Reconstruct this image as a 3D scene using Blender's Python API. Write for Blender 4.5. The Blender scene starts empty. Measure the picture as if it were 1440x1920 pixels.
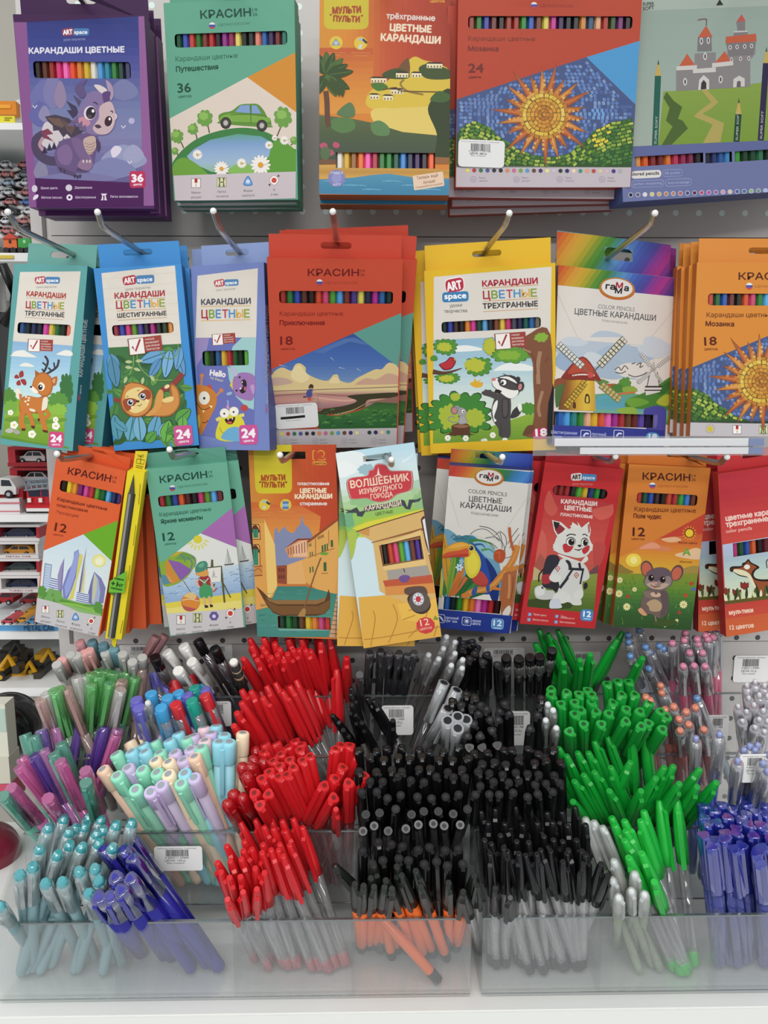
import bpy, math, random
from mathutils import Vector, Matrix
R = math.radians
random.seed(7)
sc = bpy.context.scene
COL = sc.collection
# ------------------------------------------------------------------ camera, light, exposure
F, CX, CY = 1441.0, 720.0, 960.0            # focal length in pixels of the 1440x1920 frame
PITCH, YAW = R(9.0), R(1.0)
EYE = Vector((0.0, -0.859, 1.45))
cd = bpy.data.cameras.new('camera')
cam = bpy.data.objects.new('camera', cd)
COL.objects.link(cam)
cam.location = EYE
cam.rotation_euler = (math.pi / 2 - PITCH, 0, -YAW)
cd.sensor_fit = 'HORIZONTAL'
cd.sensor_width = 36.0
cd.lens = 36.0 * F / 1440.0
cd.clip_start = 0.02
sc.camera = cam
sc.view_settings.view_transform = 'Standard'
sc.view_settings.look = 'None'
sc.view_settings.exposure = 0.0
sc.view_settings.gamma = 1.0
sc.view_settings.use_curve_mapping = False
cy = sc.cycles
cy.max_bounces = 7
cy.diffuse_bounces = 3
cy.glossy_bounces = 3
cy.transmission_bounces = 4
cy.transparent_max_bounces = 28
cy.caustics_reflective = False
cy.caustics_refractive = False
cy.sample_clamp_indirect = 4.0
w = bpy.data.worlds.new('shop_light')
sc.world = w
w.use_nodes = True
w.node_tree.nodes['Background'].inputs[0].default_value = (0.96, 0.98, 1.0, 1)
w.node_tree.nodes['Background'].inputs[1].default_value = 0.54

def ceiling_lamp(x, y, z, sx, sy, power):
    l = bpy.data.lights.new('ceiling_tube', 'AREA')
    l.shape = 'RECTANGLE'
    l.size, l.size_y = sx, sy
    l.energy = power
    l.color = (1.0, 0.985, 0.96)
    o = bpy.data.objects.new('ceiling_tube', l)
    COL.objects.link(o)
    o.location = (x, y, z)
    d = Vector((0, 0, -1))
    o.rotation_euler = d.to_track_quat('-Z', 'Y').to_euler()
ceiling_lamp(-0.2, -1.35, 3.05, 2.4, 0.28, 20)
ceiling_lamp(-0.3, -2.6, 3.05, 2.4, 0.28, 27)
ceiling_lamp(-2.3, -0.9, 3.05, 0.3, 2.2, 14)
ceiling_lamp(0.2, -4.6, 3.05, 3.6, 0.4, 150)

M3 = Matrix.Rotation(-YAW, 3, 'Z') @ Matrix.Rotation(math.pi / 2 - PITCH, 3, 'X')
M3I = M3.inverted()
def ray(px, py):
    return (M3 @ Vector(((px - CX) / F, -(py - CY) / F, -1.0))).normalized()
def at(px, py, Y):
    d = ray(px, py)
    return EYE + d * ((Y - EYE.y) / d.y)
def atz(px, py, Z):
    d = ray(px, py)
    return EYE + d * ((Z - EYE.z) / d.z)
def hit(px, py, o, n):
    d = ray(px, py)
    return EYE + d * ((o - EYE).dot(n) / d.dot(n))
def proj(p):
    c = M3I @ (p - EYE)
    return CX + F * c.x / -c.z, CY - F * c.y / -c.z

# ------------------------------------------------------------------ colours and materials
def lin(h):
    h = h.lstrip('#')
    if len(h) == 3:
        h = ''.join(c + c for c in h)
    o = []
    for i in (0, 2, 4):
        c = int(h[i:i + 2], 16) / 255
        o.append(c / 12.92 if c <= .04045 else ((c + .055) / 1.055) ** 2.4)
    return tuple(o)
def mixc(a, b, t):
    return tuple(x + (y - x) * t for x, y in zip(a, b))
MATS = {}
def mat(name, col, rough=.4, spec=.4, metal=0., noise=0., scale=30.):
    if name in MATS:
        return MATS[name]
    m = bpy.data.materials.new(name)
    m.use_nodes = True
    nt = m.node_tree
    b = nt.nodes['Principled BSDF']
    c = lin(col)
    b.inputs['Base Color'].default_value = (*c, 1)
    b.inputs['Roughness'].default_value = rough
    b.inputs['Specular IOR Level'].default_value = spec
    b.inputs['Metallic'].default_value = metal
    if noise:
        tc = nt.nodes.new('ShaderNodeTexCoord')
        n = nt.nodes.new('ShaderNodeTexNoise')
        n.inputs['Scale'].default_value = scale
        r = nt.nodes.new('ShaderNodeMix')
        r.data_type = 'RGBA'
        r.inputs[6].default_value = (*[x * (1 - noise) for x in c], 1)
        r.inputs[7].default_value = (*[min(1, x * (1 + noise)) for x in c], 1)
        nt.links.new(tc.outputs['Object'], n.inputs['Vector'])
        nt.links.new(n.outputs['Fac'], r.inputs[0])
        nt.links.new(r.outputs[2], b.inputs['Base Color'])
    MATS[name] = m
    return m
def clear(name, tint, alpha, haze='ffffff', rough=.08, gloss=.10, face=0.35):
    """Thin clear plastic: mostly see-through tint, a share of pigment and painted haze, a fresnel-like gloss."""
    if name in MATS:
        return MATS[name]
    m = bpy.data.materials.new(name)
    m.use_nodes = True
    nt = m.node_tree
    for n in list(nt.nodes):
        nt.nodes.remove(n)
    N = nt.nodes.new
    out, t, d, g = N('ShaderNodeOutputMaterial'), N('ShaderNodeBsdfTransparent'), N('ShaderNodeBsdfDiffuse'), N('ShaderNodeBsdfGlossy')
    t.inputs[0].default_value = (*lin(tint), 1)
    d.inputs[0].default_value = (*lin(haze), 1)
    g.inputs[1].default_value = rough
    lw = N('ShaderNodeLayerWeight')
    lw.inputs[0].default_value = face
    m1, m2 = N('ShaderNodeMixShader'), N('ShaderNodeMixShader')
    m1.inputs[0].default_value = alpha
    mul = N('ShaderNodeMath')
    mul.operation = 'MULTIPLY_ADD'
    mul.inputs[1].default_value = .5
    mul.inputs[2].default_value = gloss
    nt.links.new(lw.outputs['Facing'], mul.inputs[0])
    nt.links.new(t.outputs[0], m1.inputs[1])
    nt.links.new(d.outputs[0], m1.inputs[2])
    nt.links.new(mul.outputs[0], m2.inputs[0])
    nt.links.new(m1.outputs[0], m2.inputs[1])
    nt.links.new(g.outputs[0], m2.inputs[2])
    nt.links.new(m2.outputs[0], out.inputs[0])
    MATS[name] = m
    return m
def ink_mat(name, rough, spec):
    m = bpy.data.materials.new(name)
    m.use_nodes = True
    nt = m.node_tree
    b = nt.nodes['Principled BSDF']
    a = nt.nodes.new('ShaderNodeAttribute')
    a.attribute_name = 'ink'
    nt.links.new(a.outputs['Color'], b.inputs['Base Color'])
    b.inputs['Roughness'].default_value = rough
    b.inputs['Specular IOR Level'].default_value = spec
    return m
CARD = ink_mat('printed_card', .42, .22)
PLAST = ink_mat('coloured_plastic', .3, .4)

# ------------------------------------------------------------------ mesh building
class MB:
    def __init__(s):
        s.v, s.f, s.c, s.sm = [], [], [], []
    def face(s, pts, col=(1, 1, 1), smooth=False):
        i = len(s.v)
        s.v += [tuple(p) for p in pts]
        s.f.append(tuple(range(i, i + len(pts))))
        s.c.append(col)
        s.sm.append(smooth)
    def faces(s, vs, fs, col=(1, 1, 1), smooth=False):
        i = len(s.v)
        s.v += [tuple(p) for p in vs]
        for f in fs:
            s.f.append(tuple(i + k for k in f))
            s.c.append(col)
            s.sm.append(smooth)
    def box(s, a, b, col=(1, 1, 1)):
        (x0, y0, z0), (x1, y1, z1) = a, b
        vs = [(x, y, z) for z in (z0, z1) for y in (y0, y1) for x in (x0, x1)]
        s.faces(vs, [(0, 2, 3, 1), (4, 5, 7, 6), (0, 1, 5, 4), (2, 6, 7, 3), (0, 4, 6, 2), (1, 3, 7, 5)], col)
    def prism(s, poly, y0, y1, col=(1, 1, 1)):
        """poly of (x, z), extruded along y"""
        n = len(poly)
        vs = [(x, y0, z) for x, z in poly] + [(x, y1, z) for x, z in poly]
        s.faces(vs, [tuple(range(n)), tuple(range(2 * n - 1, n - 1, -1))] + [(i, i + n, (i + 1) % n + n, (i + 1) % n) for i in range(n)], col)
    def lathe(s, prof, n=10, cx=0., cy=0., col=(1, 1, 1), caps=True, tri=0.):
        vs, fs = [], []
        for z, r in prof:
            for k in range(n):
                a = 2 * math.pi * k / n
                q = r * (1 + tri * math.cos(3 * a))
                vs.append((cx + q * math.cos(a), cy + q * math.sin(a), z))
        for i in range(len(prof) - 1):
            for k in range(n):
                fs.append((i * n + k, i * n + (k + 1) % n, (i + 1) * n + (k + 1) % n, (i + 1) * n + k))
        s.faces(vs, fs, col, True)
        if caps:
            i = len(s.v) - len(vs)
            m = len(prof) - 1
            for f in (tuple(i + k for k in range(n - 1, -1, -1)), tuple(i + m * n + k for k in range(n))):
                s.f.append(f)
                s.c.append(col)
                s.sm.append(False)
    def tube(s, pts, r, n=8, col=(1, 1, 1)):
        pts = [Vector(p) for p in pts]
        vs, fs = [], []
        for i, p in enumerate(pts):
            d = (pts[min(i + 1, len(pts) - 1)] - pts[max(i - 1, 0)]).normalized()
            a = d.cross(Vector((0, 0, 1)))
            if a.length < 1e-3:
                a = d.cross(Vector((1, 0, 0)))
            a.normalize()
            b = d.cross(a)
            for k in range(n):
                t = 2 * math.pi * k / n
                vs.append(p + a * (r * math.cos(t)) + b * (r * math.sin(t)))
        for i in range(len(pts) - 1):
            for k in range(n):
                fs.append((i * n + k, i * n + (k + 1) % n, (i + 1) * n + (k + 1) % n, (i + 1) * n + k))
        fs.append(tuple(range(n)))
        fs.append(tuple((len(pts) - 1) * n + k for k in range(n - 1, -1, -1)))
        s.faces(vs, fs, col, True)
    def sphere(s, c, r, n=12, m=8, col=(1, 1, 1), sq=1.):
        vs, fs = [], []
        for i in range(m + 1):
            t = math.pi * i / m
            for k in range(n):
                a = 2 * math.pi * k / n
                vs.append((c[0] + r * math.sin(t) * math.cos(a), c[1] + r * math.sin(t) * math.sin(a), c[2] - r * sq * math.cos(t)))
        for i in range(m):
            for k in range(n):
                fs.append((i * n + k, i * n + (k + 1) % n, (i + 1) * n + (k + 1) % n, (i + 1) * n + k))
        s.faces(vs, fs, col, True)
    def mesh(s, name, m, ink=False):
        me = bpy.data.meshes.new(name)
        me.from_pydata(s.v, [], s.f)
        me.polygons.foreach_set('use_smooth', s.sm)
        if ink:
            at_ = me.color_attributes.new('ink', 'FLOAT_COLOR', 'CORNER')
            buf = []
            for p in me.polygons:
                buf += [*s.c[p.index], 1.0] * p.loop_total
            at_.data.foreach_set('color', buf)
        me.materials.append(m)
        me.update()
        return me
    def build(s, name, m, parent=None, ink=False):
        return link(name, s.mesh(name, m, ink), parent)
def link(name, me, parent=None):
    o = bpy.data.objects.new(name, me)
    COL.objects.link(o)
    if parent is not None:
        o.parent = parent
    return o
def tag(o, label=None, cat=None, group=None, kind=None):
    for k, v in (('label', label), ('category', cat), ('group', group), ('kind', kind)):
        if v:
            o[k] = v
    return o
def thing(name, label, cat, mw=None, group=None):
    o = bpy.data.objects.new(name, None)
    COL.objects.link(o)
    o.empty_display_size = .01
    if mw is not None:
        o.matrix_world = mw
    return tag(o, label, cat, group)
def copy_tree(o, parent=None, skip=()):
    c = o.copy()
    COL.objects.link(c)
    if parent is not None:
        c.parent = parent
    for ch in o.children:
        if ch.name.split('.')[0] not in skip:
            copy_tree(ch, c, skip)
    return c

# ------------------------------------------------------------------ setting
PX0 = at(95, 440, 0).x
PX1 = at(1500, 700, 0).x + .05
def peg_material(name, hole, zoff, zlo=-9., zhi=9.):
    m = bpy.data.materials.new(name)
    m.use_nodes = True
    nt = m.node_tree
    b = nt.nodes['Principled BSDF']
    b.inputs['Roughness'].default_value = .35
    N, K = nt.nodes.new, nt.links.new
    tc, sx = N('ShaderNodeTexCoord'), N('ShaderNodeSeparateXYZ')
    K(tc.outputs['Object'], sx.inputs[0])
    d = []
    for k, off in ((0, peg_x), (2, zoff)):
        a = N('ShaderNodeMath'); a.operation = 'SUBTRACT'; a.inputs[1].default_value = off - .0125 - 1.0
        K(sx.outputs[k], a.inputs[0])
        b2 = N('ShaderNodeMath'); b2.operation = 'MODULO'; b2.inputs[1].default_value = .025
        K(a.outputs[0], b2.inputs[0])
        c = N('ShaderNodeMath'); c.operation = 'SUBTRACT'; c.inputs[1].default_value = .0125
        K(b2.outputs[0], c.inputs[0])
        p = N('ShaderNodeMath'); p.operation = 'POWER'; p.inputs[1].default_value = 2
        q = N('ShaderNodeMath'); q.operation = 'ABSOLUTE'
        K(c.outputs[0], q.inputs[0]); K(q.outputs[0], p.inputs[0])
        d.append(p)
    s = N('ShaderNodeMath'); s.operation = 'ADD'
    K(d[0].outputs[0], s.inputs[0]); K(d[1].outputs[0], s.inputs[1])
    l = N('ShaderNodeMath'); l.operation = 'LESS_THAN'; l.inputs[1].default_value = .0031 ** 2
    K(s.outputs[0], l.inputs[0])
    g1 = N('ShaderNodeMath'); g1.operation = 'GREATER_THAN'; g1.inputs[1].default_value = zlo
    g2 = N('ShaderNodeMath'); g2.operation = 'LESS_THAN'; g2.inputs[1].default_value = zhi
    K(sx.outputs[2], g1.inputs[0]); K(sx.outputs[2], g2.inputs[0])
    for g in (g1, g2):
        m2 = N('ShaderNodeMath'); m2.operation = 'MULTIPLY'
        K(l.outputs[0], m2.inputs[0]); K(g.outputs[0], m2.inputs[1])
        l = m2
    mx = N('ShaderNodeMix'); mx.data_type = 'RGBA'
    mx.inputs[6].default_value = (*lin('c6c2be'), 1)
    mx.inputs[7].default_value = (*lin(hole), 1)  # hole colour paints the light and dark seen through, panel is solid
    K(l.outputs[0], mx.inputs[0]); K(mx.outputs[2], b.inputs['Base Color'])
    return m
peg_x = at(655, 397, 0).x
ztop = at(700, 397, 0).z
zlow = at(943, 1198, 0).z
zseam, zseam2 = at(700, 443, 0).z, at(300, 1208, 0).z
def slab(name, a, b, m, kind='structure'):
    q = MB()
    q.box(a, b)
    o = q.build(name, m)
    if kind:
        o['kind'] = kind
    return o
WHITE = mat('white_painted_metal', 'c9c6c3', .35)
slab('wall_perforated_upper', (PX0, 0, zseam), (PX1, .012, 2.1), peg_material('pegboard_upper', 'e2f4f0', ztop, ztop - .012))  # pale hole colour stands for light coming through from behind
slab('wall_perforated_middle', (PX0, 0, zseam2), (PX1, .012, zseam - .0009), peg_material('pegboard_middle', '4a4a4c', zlow, zhi=zseam - .018))
slab('wall_perforated_lower', (PX0, 0, .80), (PX1, .012, zseam2 - .0008), peg_material('pegboard_lower', '4a4a4c', zlow))
slab('wall_backing', (PX0 - .004, .013, .7), (PX1, .02, 2.1), mat('dark_gap', '55504e', .7))
ux = at(62, 425, .01).x
q = MB()
q.box((ux, .004, .6), (PX0 - .001, .05, 2.1))
up = q.build('shelf_upright', WHITE)
tag(up, 'white slotted metal upright at the left end of the perforated panel', 'shelf upright')
q = MB()
for k in range(24):
    z = at(82, 425, .003).z + .05 * (k - 12)
    q.box((at(79, 425, .003).x, .0025, z - .012), (at(86, 425, .003).x, .006, z + .012))
q.build('slot', mat('slot_dark', '6f6c69', .6), up)
# ------------------------------------------------------------------ stepped pen trays on the white shelf
DS = [.58, .645, .71, .775, .832]
YS = [EYE.y + d for d in DS]
TOPS = [at(695, py, YS[i]).z for i, py in enumerate((1726, 1559, 1420, 1306))]
FLOOR = [at(695, 1867, YS[0]).z]
for i in (1, 2, 3):
    FLOOR.append(FLOOR[0] + (TOPS[i] - TOPS[0]) * .98)
XA = [at(p, 1726, YS[0]).x for p in (-16, 210, 437, 661, 884)]
XB = [at(p, 1726, YS[0]).x for p in (906, 1130, 1352, 1577)]
ZSH = FLOOR[0] - .0035
slab('shelf_board', (at(-330, 1870, YS[0]).x, YS[0] - .013, ZSH - .03), (PX1, .0, ZSH), mat('white_shelf', 'e9ebe8', .3))
slab('shelf_board_front', (at(-330, 1870, YS[0]).x, YS[0] - .0145, ZSH - .11), (PX1, YS[0] - .0131, ZSH - .001), mat('white_shelf_lip', 'e6e9e4', .35))
ACR = clear('clear_acrylic', 'fdfefe', .018, 'f4f8f8', .05, .012, .15)
ACF = clear('clear_acrylic_front', 'fcfdfd', .06, 'fafcfc', .05, .02, .2)  # front wall: white haze mixed in for scatter and shop reflections
EDG = clear('acrylic_cut_edge', '98a3a4', .42, '8d9899', .2, .2, .5)
EDD = clear('acrylic_dark_edge', '3c4446', .9, '353c3e', .2, .02, .1)
TAGW = mat('paper_label', 'f6f6f4', .5)
INKB = mat('label_ink', '3c3c40', .6)

def text_mesh(s, cache={}):
    if s not in cache:
        cu = bpy.data.curves.new('lettering', 'FONT')
        cu.body = s
        cu.resolution_u = 3
        o = bpy.data.objects.new('lettering', cu)
        COL.objects.link(o)
        dg = bpy.context.evaluated_depsgraph_get()
        if 'н' in s:                                  # the bar of this letter overlaps its stems: shorten it
            c2 = o.to_curve(dg).copy()
            for sp in c2.splines:
                bp = sp.bezier_points
                if len(bp) == 4:
                    xs, ys = [p.co.x for p in bp], [p.co.y for p in bp]
                    if .2 < min(ys) and max(ys) - min(ys) < .12 and .25 < max(xs) - min(xs) < .36:
                        mx = (min(xs) + max(xs)) / 2
                        for p in bp:
                            dx = .0235 if p.co.x < mx else -.0235
                            p.handle_left_type = p.handle_right_type = 'VECTOR'
                            p.co.x += dx
            o2 = bpy.data.objects.new('lettering', c2)
            COL.objects.link(o2)
            dg = bpy.context.evaluated_depsgraph_get()
            me = bpy.data.meshes.new_from_object(o2.evaluated_get(dg))
            bpy.data.objects.remove(o2)
            bpy.data.curves.remove(c2)
        else:
            me = bpy.data.meshes.new_from_object(o.evaluated_get(dg))
        vs = [(v.co.x, v.co.y) for v in me.vertices]
        fs = [tuple(p.vertices) for p in me.polygons]
        bpy.data.objects.remove(o)
        bpy.data.curves.remove(cu)
        bpy.data.meshes.remove(me)
        x0 = min([v[0] for v in vs] or [0])
        x1 = max([v[0] for v in vs] or [1])
        cache[s] = ([(x - x0, y) for x, y in vs], fs, max(x1 - x0, 1e-3))
    return cache[s]
CAPH = .70
def flat_text(q, s, o, ux, uz, n, x0, z0, wdt, h, col=(1, 1, 1)):
    vs, fs, W = text_mesh(s)
    q.faces([o + ux * (x0 + x * wdt / W) + uz * (z0 + y * h / CAPH) + n for x, y in vs], fs, col)

def price_label(parent, px, py, wpx, hpx, Y, price, tilt=0., x_off=0):
    """white card with a bar code, lying against the plane y = Y"""
    c = at(px, py, Y)
    k = (at(px + 1, py, Y) - c).length
    W, H = wpx * k, hpx * k * 1.12
    ux, uz = Vector((math.cos(tilt), 0, math.sin(tilt))), Vector((-math.sin(tilt), 0, math.cos(tilt)))
    n = Vector((0, -1, 0))
    q = MB()
    r = H * .1
    out = []
    for sx_, sz, a0 in ((1, 1, 0), (-1, 1, 90), (-1, -1, 180), (1, -1, 270)):
        for j in range(4):
            a = R(a0 + 30 * j)
            out.append((sx_ * (W / 2 - r) + r * math.cos(a), sz * (H / 2 - r) + r * math.sin(a)))
    vs = [c + ux * x + uz * z + n * t for t in (.0003, .0009) for x, z in out]
    m = len(out)
    q.faces(vs, [tuple(range(m)), tuple(range(m, 2 * m))] + [(i, (i + 1) % m, m + (i + 1) % m, m + i) for i in range(m)])
    lab = q.build('price_label', TAGW, parent)
    q = MB()
    x = -W * .26
    rr = random.Random(int(px * 7 + py))
    while x < W * .2:
        bw = W * rr.choice((.006, .01, .016))
        q.face([c + ux * (x + dx) + uz * dz + n * .00105 for dx, dz in ((0, H * .1), (bw, H * .1), (bw, H * .38), (0, H * .38))])
        x += bw + W * rr.choice((.006, .01))
    flat_text(q, 'КАНЦЕЛЯРСКИЕ ТОВАРЫ', c, ux, uz, n * .00105, -W * .42, H * .41, W * .8, H * .035)
    if price:
        flat_text(q, '4 680211 09883', c, ux, uz, n * .00105, -W * .28, H * .01, W * .5, H * .07)
        flat_text(q, 'ЦЕНА: ' + price + ' р.', c, ux, uz, n * .00105, -W * .28, -H * .11, W * .44, H * .085)
        flat_text(q, 'без скидки', c, ux, uz, n * .00105, -W * .24, -H * .2, W * .36, H * .05)
    q.build('print', INKB, lab)
    return lab

def organizer(label, xs, left_end, right_end):
    t = thing('pen_organizer', label, 'pen tray', Matrix.Translation(((xs[0] + xs[-1]) / 2, YS[0], FLOOR[0])))
    inv = t.matrix_world.inverted()
    def part(q, name, m):
        o = q.build(name, m, t)
        o.matrix_parent_inverse = inv
        return o
    th = .0025
    x0, x1 = xs[0], xs[-1]
    for i in range(4):
        q = MB()
        q.box((x0, YS[i], FLOOR[i]), (x1, YS[i] + th, TOPS[i]))
        part(q, 'front_panel', ACF if i == 0 else ACR)
        q = MB()
        q.box((x0, YS[i] - .0002, TOPS[i] - .0002), (x1, YS[i] + th + .0002, TOPS[i] + .0012))
        q.box((x0, YS[i] - .0003, FLOOR[i]), (x1, YS[i] + .0004, FLOOR[i] + .001))
        part(q, 'polished_edge', EDG)
        q = MB()
        q.box((x0, YS[i] + th, FLOOR[i] - .0025), (x1, YS[i + 1], FLOOR[i]))
        part(q, 'tray_floor', ACR)
    q = MB()
    q.box((x0, YS[4], FLOOR[0]), (x1, YS[4] + th, TOPS[3] + .012))
    part(q, 'back_panel', ACR)
    def sheet(x, name, lift, m):
        poly = [(YS[0] + th, FLOOR[0]), (YS[0] + th, TOPS[0] + lift)]
        for i in (1, 2, 3):
            poly += [(YS[i], TOPS[i] + lift)]
        poly += [(YS[4], TOPS[3] + .012), (YS[4], FLOOR[0])]
        q = MB()
        n = len(poly)
        vs = [(x - th / 2, y, z) for y, z in poly] + [(x + th / 2, y, z) for y, z in poly]
        q.faces(vs, [tuple(range(n)), tuple(range(2 * n - 1, n - 1, -1))] + [(i, (i + 1) % n, (i + 1) % n + n, i + n) for i in range(n)])
        o = part(q, name, m)
        q = MB()
        q.box((x - .0011, YS[0] + th, FLOOR[0] + .004), (x + .0011, YS[0] + th + .002, TOPS[0] - .006 + lift))
        e = q.build('front_edge', EDD, o)
        e.matrix_parent_inverse = inv
        q = MB()
        q.box((x - .0021, YS[0] - .0012, TOPS[0] - .034), (x + .0021, YS[0] + th + .0016, TOPS[0] - .022))
        e = q.build('joint_clip', EDG, o)
        e.matrix_parent_inverse = inv
        return o
    for x in xs[1:-1]:
        sheet(x, 'divider', -.002, ACR)
    for x, on in ((x0, left_end), (x1, right_end)):
        if on:
            o = sheet(x, 'end_panel', .0, ACR)
            pts = [Vector((x, YS[0] + .001, FLOOR[0]))] + [Vector((x, YS[i], TOPS[i])) for i in range(4)]
            q = MB()
            q.tube(pts, .0014, 6)
            e = q.build('panel_edge', EDG, o)
            e.matrix_parent_inverse = inv
    def lab(i, px, py, wpx, hpx, price):
        o = price_label(t, px, py, wpx, hpx, YS[i] - .0006 if i < 4 else YS[4] - .0006, price)
        o.matrix_parent_inverse = inv
    return t, lab
trayL, labL = organizer('clear stepped acrylic pen tray under the red, teal and orange pens', XA, True, True)
trayR, labR = organizer('clear stepped acrylic pen tray under the green and blue pens', XB, True, False)
labL(1, 335, 1609, 90, 44, '130')
labL(3, 745, 1350, 60, 52, '45')
labL(3, 408, 1338, 52, 44, '90')
labR(3, 972, 1365, 42, 60, '38')
labR(1, 1415, 1440, 60, 50, '52')
labR(3, 1345, 1365, 40, 46, '66')
for px, py, wd, hh, pr, wh in ((945, 1228, 76, 24, '38', 'behind the black flat capped pens'), (1408, 1254, 66, 46, '52', 'beside the pink pens'), (270, 1222, 90, 24, '90', 'behind the pastel capped pens'), (1095, 1238, 60, 30, '40', 'behind the green pens'), (412, 1222, 48, 26, '75', 'behind the black capped pens')):
    tag(price_label(None, px, py, wd, hh, -.0008, pr), 'white bar code price label stuck to the panel ' + wh, 'price label', 'price labels stuck to the panel')

# ------------------------------------------------------------------ hooks and the label rail
STEEL = mat('chromed_steel', 'b9b6ae', .25, .5, .85)
TIPM = mat('hook_tip', 'f2f2ee', .3)
def hook(tip, elbow, hole, label, Ye=-.19, Yh=-.085):
    e = at(*elbow, Ye)
    h = at(*hole, Yh)
    d = (h - e)
    b = e + d * ((0 - e.y) / d.y)
    tp = at(*tip, Ye - .012)
    q = MB()
    q.tube([b + (b - e).normalized() * .004, b, e + (b - e) * .06, e + (tp - e) * .12, tp], .0027, 8)
    o = q.build('display_hook', STEEL)
    tag(o, label, 'hook', 'steel hooks of the perforated panel')
    q = MB()
    q.sphere(tp, .0028, 10, 6)
    q.build('end_tip', TIPM, o)
    q = MB()
    q.box((b.x - .012, -.004, b.z - .01), (b.x + .012, 0, b.z + .01))
    q.build('base_plate', STEEL, o)
for a in (((15, 398), (33, 428), (133, 475), 'steel hook over the teal deer pencil packs'),
          ((183, 398), (192, 425), (262, 471), 'steel hook over the blue sloth pencil packs'),
          ((400, 396), (411, 428), (449, 473), 'steel hook over the periwinkle monster pencil packs'),
          ((624, 397), (627, 420), (632, 459), 'steel hook over the red bicycle landscape pencil packs'),
          ((955, 400), (948, 420), (907, 473), 'steel hook over the yellow badger pencil packs'),
          ((1228, 400), (1220, 421), (1146, 479), 'steel hook over the rainbow windmill pencil packs')):
    hook(*a)
for px, py, nm, yh in ((152, -1, 'purple dragon', -.086), (432, -14, 'green car', -.086), (721, -27, 'orange palm', -.088), (1030, -31, 'tall red mosaic', -.092), (1376, -30, 'castle', -.06)):
    k = .669 / (.859 + yh)
    e = (695 + (px - 695) / k, 732 + (py - 732) / k)
    hook((e[0], e[1] - 28), e, (px, py), 'steel hook over the %s pencil packs at the top of the panel' % nm, Yh=yh)
for a in (((107, 851), (117, 862), (188, 852), 'steel hook over the orange skyline pencil packs'),
          ((318, 843), (325, 859), (372, 848), 'steel hook over the green beach pencil packs'),
          ((525, 853), (530, 865), (550, 850), 'steel hook over the orange canal pencil packs'),
          ((734, 862), (734, 872), (722, 853), 'steel hook over the blue-sky caravan pencil pack'),
          ((942, 857), (938, 868), (905, 846), 'steel hook over the toucan pencil packs'),
          ((1154, 856), (1146, 866), (1110, 856), 'steel hook over the red fox pencil packs'),
          ((1363, 857), (1350, 869), (1290, 856), 'steel hook over the orange mouse pencil packs')):
    hook(*a, Ye=-.185, Yh=-.09)
t = thing('label_rail', 'long white price strip in a clear sleeve in front of the hanging packs', 'label strip', Matrix.Translation(at(1215, 836, -.2)))
inv = t.matrix_world.inverted()
def railpart(name, x0, x1, y0, y1, m, Y, dep):
    a, b = at(x0, y0, Y), at(x1, y1, Y)
    q = MB()
    q.box((a.x, Y, b.z), (b.x, Y + dep, a.z))
    o = q.build(name, m, t)
    o.matrix_parent_inverse = inv
    return o
railpart('strip', 1040, 1404, 822, 836, mat('white_strip', 'fbfcff', .3), -.2, .0012)
railpart('lower_strip', 1088, 1404, 839, 851, mat('white_strip', 'fbfcff', .3), -.2, .0012)
railpart('blue_end', 1404, 1432, 822, 836, mat('strip_blue', '6f86c0', .35), -.2, .0012)
railpart('blue_end', 1404, 1430, 839, 851, mat('strip_blue', '6f86c0', .35), -.2, .0012)
SLV = clear('clear_sleeve', 'fcfcfc', .05, 'f4f6f8', .06, .03, .25)
railpart('sleeve', 1000, 1441, 818, 854, SLV, -.2025, .0005)
railpart('sleeve', 1000, 1441, 818, 854, SLV, -.197, .0005)
# ------------------------------------------------------------------ pencil boxes: cartons with printed fronts
def ptl(s):
    if isinstance(s, str):
        return [tuple(float(t) for t in p.split(',')) for p in s.split()]
    return [tuple(p) for p in s]
def clip_half(poly, ax, val, less):
    out = []
    n = len(poly)
    for i in range(n):
        a, b = poly[i], poly[(i + 1) % n]
        da, db = a[ax] - val, b[ax] - val
        if less:
            da, db = -da, -db
        if da >= 0:
            out.append(a)
        if (da > 0 and db < 0) or (da < 0 and db > 0):
            t = da / (da - db)
            out.append((a[0] + (b[0] - a[0]) * t, a[1] + (b[1] - a[1]) * t))
    return out if len(out) > 2 else []
def minus(poly, r):
    x0, x1, z0, z1 = r
    xs = [p[0] for p in poly]
    zs = [p[1] for p in poly]
    if max(xs) <= x0 or min(xs) >= x1 or max(zs) <= z0 or min(zs) >= z1:
        return [poly]
    out = [clip_half(poly, 0, x0, True), clip_half(poly, 0, x1, False)]
    m = clip_half(clip_half(poly, 0, x0, False) or [(0, 0)] * 3, 0, x1, True)
    if m:
        out += [clip_half(m, 1, z0, True), clip_half(m, 1, z1, False)]
    return [p for p in out if p]
def spline(pts, closed=True, k=5):
    n = len(pts)
    out = []
    for i in range(n if closed else n - 1):
        if closed:
            a, b, c, d = pts[i - 1], pts[i], pts[(i + 1) % n], pts[(i + 2) % n]
        else:
            a, b, c, d = pts[max(i - 1, 0)], pts[i], pts[i + 1], pts[min(i + 2, n - 1)]
        for j in range(k):
            t = j / k
            out.append(tuple(.5 * (2 * b[q] + (c[q] - a[q]) * t + (2 * a[q] - 5 * b[q] + 4 * c[q] - d[q]) * t * t + (3 * b[q] - a[q] - 3 * c[q] + d[q]) * t ** 3) for q in (0, 1)))
    if not closed:
        out.append(pts[-1])
    return out
EPS = .00003
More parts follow.
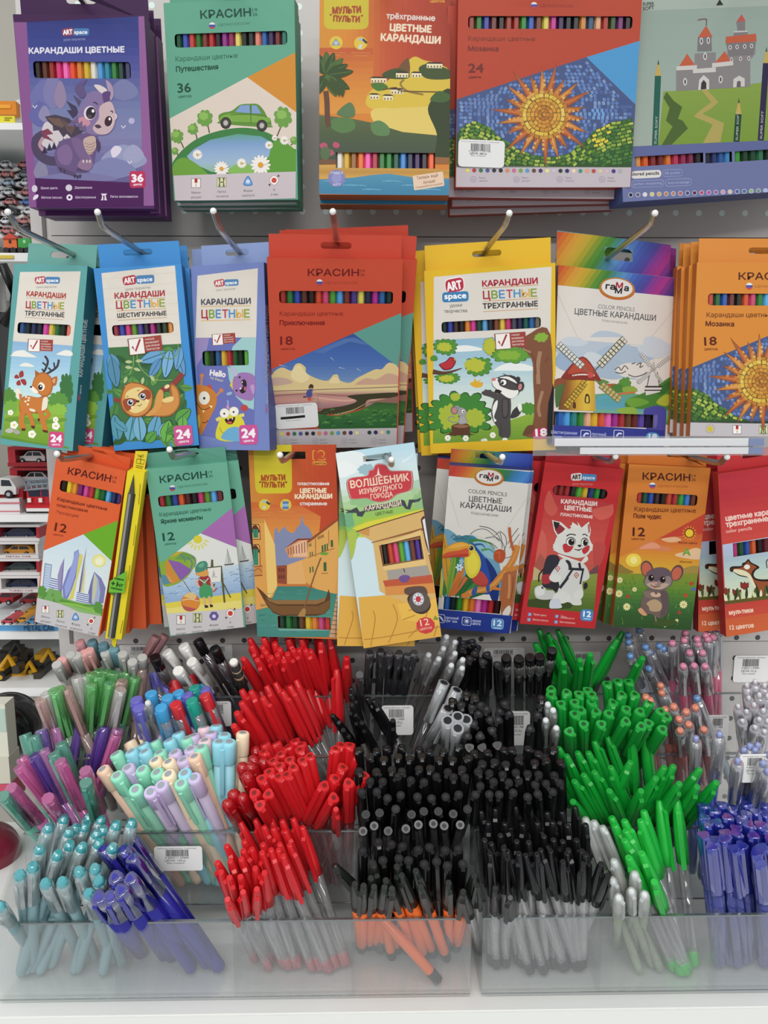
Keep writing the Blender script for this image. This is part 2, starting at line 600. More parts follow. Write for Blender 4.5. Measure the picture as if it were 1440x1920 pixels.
class Box:
    def __init__(s, label, fr, quad, Y=-.1, yaw=0., pitch=0., T=.010, col='ffffff', side=None, tab=None, slot=None, flush=None, group=None, name='pencil_box'):
        s.fr = fr
        q = [s.px(p) for p in ptl(quad)]
        s.T = T
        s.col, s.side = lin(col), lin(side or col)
        s.pose(q, Y, yaw, pitch)
        n = s.n
        u, c, v = s.u, s.c, s.vv
        s.k = s.W / math.dist(ptl(quad)[0], ptl(quad)[1])
        s.n = n
        y = -n
        s.mw = Matrix(((u.x, y.x, v.x, c.x), (u.y, y.y, v.y, c.y), (u.z, y.z, v.z, c.z), (0, 0, 0, 1)))
        s.inv = s.mw.inverted()
        s.root = thing(name, label, 'pencil box', s.mw, group)
        s.wins, s.art, s.lay = [], MB(), []
        s.fix = None
        s.plane('front')
        s.slot = slot
        s.tab, s.flush = tab, flush
        s.pen = []
        if flush is not None:
            s.zt = s.loc(0, flush)[1] if not isinstance(flush, tuple) else s.loc(*flush)[1]
            a = s.loc(*slot[:2])
            k = s.W / abs(s.loc(slot[0] + 100, slot[1])[0] - a[0]) * 0 + abs(s.loc(slot[0] + 100, slot[1])[0] - a[0]) / 100
            s.wins.append((a[0] - slot[2] * k, a[0] + slot[2] * k, a[1] - slot[3] * k, a[1] + slot[3] * k))
    def pose(s, q, Y, yaw, pitch):
        """the flat card that best accounts for the four measured corners"""
        import numpy as np
        cx, cy_ = sum(p[0] for p in q) / 4, sum(p[1] for p in q) / 4
        def frame(v):
            n = Matrix.Rotation(-v[2], 3, 'Z') @ Matrix.Rotation(v[3], 3, 'X') @ Vector((0, -1, 0))
            u0 = Vector((0, 0, 1)).cross(n).normalized()
            u = Matrix.Rotation(v[4], 3, n) @ u0
            return at(v[0], v[1], Y), n, u, n.cross(u).normalized()
        def res(v):
            c, n, u, w_ = frame(v)
            out = []
            for (a, b), p in zip(((-1, 1), (1, 1), (1, -1), (-1, -1)), q):
                x, y = proj(c + u * (a * v[5] / 2) + w_ * (b * v[6] / 2))
                out += [(x - p[0]) / 1.5, (y - p[1]) / 1.5]
            return np.array(out + [(v[2] - R(yaw)) / R(7), (v[3] - R(pitch)) / R(5)])
        k = (at(cx + 1, cy_, Y) - at(cx, cy_, Y)).length
        v = np.array([cx, cy_, R(yaw), R(pitch), -math.atan2(q[1][1] + q[2][1] - q[0][1] - q[3][1], q[1][0] + q[2][0] - q[0][0] - q[3][0]), k * math.dist(q[0], q[1]), k * math.dist(q[0], q[3])])
        st = np.array([.5, .5, 1e-3, 1e-3, 1e-3, 1e-4, 1e-4])
        for it in range(25):
            r0 = res(v)
            J = np.stack([(res(v + np.eye(7)[i] * st[i]) - r0) / st[i] for i in range(7)], 1)
            v = v - .8 * np.linalg.lstsq(J, r0, rcond=None)[0]
        s.c, s.n, s.u, s.vv = frame(v)
        s.W, s.H = float(v[5]), float(v[6])
        s.fit = (float(np.abs(res(v)[:8]).max() * 1.5), math.degrees(v[2]), math.degrees(v[3]), math.degrees(v[4]))
    def px(s, p):
        return s.fr[0] + p[0] / s.fr[2], s.fr[1] + p[1] / s.fr[2]
    def plane(s, w):
        s.pl = w
        if w == 'front':
            s.o, s.e1, s.e2, s.nn = Vector((0, 0, 0)), Vector((1, 0, 0)), Vector((0, 0, 1)), Vector((0, -1, 0))
        elif w == 'tab':
            s.o, s.e1, s.e2, s.nn = Vector((0, s.T - .0008, 0)), Vector((1, 0, 0)), Vector((0, 0, 1)), Vector((0, -1, 0))
        elif w == 'right':
            s.o, s.e1, s.e2, s.nn = Vector((s.W / 2, 0, 0)), Vector((0, 1, 0)), Vector((0, 0, 1)), Vector((1, 0, 0))
        s.wo, s.wn = s.mw @ s.o, s.mw.to_3x3() @ s.nn
    def loc(s, x, y):
        p = s.inv @ hit(*s.px((x, y)), s.wo, s.wn) - s.o
        return p.dot(s.e1), p.dot(s.e2)
    def lim(s, poly):
        if s.pl == 'front':
            for ax, v, l in ((0, -s.W / 2, False), (0, s.W / 2, True), (1, -s.H / 2, False), (1, s.H / 2, True)):
                poly = clip_half(poly, ax, v, l)
                if not poly:
                    return []
            out = [poly]
            for r in s.wins:
                out = [q for p in out for q in minus(p, r)]
            return out
        if s.pl == 'tab' and s.tabpoly:
            t = s.tabrect
            for ax, v, l in ((0, t[0], False), (0, t[1], True), (1, t[2], False), (1, t[3], True)):
                poly = clip_half(poly, ax, v, l)
                if not poly:
                    return []
            return minus(poly, s.slotrect)
        return [poly]
    def layer(s, pts):
        if s.fix is not None:
            return s.fix
        xs = [p[0] for p in pts]
        zs = [p[1] for p in pts]
        b = (min(xs), max(xs), min(zs), max(zs), s.pl)
        k = 0
        for o, l in s.lay:
            if l >= k and o[4] == b[4] and o[0] < b[1] and o[1] > b[0] and o[2] < b[3] and o[3] > b[2]:
                k = l + 1
        s.lay.append((b, k))
        return k
    def put(s, loc, col, k):
        off = s.nn * (EPS * (k + 1))
        s.art.face([s.o + s.e1 * x + s.e2 * z + off for x, z in loc], col)
    def P(s, col, pts):
        """flat printed shape"""
        loc = [s.loc(*p) for p in ptl(pts)]
        k = s.layer(loc)
        c = lin(col) if isinstance(col, str) else col
        for q in s.lim(loc):
            s.put(q, c, k)
        return s
    def B(s, col, pts, k=5):
        return s.P(col, spline(ptl(pts), True, k))
    def E(s, col, x, y, rx, ry=None, rot=0., n=18):
        ry = ry or rx
        c, d = math.cos(R(rot)), math.sin(R(rot))
        return s.P(col, [(x + rx * math.cos(t) * c - ry * math.sin(t) * d, y + rx * math.cos(t) * d + ry * math.sin(t) * c) for t in [2 * math.pi * i / n for i in range(n)]])
    def L(s, col, wd, pts, smooth=True, taper=False):
        p = ptl(pts)
        if smooth and len(p) > 2:
            p = spline(p, False, 4)
        a, b = [], []
        for i, q in enumerate(p):
            e, f = p[max(i - 1, 0)], p[min(i + 1, len(p) - 1)]
            dx, dy = f[0] - e[0], f[1] - e[1]
            m = math.hypot(dx, dy) or 1
            ww = wd / 2 * (1 - .85 * i / (len(p) - 1) if taper else 1)
            a.append((q[0] - dy / m * ww, q[1] + dx / m * ww))
            b.append((q[0] + dy / m * ww, q[1] - dx / m * ww))
        return s.P(col, a + b[::-1])
    def G(s, cols, pts, n=14, ax=1):
        """printed colour run down (ax 1) or across (ax 0) the shape"""
        loc = [s.loc(*p) for p in ptl(pts)]
        k = s.layer(loc)
        cols = [lin(c) for c in cols.split()]
        lo, hi = min(p[ax] for p in loc), max(p[ax] for p in loc)
        n = max(n, len(cols))
        for i in range(n):
            a, b = lo + (hi - lo) * i / n, lo + (hi - lo) * (i + 1) / n
            m = clip_half(loc, ax, a, False)
            m = clip_half(m, ax, b, True) if m else []
            if not m:
                continue
            t = (i + .5) / n * (len(cols) - 1)
            if ax == 1:
                t = (len(cols) - 1) - t
            j = min(int(t), len(cols) - 2)
            c = mixc(cols[j], cols[j + 1], t - j)
            for q in s.lim(m):
                s.put(q, c, k)
        return s
    def RR(s, col, quad, r=.12):
        """rounded four-corner patch"""
        q = ptl(quad)
        out = []
        for i in range(4):
            a, b, c = q[i - 1], q[i], q[(i + 1) % 4]
            m = min(math.dist(a, b), math.dist(b, c)) * min(r * 2, .5)
            la, lc = m / math.dist(a, b), m / math.dist(b, c)
            p0 = (b[0] + (a[0] - b[0]) * la / 1, b[1] + (a[1] - b[1]) * la)
            p1 = (b[0] + (c[0] - b[0]) * lc, b[1] + (c[1] - b[1]) * lc)
            for t in (0, .25, .5, .75, 1):
                out.append(tuple((1 - t) ** 2 * p0[k] + 2 * t * (1 - t) * b[k] + t * t * p1[k] for k in (0, 1)))
        return s.P(col, out)
    def X(s, txt, x0, y0, x1, y1, h, col, bold=0, sk=0.):
        """lettering on a baseline from (x0, y0) to (x1, y1), cap height h"""
        if not txt.strip():
            return s
        vs, fs, W = text_mesh(txt)
        dx, dy = (x1 - x0) / W, (y1 - y0) / W
        m = math.hypot(dx, dy)
        ux, uy = dy / m, -dx / m
        k = h / CAPH
        c = lin(col)
        base = [(x0 + x * dx + y * k * (ux + sk * dx / m), y0 + x * dy + y * k * (uy + sk * dy / m)) for x, y in vs]
        loc = [s.loc(*p) for p in base]
        if not loc:
            return s
        lay = s.layer(loc)
        off = s.nn * (EPS * (lay + 1))
        d = bold * h * .027 * s.k
        for i, (ox, oz) in enumerate(((0, 0),) if not bold else ((-d, 0), (d, 0), (0, d), (0, -d))):
            s.art.faces([s.o + s.e1 * (x + ox) + s.e2 * (z + oz) + off * (1 + .2 * i / (lay + 1)) for x, z in loc], fs, c)
        return s
    def win(s, quad, cols, wide=None, dark='1b1718'):
        q = [s.loc(*p) for p in ptl(quad)]
        x0, x1 = (q[0][0] + q[3][0]) / 2, (q[1][0] + q[2][0]) / 2
        z1, z0 = (q[0][1] + q[1][1]) / 2, (q[2][1] + q[3][1]) / 2
        s.wins.append((x0, x1, z0, z1))
        s.pen.append((x0, x1, z0, z1, cols.split(), lin(dark)))
        return s
    def round_win(s, col, i=0, r=.0028):
        x0, x1, z0, z1 = s.pen[i][:4]
        for cx, cz, sx, sz in ((x0, z0, 1, 1), (x1, z0, -1, 1), (x1, z1, -1, -1), (x0, z1, 1, -1)):
            p = [(cx, cz)] + [(cx + sx * r * (1 - math.sin(R(t))), cz + sz * r * (1 - math.cos(R(t)))) for t in (0, 30, 60, 90)]
            s.put(p, lin(col), 0)
        return s
    def start(s):
        """carton, hanging tab and the pencils behind the window"""
        W, H, T = s.W / 2, s.H / 2, s.T
        q = MB()
        front = [[(-W, -H), (W, -H), (W, H), (-W, H)]]
        for r in s.wins:
            front = [p for f in front for p in minus(f, r)]
        for f in front:
            q.face([(x, 0, z) for x, z in f], s.col)
        top = H if s.flush is None else s.zt
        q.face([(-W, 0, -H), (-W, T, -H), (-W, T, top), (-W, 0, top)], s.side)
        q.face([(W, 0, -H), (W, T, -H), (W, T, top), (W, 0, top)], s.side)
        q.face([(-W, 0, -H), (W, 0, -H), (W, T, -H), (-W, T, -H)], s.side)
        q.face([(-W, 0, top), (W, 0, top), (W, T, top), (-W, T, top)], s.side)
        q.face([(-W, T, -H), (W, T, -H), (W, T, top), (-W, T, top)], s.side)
        if s.flush is not None:
            back = [[(-W, top), (W, top), (W, H), (-W, H)]]
            for r in s.wins:
                back = [p for f in back for p in minus(f, r)]
            for f in back:
                q.face([(x, .0007, z) for x, z in f], s.side)
        for x0, x1, z0, z1, cols, dk in s.pen:
            q.face([(x0 - .002, T * .9, z0 - .002), (x1 + .002, T * .9, z0 - .002), (x1 + .002, T * .9, z1 + .002), (x0 - .002, T * .9, z1 + .002)], dk)  # near-black sheet painted in for the shade inside the carton
        q.build('carton', CARD, s.root, True)
        s.tabpoly = None
        if s.tab:
            s.plane('tab')
            tl, tr = s.loc(*s.tab[0]), s.loc(*s.tab[1])
            zt = (tl[1] + tr[1]) / 2
            sl = s.loc(*s.slot[:2])
            k = abs(s.loc(s.slot[0] + 50, s.slot[1])[0] - s.loc(s.slot[0] - 50, s.slot[1])[0]) / 100
            a, b = s.slot[2] * k, s.slot[3] * k
            xl, xr = max(tl[0], -W + .0005), min(tr[0], W - .0005)
            col = lin(s.tab[2]) if len(s.tab) > 2 else s.col
            y0, y1 = T - .0008, T - .0001
            q = MB()
            arcR = [(sl[0] + (a - b) + b * math.sin(R(t)), sl[1] + b * math.cos(R(t))) for t in range(0, 181, 30)]
            arcL = [(sl[0] - (a - b) - b * math.sin(R(t)), sl[1] - b * math.cos(R(t))) for t in range(0, 181, 30)]
            mx = sl[0]
            r_ = [(mx, H), (xr, H), (xr, zt), (mx, zt), (mx, sl[1] + b)] + arcR + [(mx, sl[1] - b)]
            l_ = [(mx, zt), (xl, zt), (xl, H), (mx, H), (mx, sl[1] - b)] + arcL + [(mx, sl[1] + b)]
            q.prism(r_, y0, y1, col)
            q.prism(l_, y0, y1, col)
            q.build('hanging_tab', CARD, s.root, True)
            s.tabpoly = True
            s.tabrect = (xl, xr, H, zt)
            s.slotrect = (sl[0] - a, sl[0] + a, sl[1] - b, sl[1] + b)
            s.plane('front')
        for x0, x1, z0, z1, cols, dk in s.pen:
            n = len(cols)
            wd = (x1 - x0) / n
            for i, c in enumerate(cols):
                if c == '-':
                    continue
                q = MB()
                xc, r = x0 + wd * (i + .5), wd * .52
                yc = min(.0012 + r, T * .55)
                hx = [(xc + r * math.cos(R(a)), yc - min(r, T * .42) * math.sin(R(a))) for a in (0, 60, 120, 180, 240, 300)]
                za, zb = max(z0 - .05, -H + .002), min(z1 + .03, (H if s.flush is None else s.zt) - .002)
                vs = [(x, y, za) for x, y in hx] + [(x, y, zb) for x, y in hx]
                q.faces(vs, [(k, (k + 1) % 6, (k + 1) % 6 + 6, k + 6) for k in range(6)] + [(5, 4, 3, 2, 1, 0), (6, 7, 8, 9, 10, 11)], lin(c))
                q.build('pencil', PLAST, s.root, True)
        return s
    def flush_art(s, name):
        s.art.build(name, CARD, s.root, True)
        s.art = MB()
    def done(s):
        s.art.build('printed_front', CARD, s.root, True)
        return s
    def dup(s, dx=0., dy=.0, dz=0., roll=0., label=None, yaw=0., skip=('pencil', 'price_sticker')):
        c = copy_tree(s.root, None, skip)
        m = s.mw.copy()
        piv = Matrix.Translation((0, 0, s.H / 2))
        c.matrix_world = Matrix.Translation((dx, dy, dz)) @ m @ piv @ Matrix.Rotation(-R(roll), 4, 'Y') @ Matrix.Rotation(-R(yaw), 4, 'Z') @ piv.inverted()
        c['label'] = label
        return c
    # ------------------------------------------------ printed devices shared by several packs
    def krasin(s, x0, y0, x1, y1, h, col):
        s.X('КРАСИН', x0, y0, x1, y1, h, col, 1.3)
        w = math.dist((x0, y0), (x1, y1))
        ux, uy = (x1 - x0) / w, (y1 - y0) / w
        for t, up in (('19', .56), ('26', 0)):
            ax, ay = x1 + ux * h * .22 + uy * h * up, y1 + uy * h * .22 - ux * h * up
            s.X(t, ax, ay, ax + ux * h * .62, ay + uy * h * .62, h * .42, col)
    def flag(s, x, y, r, txt, x0, y0, x1, y1, h, col):
        def seg(a, c):
            s.P(c, [(x + r * math.cos(R(t)), y + r * math.sin(R(t))) for t in range(int(a), int(181 - a), 12)] + [(x - r * math.cos(R(a)), y + r * math.sin(R(a)))])
        s.E('e6e2e0', x, y, r)
        seg(-18, '46519a')
        seg(24, 'b8434a')
        s.X(txt, x0, y0, x1, y1, h, col)
    def icons(s, cs, r, caps, cap_h, tri=True, ang=0., ink='4c4446'):
        for i, (x, y) in enumerate(cs):
            if i == 0:
                s.P('6a5a50', [(x - r, y - r), (x + r, y - r), (x + r, y + r), (x - r, y + r)])
                s.P('efe9e4', [(x - r * .9, y - r * .9), (x + r * .9, y - r * .9), (x + r * .9, y + r * .9), (x - r * .9, y + r * .9)])
                s.P('a83038', [(x - r * .3, y - r * .95), (x + r * .3, y - r * .95), (x + r * .3, y - r * .1), (x - r * .3, y - r * .1)])
                s.P('e8cfae', [(x - r * .3, y - r * .1), (x + r * .3, y - r * .1), (x, y + r * .7)])
                s.P('5a2a2c', [(x - r * .1, y + r * .4), (x + r * .1, y + r * .4), (x, y + r * .8)])
            elif i == 1:
                s.P('7a7a48', [(x - r, y - r), (x + r, y - r), (x + r, y + r), (x - r, y + r)])
                s.P('d8d8b4', [(x - r * .9, y - r * .9), (x + r * .9, y - r * .9), (x + r * .9, y + r * .9), (x - r * .9, y + r * .9)])
                for k in (-1, 1):
                    s.P('6d7440', [(x + k * r * .7, y - r), (x + k * r * .2, y - r), (x + k * r * .35, y), (x + k * r * .2, y + r), (x + k * r * .7, y + r), (x + k * r * .5, y)])
                s.P('6d7440', [(x - r * .4, y - r * .12), (x + r * .4, y - r * .12), (x + r * .4, y + r * .12), (x - r * .4, y + r * .12)])
            elif i == 2:
                if tri:
                    s.B('4a78b0', [(x, y - r * 1.15), (x + r, y + r * .6), (x, y + r), (x - r, y + r * .6)])
                    s.B('78a8dc', [(x, y - r * .85), (x + r * .75, y + r * .5), (x, y + r * .75), (x - r * .75, y + r * .5)])
                else:
                    s.P('6a5c98', [(x + r * 1.1 * math.cos(R(t)), y + r * 1.1 * math.sin(R(t))) for t in range(0, 360, 60)])
                s.E('d6dcec', x, y + r * .05, r * .4)
            else:
                s.B('8a4c42', [(x, y - r * 1.05), (x + r, y), (x, y + r * 1.05), (x - r, y)])
                s.B('f2eee8', [(x, y - r * .98), (x + r * .92, y), (x, y + r * .98), (x - r * .92, y)])
                s.E('c8483c', x, y, r * .55)
                for k in (-1, 1):
                    s.P('5c4038', [(x + k * r * .7, y - k * r * .7), (x + k * r * 1.25, y - k * r * .85), (x + k * r * .85, y - k * r * 1.3)])
            c = caps[i].split('|')
            for j, t in enumerate(c):
                wd = len(t) * cap_h * .78
                yy = y + r * 1.75 + cap_h + j * cap_h * 2.05
                xx = x + math.tan(R(ang)) * 0 + j * 3
                s.X(t, xx - wd / 2, yy + wd / 2 * -math.sin(R(ang)), xx + wd / 2, yy + wd / 2 * math.sin(R(ang)), cap_h, ink)
    def art_logo(s, x, y, w, ang, ink='f4f0ee', red='b83446', blue='4a80b4', sub=None, subcol='8a8680', stack=False):
        c, d = math.cos(R(ang)), math.sin(R(ang))
        f = lambda a, b: (x + (a * c - b * d) * w, y + (a * d + b * c) * w)
        if stack:
            s.RR('efe9e6', [f(-.42, -.55), f(.33, -.68), f(.36, -.08), f(-.36, .02)], .2)
            s.RR(red, [f(-.39, -.51), f(.3, -.63), f(.33, -.12), f(-.34, -.02)], .18)
            s.X('ART', *f(-.29, -.1), *f(.26, -.19), w * .32, 'f2ecec', 2)
            s.RR(blue, [f(-.5, -.05), f(.5, -.09), f(.5, .3), f(-.5, .33)], .16)
            s.X('space', *f(-.41, .2), *f(.41, .17), w * .21, 'f2f4f6', 2)
        else:
            s.RR(red, [f(-.5, -.1), f(-.07, -.17), f(-.05, .13), f(-.46, .16)], .18)
            s.RR(blue, [f(-.07, -.13), f(.5, -.13), f(.49, .13), f(-.07, .13)], .15)
            s.X('ART', *f(-.43, .1), *f(-.1, .075), w * .17, ink, 2)
            s.X('space', *f(-.03, .07), *f(.43, .06), w * .13, 'eef0f2', 1.6)
        if sub:
            s.X(sub, *f(-.42, .32), *f(.36, .29), w * .085, subcol)
    def colourful(s, x0, y0, x1, y1, h):
        cs = ['a83240', '7a9a38', '4a88c0', 'b04458', '4a90c4', 'd8a850', '8aa040']
        rel = [0, .155, .295, .43, .565, .71, .88]
        wd = [.145, .125, .115, .125, .135, .155, .12]
        for t, c, a, ww in zip('ЦВЕТНЫЕ', cs, rel, wd):
            p = lambda q: (x0 + (x1 - x0) * q, y0 + (y1 - y0) * q)
            s.X(t, *p(a), *p(a + ww * (.9 if t != 'Ы' else .95)), h, c, 1.3)
    def tick(s, x, y, r, ang, wr=2.2):
        c, d = math.cos(R(ang)), math.sin(R(ang))
        f = lambda a, b: (x + (a * c - b * d) * r, y + (a * d + b * c) * r)
        s.P('9a4038', [f(.9, -1.05), f(.9 + wr, -1.05), f(.9 + wr, .85), f(.9, .85)])
        for j, t in enumerate(('УЧИТЕЛЯ', 'РЕКОМЕНДУЮТ', 'ДЛЯ УРОКОВ', 'ТВОРЧЕСТВА')):
            yy = -.6 + j * .42
            s.X(t, *f(1.15, yy), *f(1.15 + wr * (.5 if j == 0 else .75), yy), r * .2, 'e8d4cc', 1)
        s.P('7c4038', [f(-1.05, -1.05), f(.9, -1.05), f(1.0, 1.05), f(-1.0, 1.05)])
        s.P('ece6e0', [f(-.9, -.98), f(.92, -.98), f(.95, .98), f(-.92, .98)])
        s.L('a03034', r * .24, [f(-.55, -.05), f(-.2, .6), f(.55, -.85)], False)
    def badge(s, x, y, w, ang, num, sub, col='c84a7c'):
        c, d = math.cos(R(ang)), math.sin(R(ang))
        f = lambda a, b: (x + (a * c - b * d) * w, y + (a * d + b * c) * w)
        s.RR(col, [f(-.5, -.52), f(.5, -.52), f(.5, .55), f(-.5, .55)], .09)
        s.X(num, *f(-.36, .16), *f(.36, .16), w * .46, 'f2eaee', 3)
        s.X(sub, *f(-.27, .4), *f(.27, .4), w * .13, 'f0e4ea', 1.5)
    def swatches(s, x0, y0, x1, y1, r, cols):
        cs = cols.split()
        for i, c in enumerate(cs):
            t = i / (len(cs) - 1)
            x, y = x0 + (x1 - x0) * t, y0 + (y1 - y0) * t
            s.P('9a9698', [(x + r * 1.1 * math.cos(R(a)), y + r * 1.1 * math.sin(R(a))) for a in range(30, 390, 60)])
            s.P(c, [(x + r * math.cos(R(a)), y + r * math.sin(R(a))) for a in range(30, 390, 60)])
    def sticker(s, quad, price=None):
        """price sticker stuck on the carton: a part of its own"""
        q = ptl(quad)
        keep = s.art
        s.art = MB()
        s.fix = 40
        s.RR('dfdfdd', q, .08)
        s.fix = 42
        f = lambda a, b: tuple(q[0][k] + (q[1][k] - q[0][k]) * a + (q[3][k] - q[0][k]) * b for k in (0, 1))
        rr = random.Random(5)
        a = .27
        while a < .68:
            wd = rr.choice((.008, .014, .02))
            s.P('4a4a4e', [f(a, .14), f(a + wd, .14), f(a + wd, .4), f(a, .4)])
            a += wd + rr.choice((.008, .014))
        h = math.dist(q[0], q[3])
        s.X('КАНЦЕЛЯРСКИЕ ТОВАРЫ', *f(.06, .09), *f(.88, .09), h * .035, '8a8a8c')
        if price:
            s.X('4 680211 93102', *f(.22, .44), *f(.7, .44), h * .05, '5a5a5e')
            s.X('ЦЕНА: ' + price + ' р.', *f(.25, .53), *f(.62, .53), h * .07, '44444a', 1)
            s.X('без скидки', *f(.27, .6), *f(.58, .6), h * .045, '6a6a6e')
        else:
            s.L('1e1c1c', h * .1, [f(.13, .56), f(.4, .55), f(.7, .53)])
            s.X('без скидки', *f(.24, .69), *f(.6, .68), h * .04, '7a7a7e')
        s.fix = None
        s.art.build('price_sticker', CARD, s.root, True)
        s.art = keep
    def petals(s, col, x, y, r, n, mid=None, wd=.3, rot=0):
        for i in range(n):
            a = rot + 360 * i / n
            s.E(col, x + r * .6 * math.cos(R(a)), y + r * .6 * math.sin(R(a)), r * .45, r * wd * .6, a, 8)
        if mid:
            s.E(mid, x, y, r * .28)
    def scallop(s, col, x, y, rx, ry, n=11, seed=1, edge=None):
        rr = random.Random(seed)
        pts = []
        for i in range(n):
            g = rr.uniform(.9, 1.1)
            for k, t in ((.93, .12), (1.03, .36), (1.03, .64), (.93, .88), (.83, 1.)):
                a = 2 * math.pi * (i + t) / n
                m = k * (g if t < .99 else 1)
                pts.append((x + rx * m * math.cos(a), y + ry * m * math.sin(a)))
        if edge:
            s.P(edge, [(x + (p[0] - x) * 1.05, y + (p[1] - y) * 1.05) for p in pts])
        s.P(col, pts)
    def leaf(s, col, x, y, ln, wd, ang, vein=None):
        c, d = math.cos(R(ang)), math.sin(R(ang))
        f = lambda a, b: (x + a * ln * c - b * wd * d, y + a * ln * d + b * wd * c)
        s.B(col, [f(0, 0), f(.3, .42), f(.65, .4), f(1, 0), f(.65, -.4), f(.3, -.42)], 3)
        if vein:
            s.L(vein, max(2.5, wd * .06), [f(0, 0), f(.9, 0)], False)
# ------------------------------------------------------------------ the packs, each drawn in the crop it was measured in
DOTS = 'e0d06a b04048 3c7050 4a5a94 38363c 302c30 d08a60 c86a90 74a050 5a98c4 6a4838 4a3468 e4dc90 c8bcd0 2e4036 342c66 e8d0b0 4a9078 dca070 b84a4c d4c8a0 d4b4c4 4c3c88 a8a8ae'

# --- purple dragon pack, upper left
b = Box('purple 36 pack of coloured pencils with a baby dragon', (10, 0, 4.5), '62,120 1172,130 1256,1762 206,1752', -.1, 3, 0, .017, '4d2258', '5c3468', tab=((118, -25), (1222, -25), '3d1c48'), slot=(640, -5, 130, 34), group='pencil boxes of the top row')
b.win('238,520 1058,520 1058,662 238,662', '2c1c1c 5a2c22 8e2a24 cc3274 e868b0 dc4a28 cc7a30 c8a830 d8d4c8 4a90c8 2c7c94 2c7434 1e3430 34305c')
b.start()
b.G('2c3676 343e84 4a4e92 5e6498 727aa4 7c7ca6 6e6898 625a88', '178,187 1122,138 1166,1545 250,1505', 22)
b.P('85528a', '72,185 180,187 265,1750 206,1750').P('8c5a90', '1122,136 1172,132 1256,1735 1166,1737')
b.P('401c4a', '60,118 1172,130 1172,136 1122,138 180,187 72,187')
b.round_win('4a4e92')
for c, x, y, rx, ry in (('6b6ca2', 330, 800, 120, 130), ('7a76a4', 400, 760, 80, 160), ('8d7d9c', 465, 800, 50, 120), ('60629c', 290, 960, 90, 110), ('8a84a8', 330, 960, 50, 70), ('7478a2', 1000, 760, 120, 90), ('8f94b6', 1000, 1330, 190, 110), ('7a7ea8', 900, 1420, 200, 90), ('9a9cba', 1080, 1300, 90, 80), ('84809c', 300, 1440, 60, 90), ('77739f', 600, 1500, 340, 45)):
    b.B(c, [(x - rx, y + ry * .3), (x - rx * .6, y - ry * .6), (x, y - ry), (x + rx * .7, y - ry * .5), (x + rx, y + ry * .4), (x, y + ry)])
b.E('b0accd', 1065, 1020, 26).P('481852', '250,1503 1166,1545 1168,1737 264,1748')
for x, y in ((250, 900), (996, 1070), (1050, 1370)):
    b.L('d4cce0', 9, [(x - 18, y - 10), (x, y + 12), (x + 18, y - 12)], False)
b.B('d6cddc', '890,1270 930,1230 980,1250 960,1300 910,1330')
# wing, tail, body and head of the dragon
b.B('c9c0c4', '330,1040 420,1040 500,1110 570,1170 480,1230 380,1260 300,1200')
b.P('45394a', '335,985 420,968 540,1000 620,1080 655,1110 600,1165 560,1170 520,1130 490,1160 450,1100 405,1105 400,1060 365,1030')
b.P('6b544c', '350,992 460,1000 500,1060 480,1080 410,1050').P('5f4b4a', '470,1000 590,1080 560,1140 520,1100')
b.L('4b3f5c', 74, '330,1130 262,1180 270,1280 350,1350 470,1360')
b.L('b48a94', 26, '320,1160 290,1220 320,1270')
b.P('7c3a50', '300,1110 360,1085 405,1130 350,1140 410,1195 330,1165')
for x, y in ((330, 1250), (370, 1225), (410, 1215), (455, 1205), (490, 1180), (520, 1180)):
    b.P('2f2a42', [(x - 18, y + 45), (x + 2, y - 18), (x + 26, y + 40)])
b.B('65517c', '420,1290 470,1190 570,1160 640,1130 760,1130 790,1210 760,1300 730,1420 640,1460 520,1440 440,1400')
b.B('7b628c', '440,1270 520,1220 570,1300 540,1390 460,1370')
b.B('4e3f62', '600,1440 700,1440 720,1360 640,1400').B('8a6d8c', '610,1400 690,1300 740,1380 700,1440')
b.B('745c84', '560,1170 640,1180 690,1290 720,1360 650,1360 590,1270')
b.B('bda39a', '660,1180 750,1150 770,1230 730,1300 690,1290')
for i in range(4):
    b.L('93786f', 6, [(672 + i * 6, 1205 + i * 26), (715, 1222 + i * 24), (762 - i * 4, 1200 + i * 26)])
b.P('4a3a58', '765,1170 800,1200 805,1250 785,1290 770,1240')
for x in (660, 690, 715):
    b.E('c8b4b4', x, 1362, 9, 14)
b.B('58476a', '440,1400 520,1430 600,1470 630,1500 560,1480 470,1450')
for x, y in ((470, 1435), (500, 1450), (585, 1490), (610, 1498), (632, 1490)):
    b.P('3a3048', [(x - 12, y - 14), (x + 12, y - 14), (x, y + 18)])
b.P('3f3654', '515,850 600,900 620,960 570,1000 520,930 560,930').P('54476a', '570,800 640,850 620,900')
b.B('7f6d98', '600,1010 640,900 700,790 800,770 880,850 930,960 920,1070 860,1135 750,1140 660,1100')
b.B('5f4e7c', '588,760 610,710 690,672 660,730 680,800 640,830').B('a48fa8', '850,678 900,720 915,800 890,850 870,770')
b.B('d2c6c6', '750,720 800,720 860,760 840,800 790,770').B('5d3f74', '820,790 890,780 850,900')
b.B('c2a8ac', '800,900 890,860 930,960 915,1070 860,1130 780,1130 740,1080 790,1000')
b.B('c08698', '620,1000 680,990 720,1040 680,1070 630,1050')
b.E('d9cdd4', 716, 955, 52, 60, 10).E('2a2232', 724, 955, 42, 52, 10).E('f0ecf0', 742, 938, 12, 14).E('54444f', 712, 985, 20, 16)
b.E('d8c8cc', 876, 1024, 36, 50, 15).E('38202c', 872, 1024, 32, 46, 15).E('f0ecf0', 882, 1005, 9, 13)
b.L('3a2c44', 9, '745,865 765,868 780,884').L('4a3440', 9, '888,940 905,940 908,955')
b.B('4c3848', '755,1060 790,1052 812,1075 780,1085')
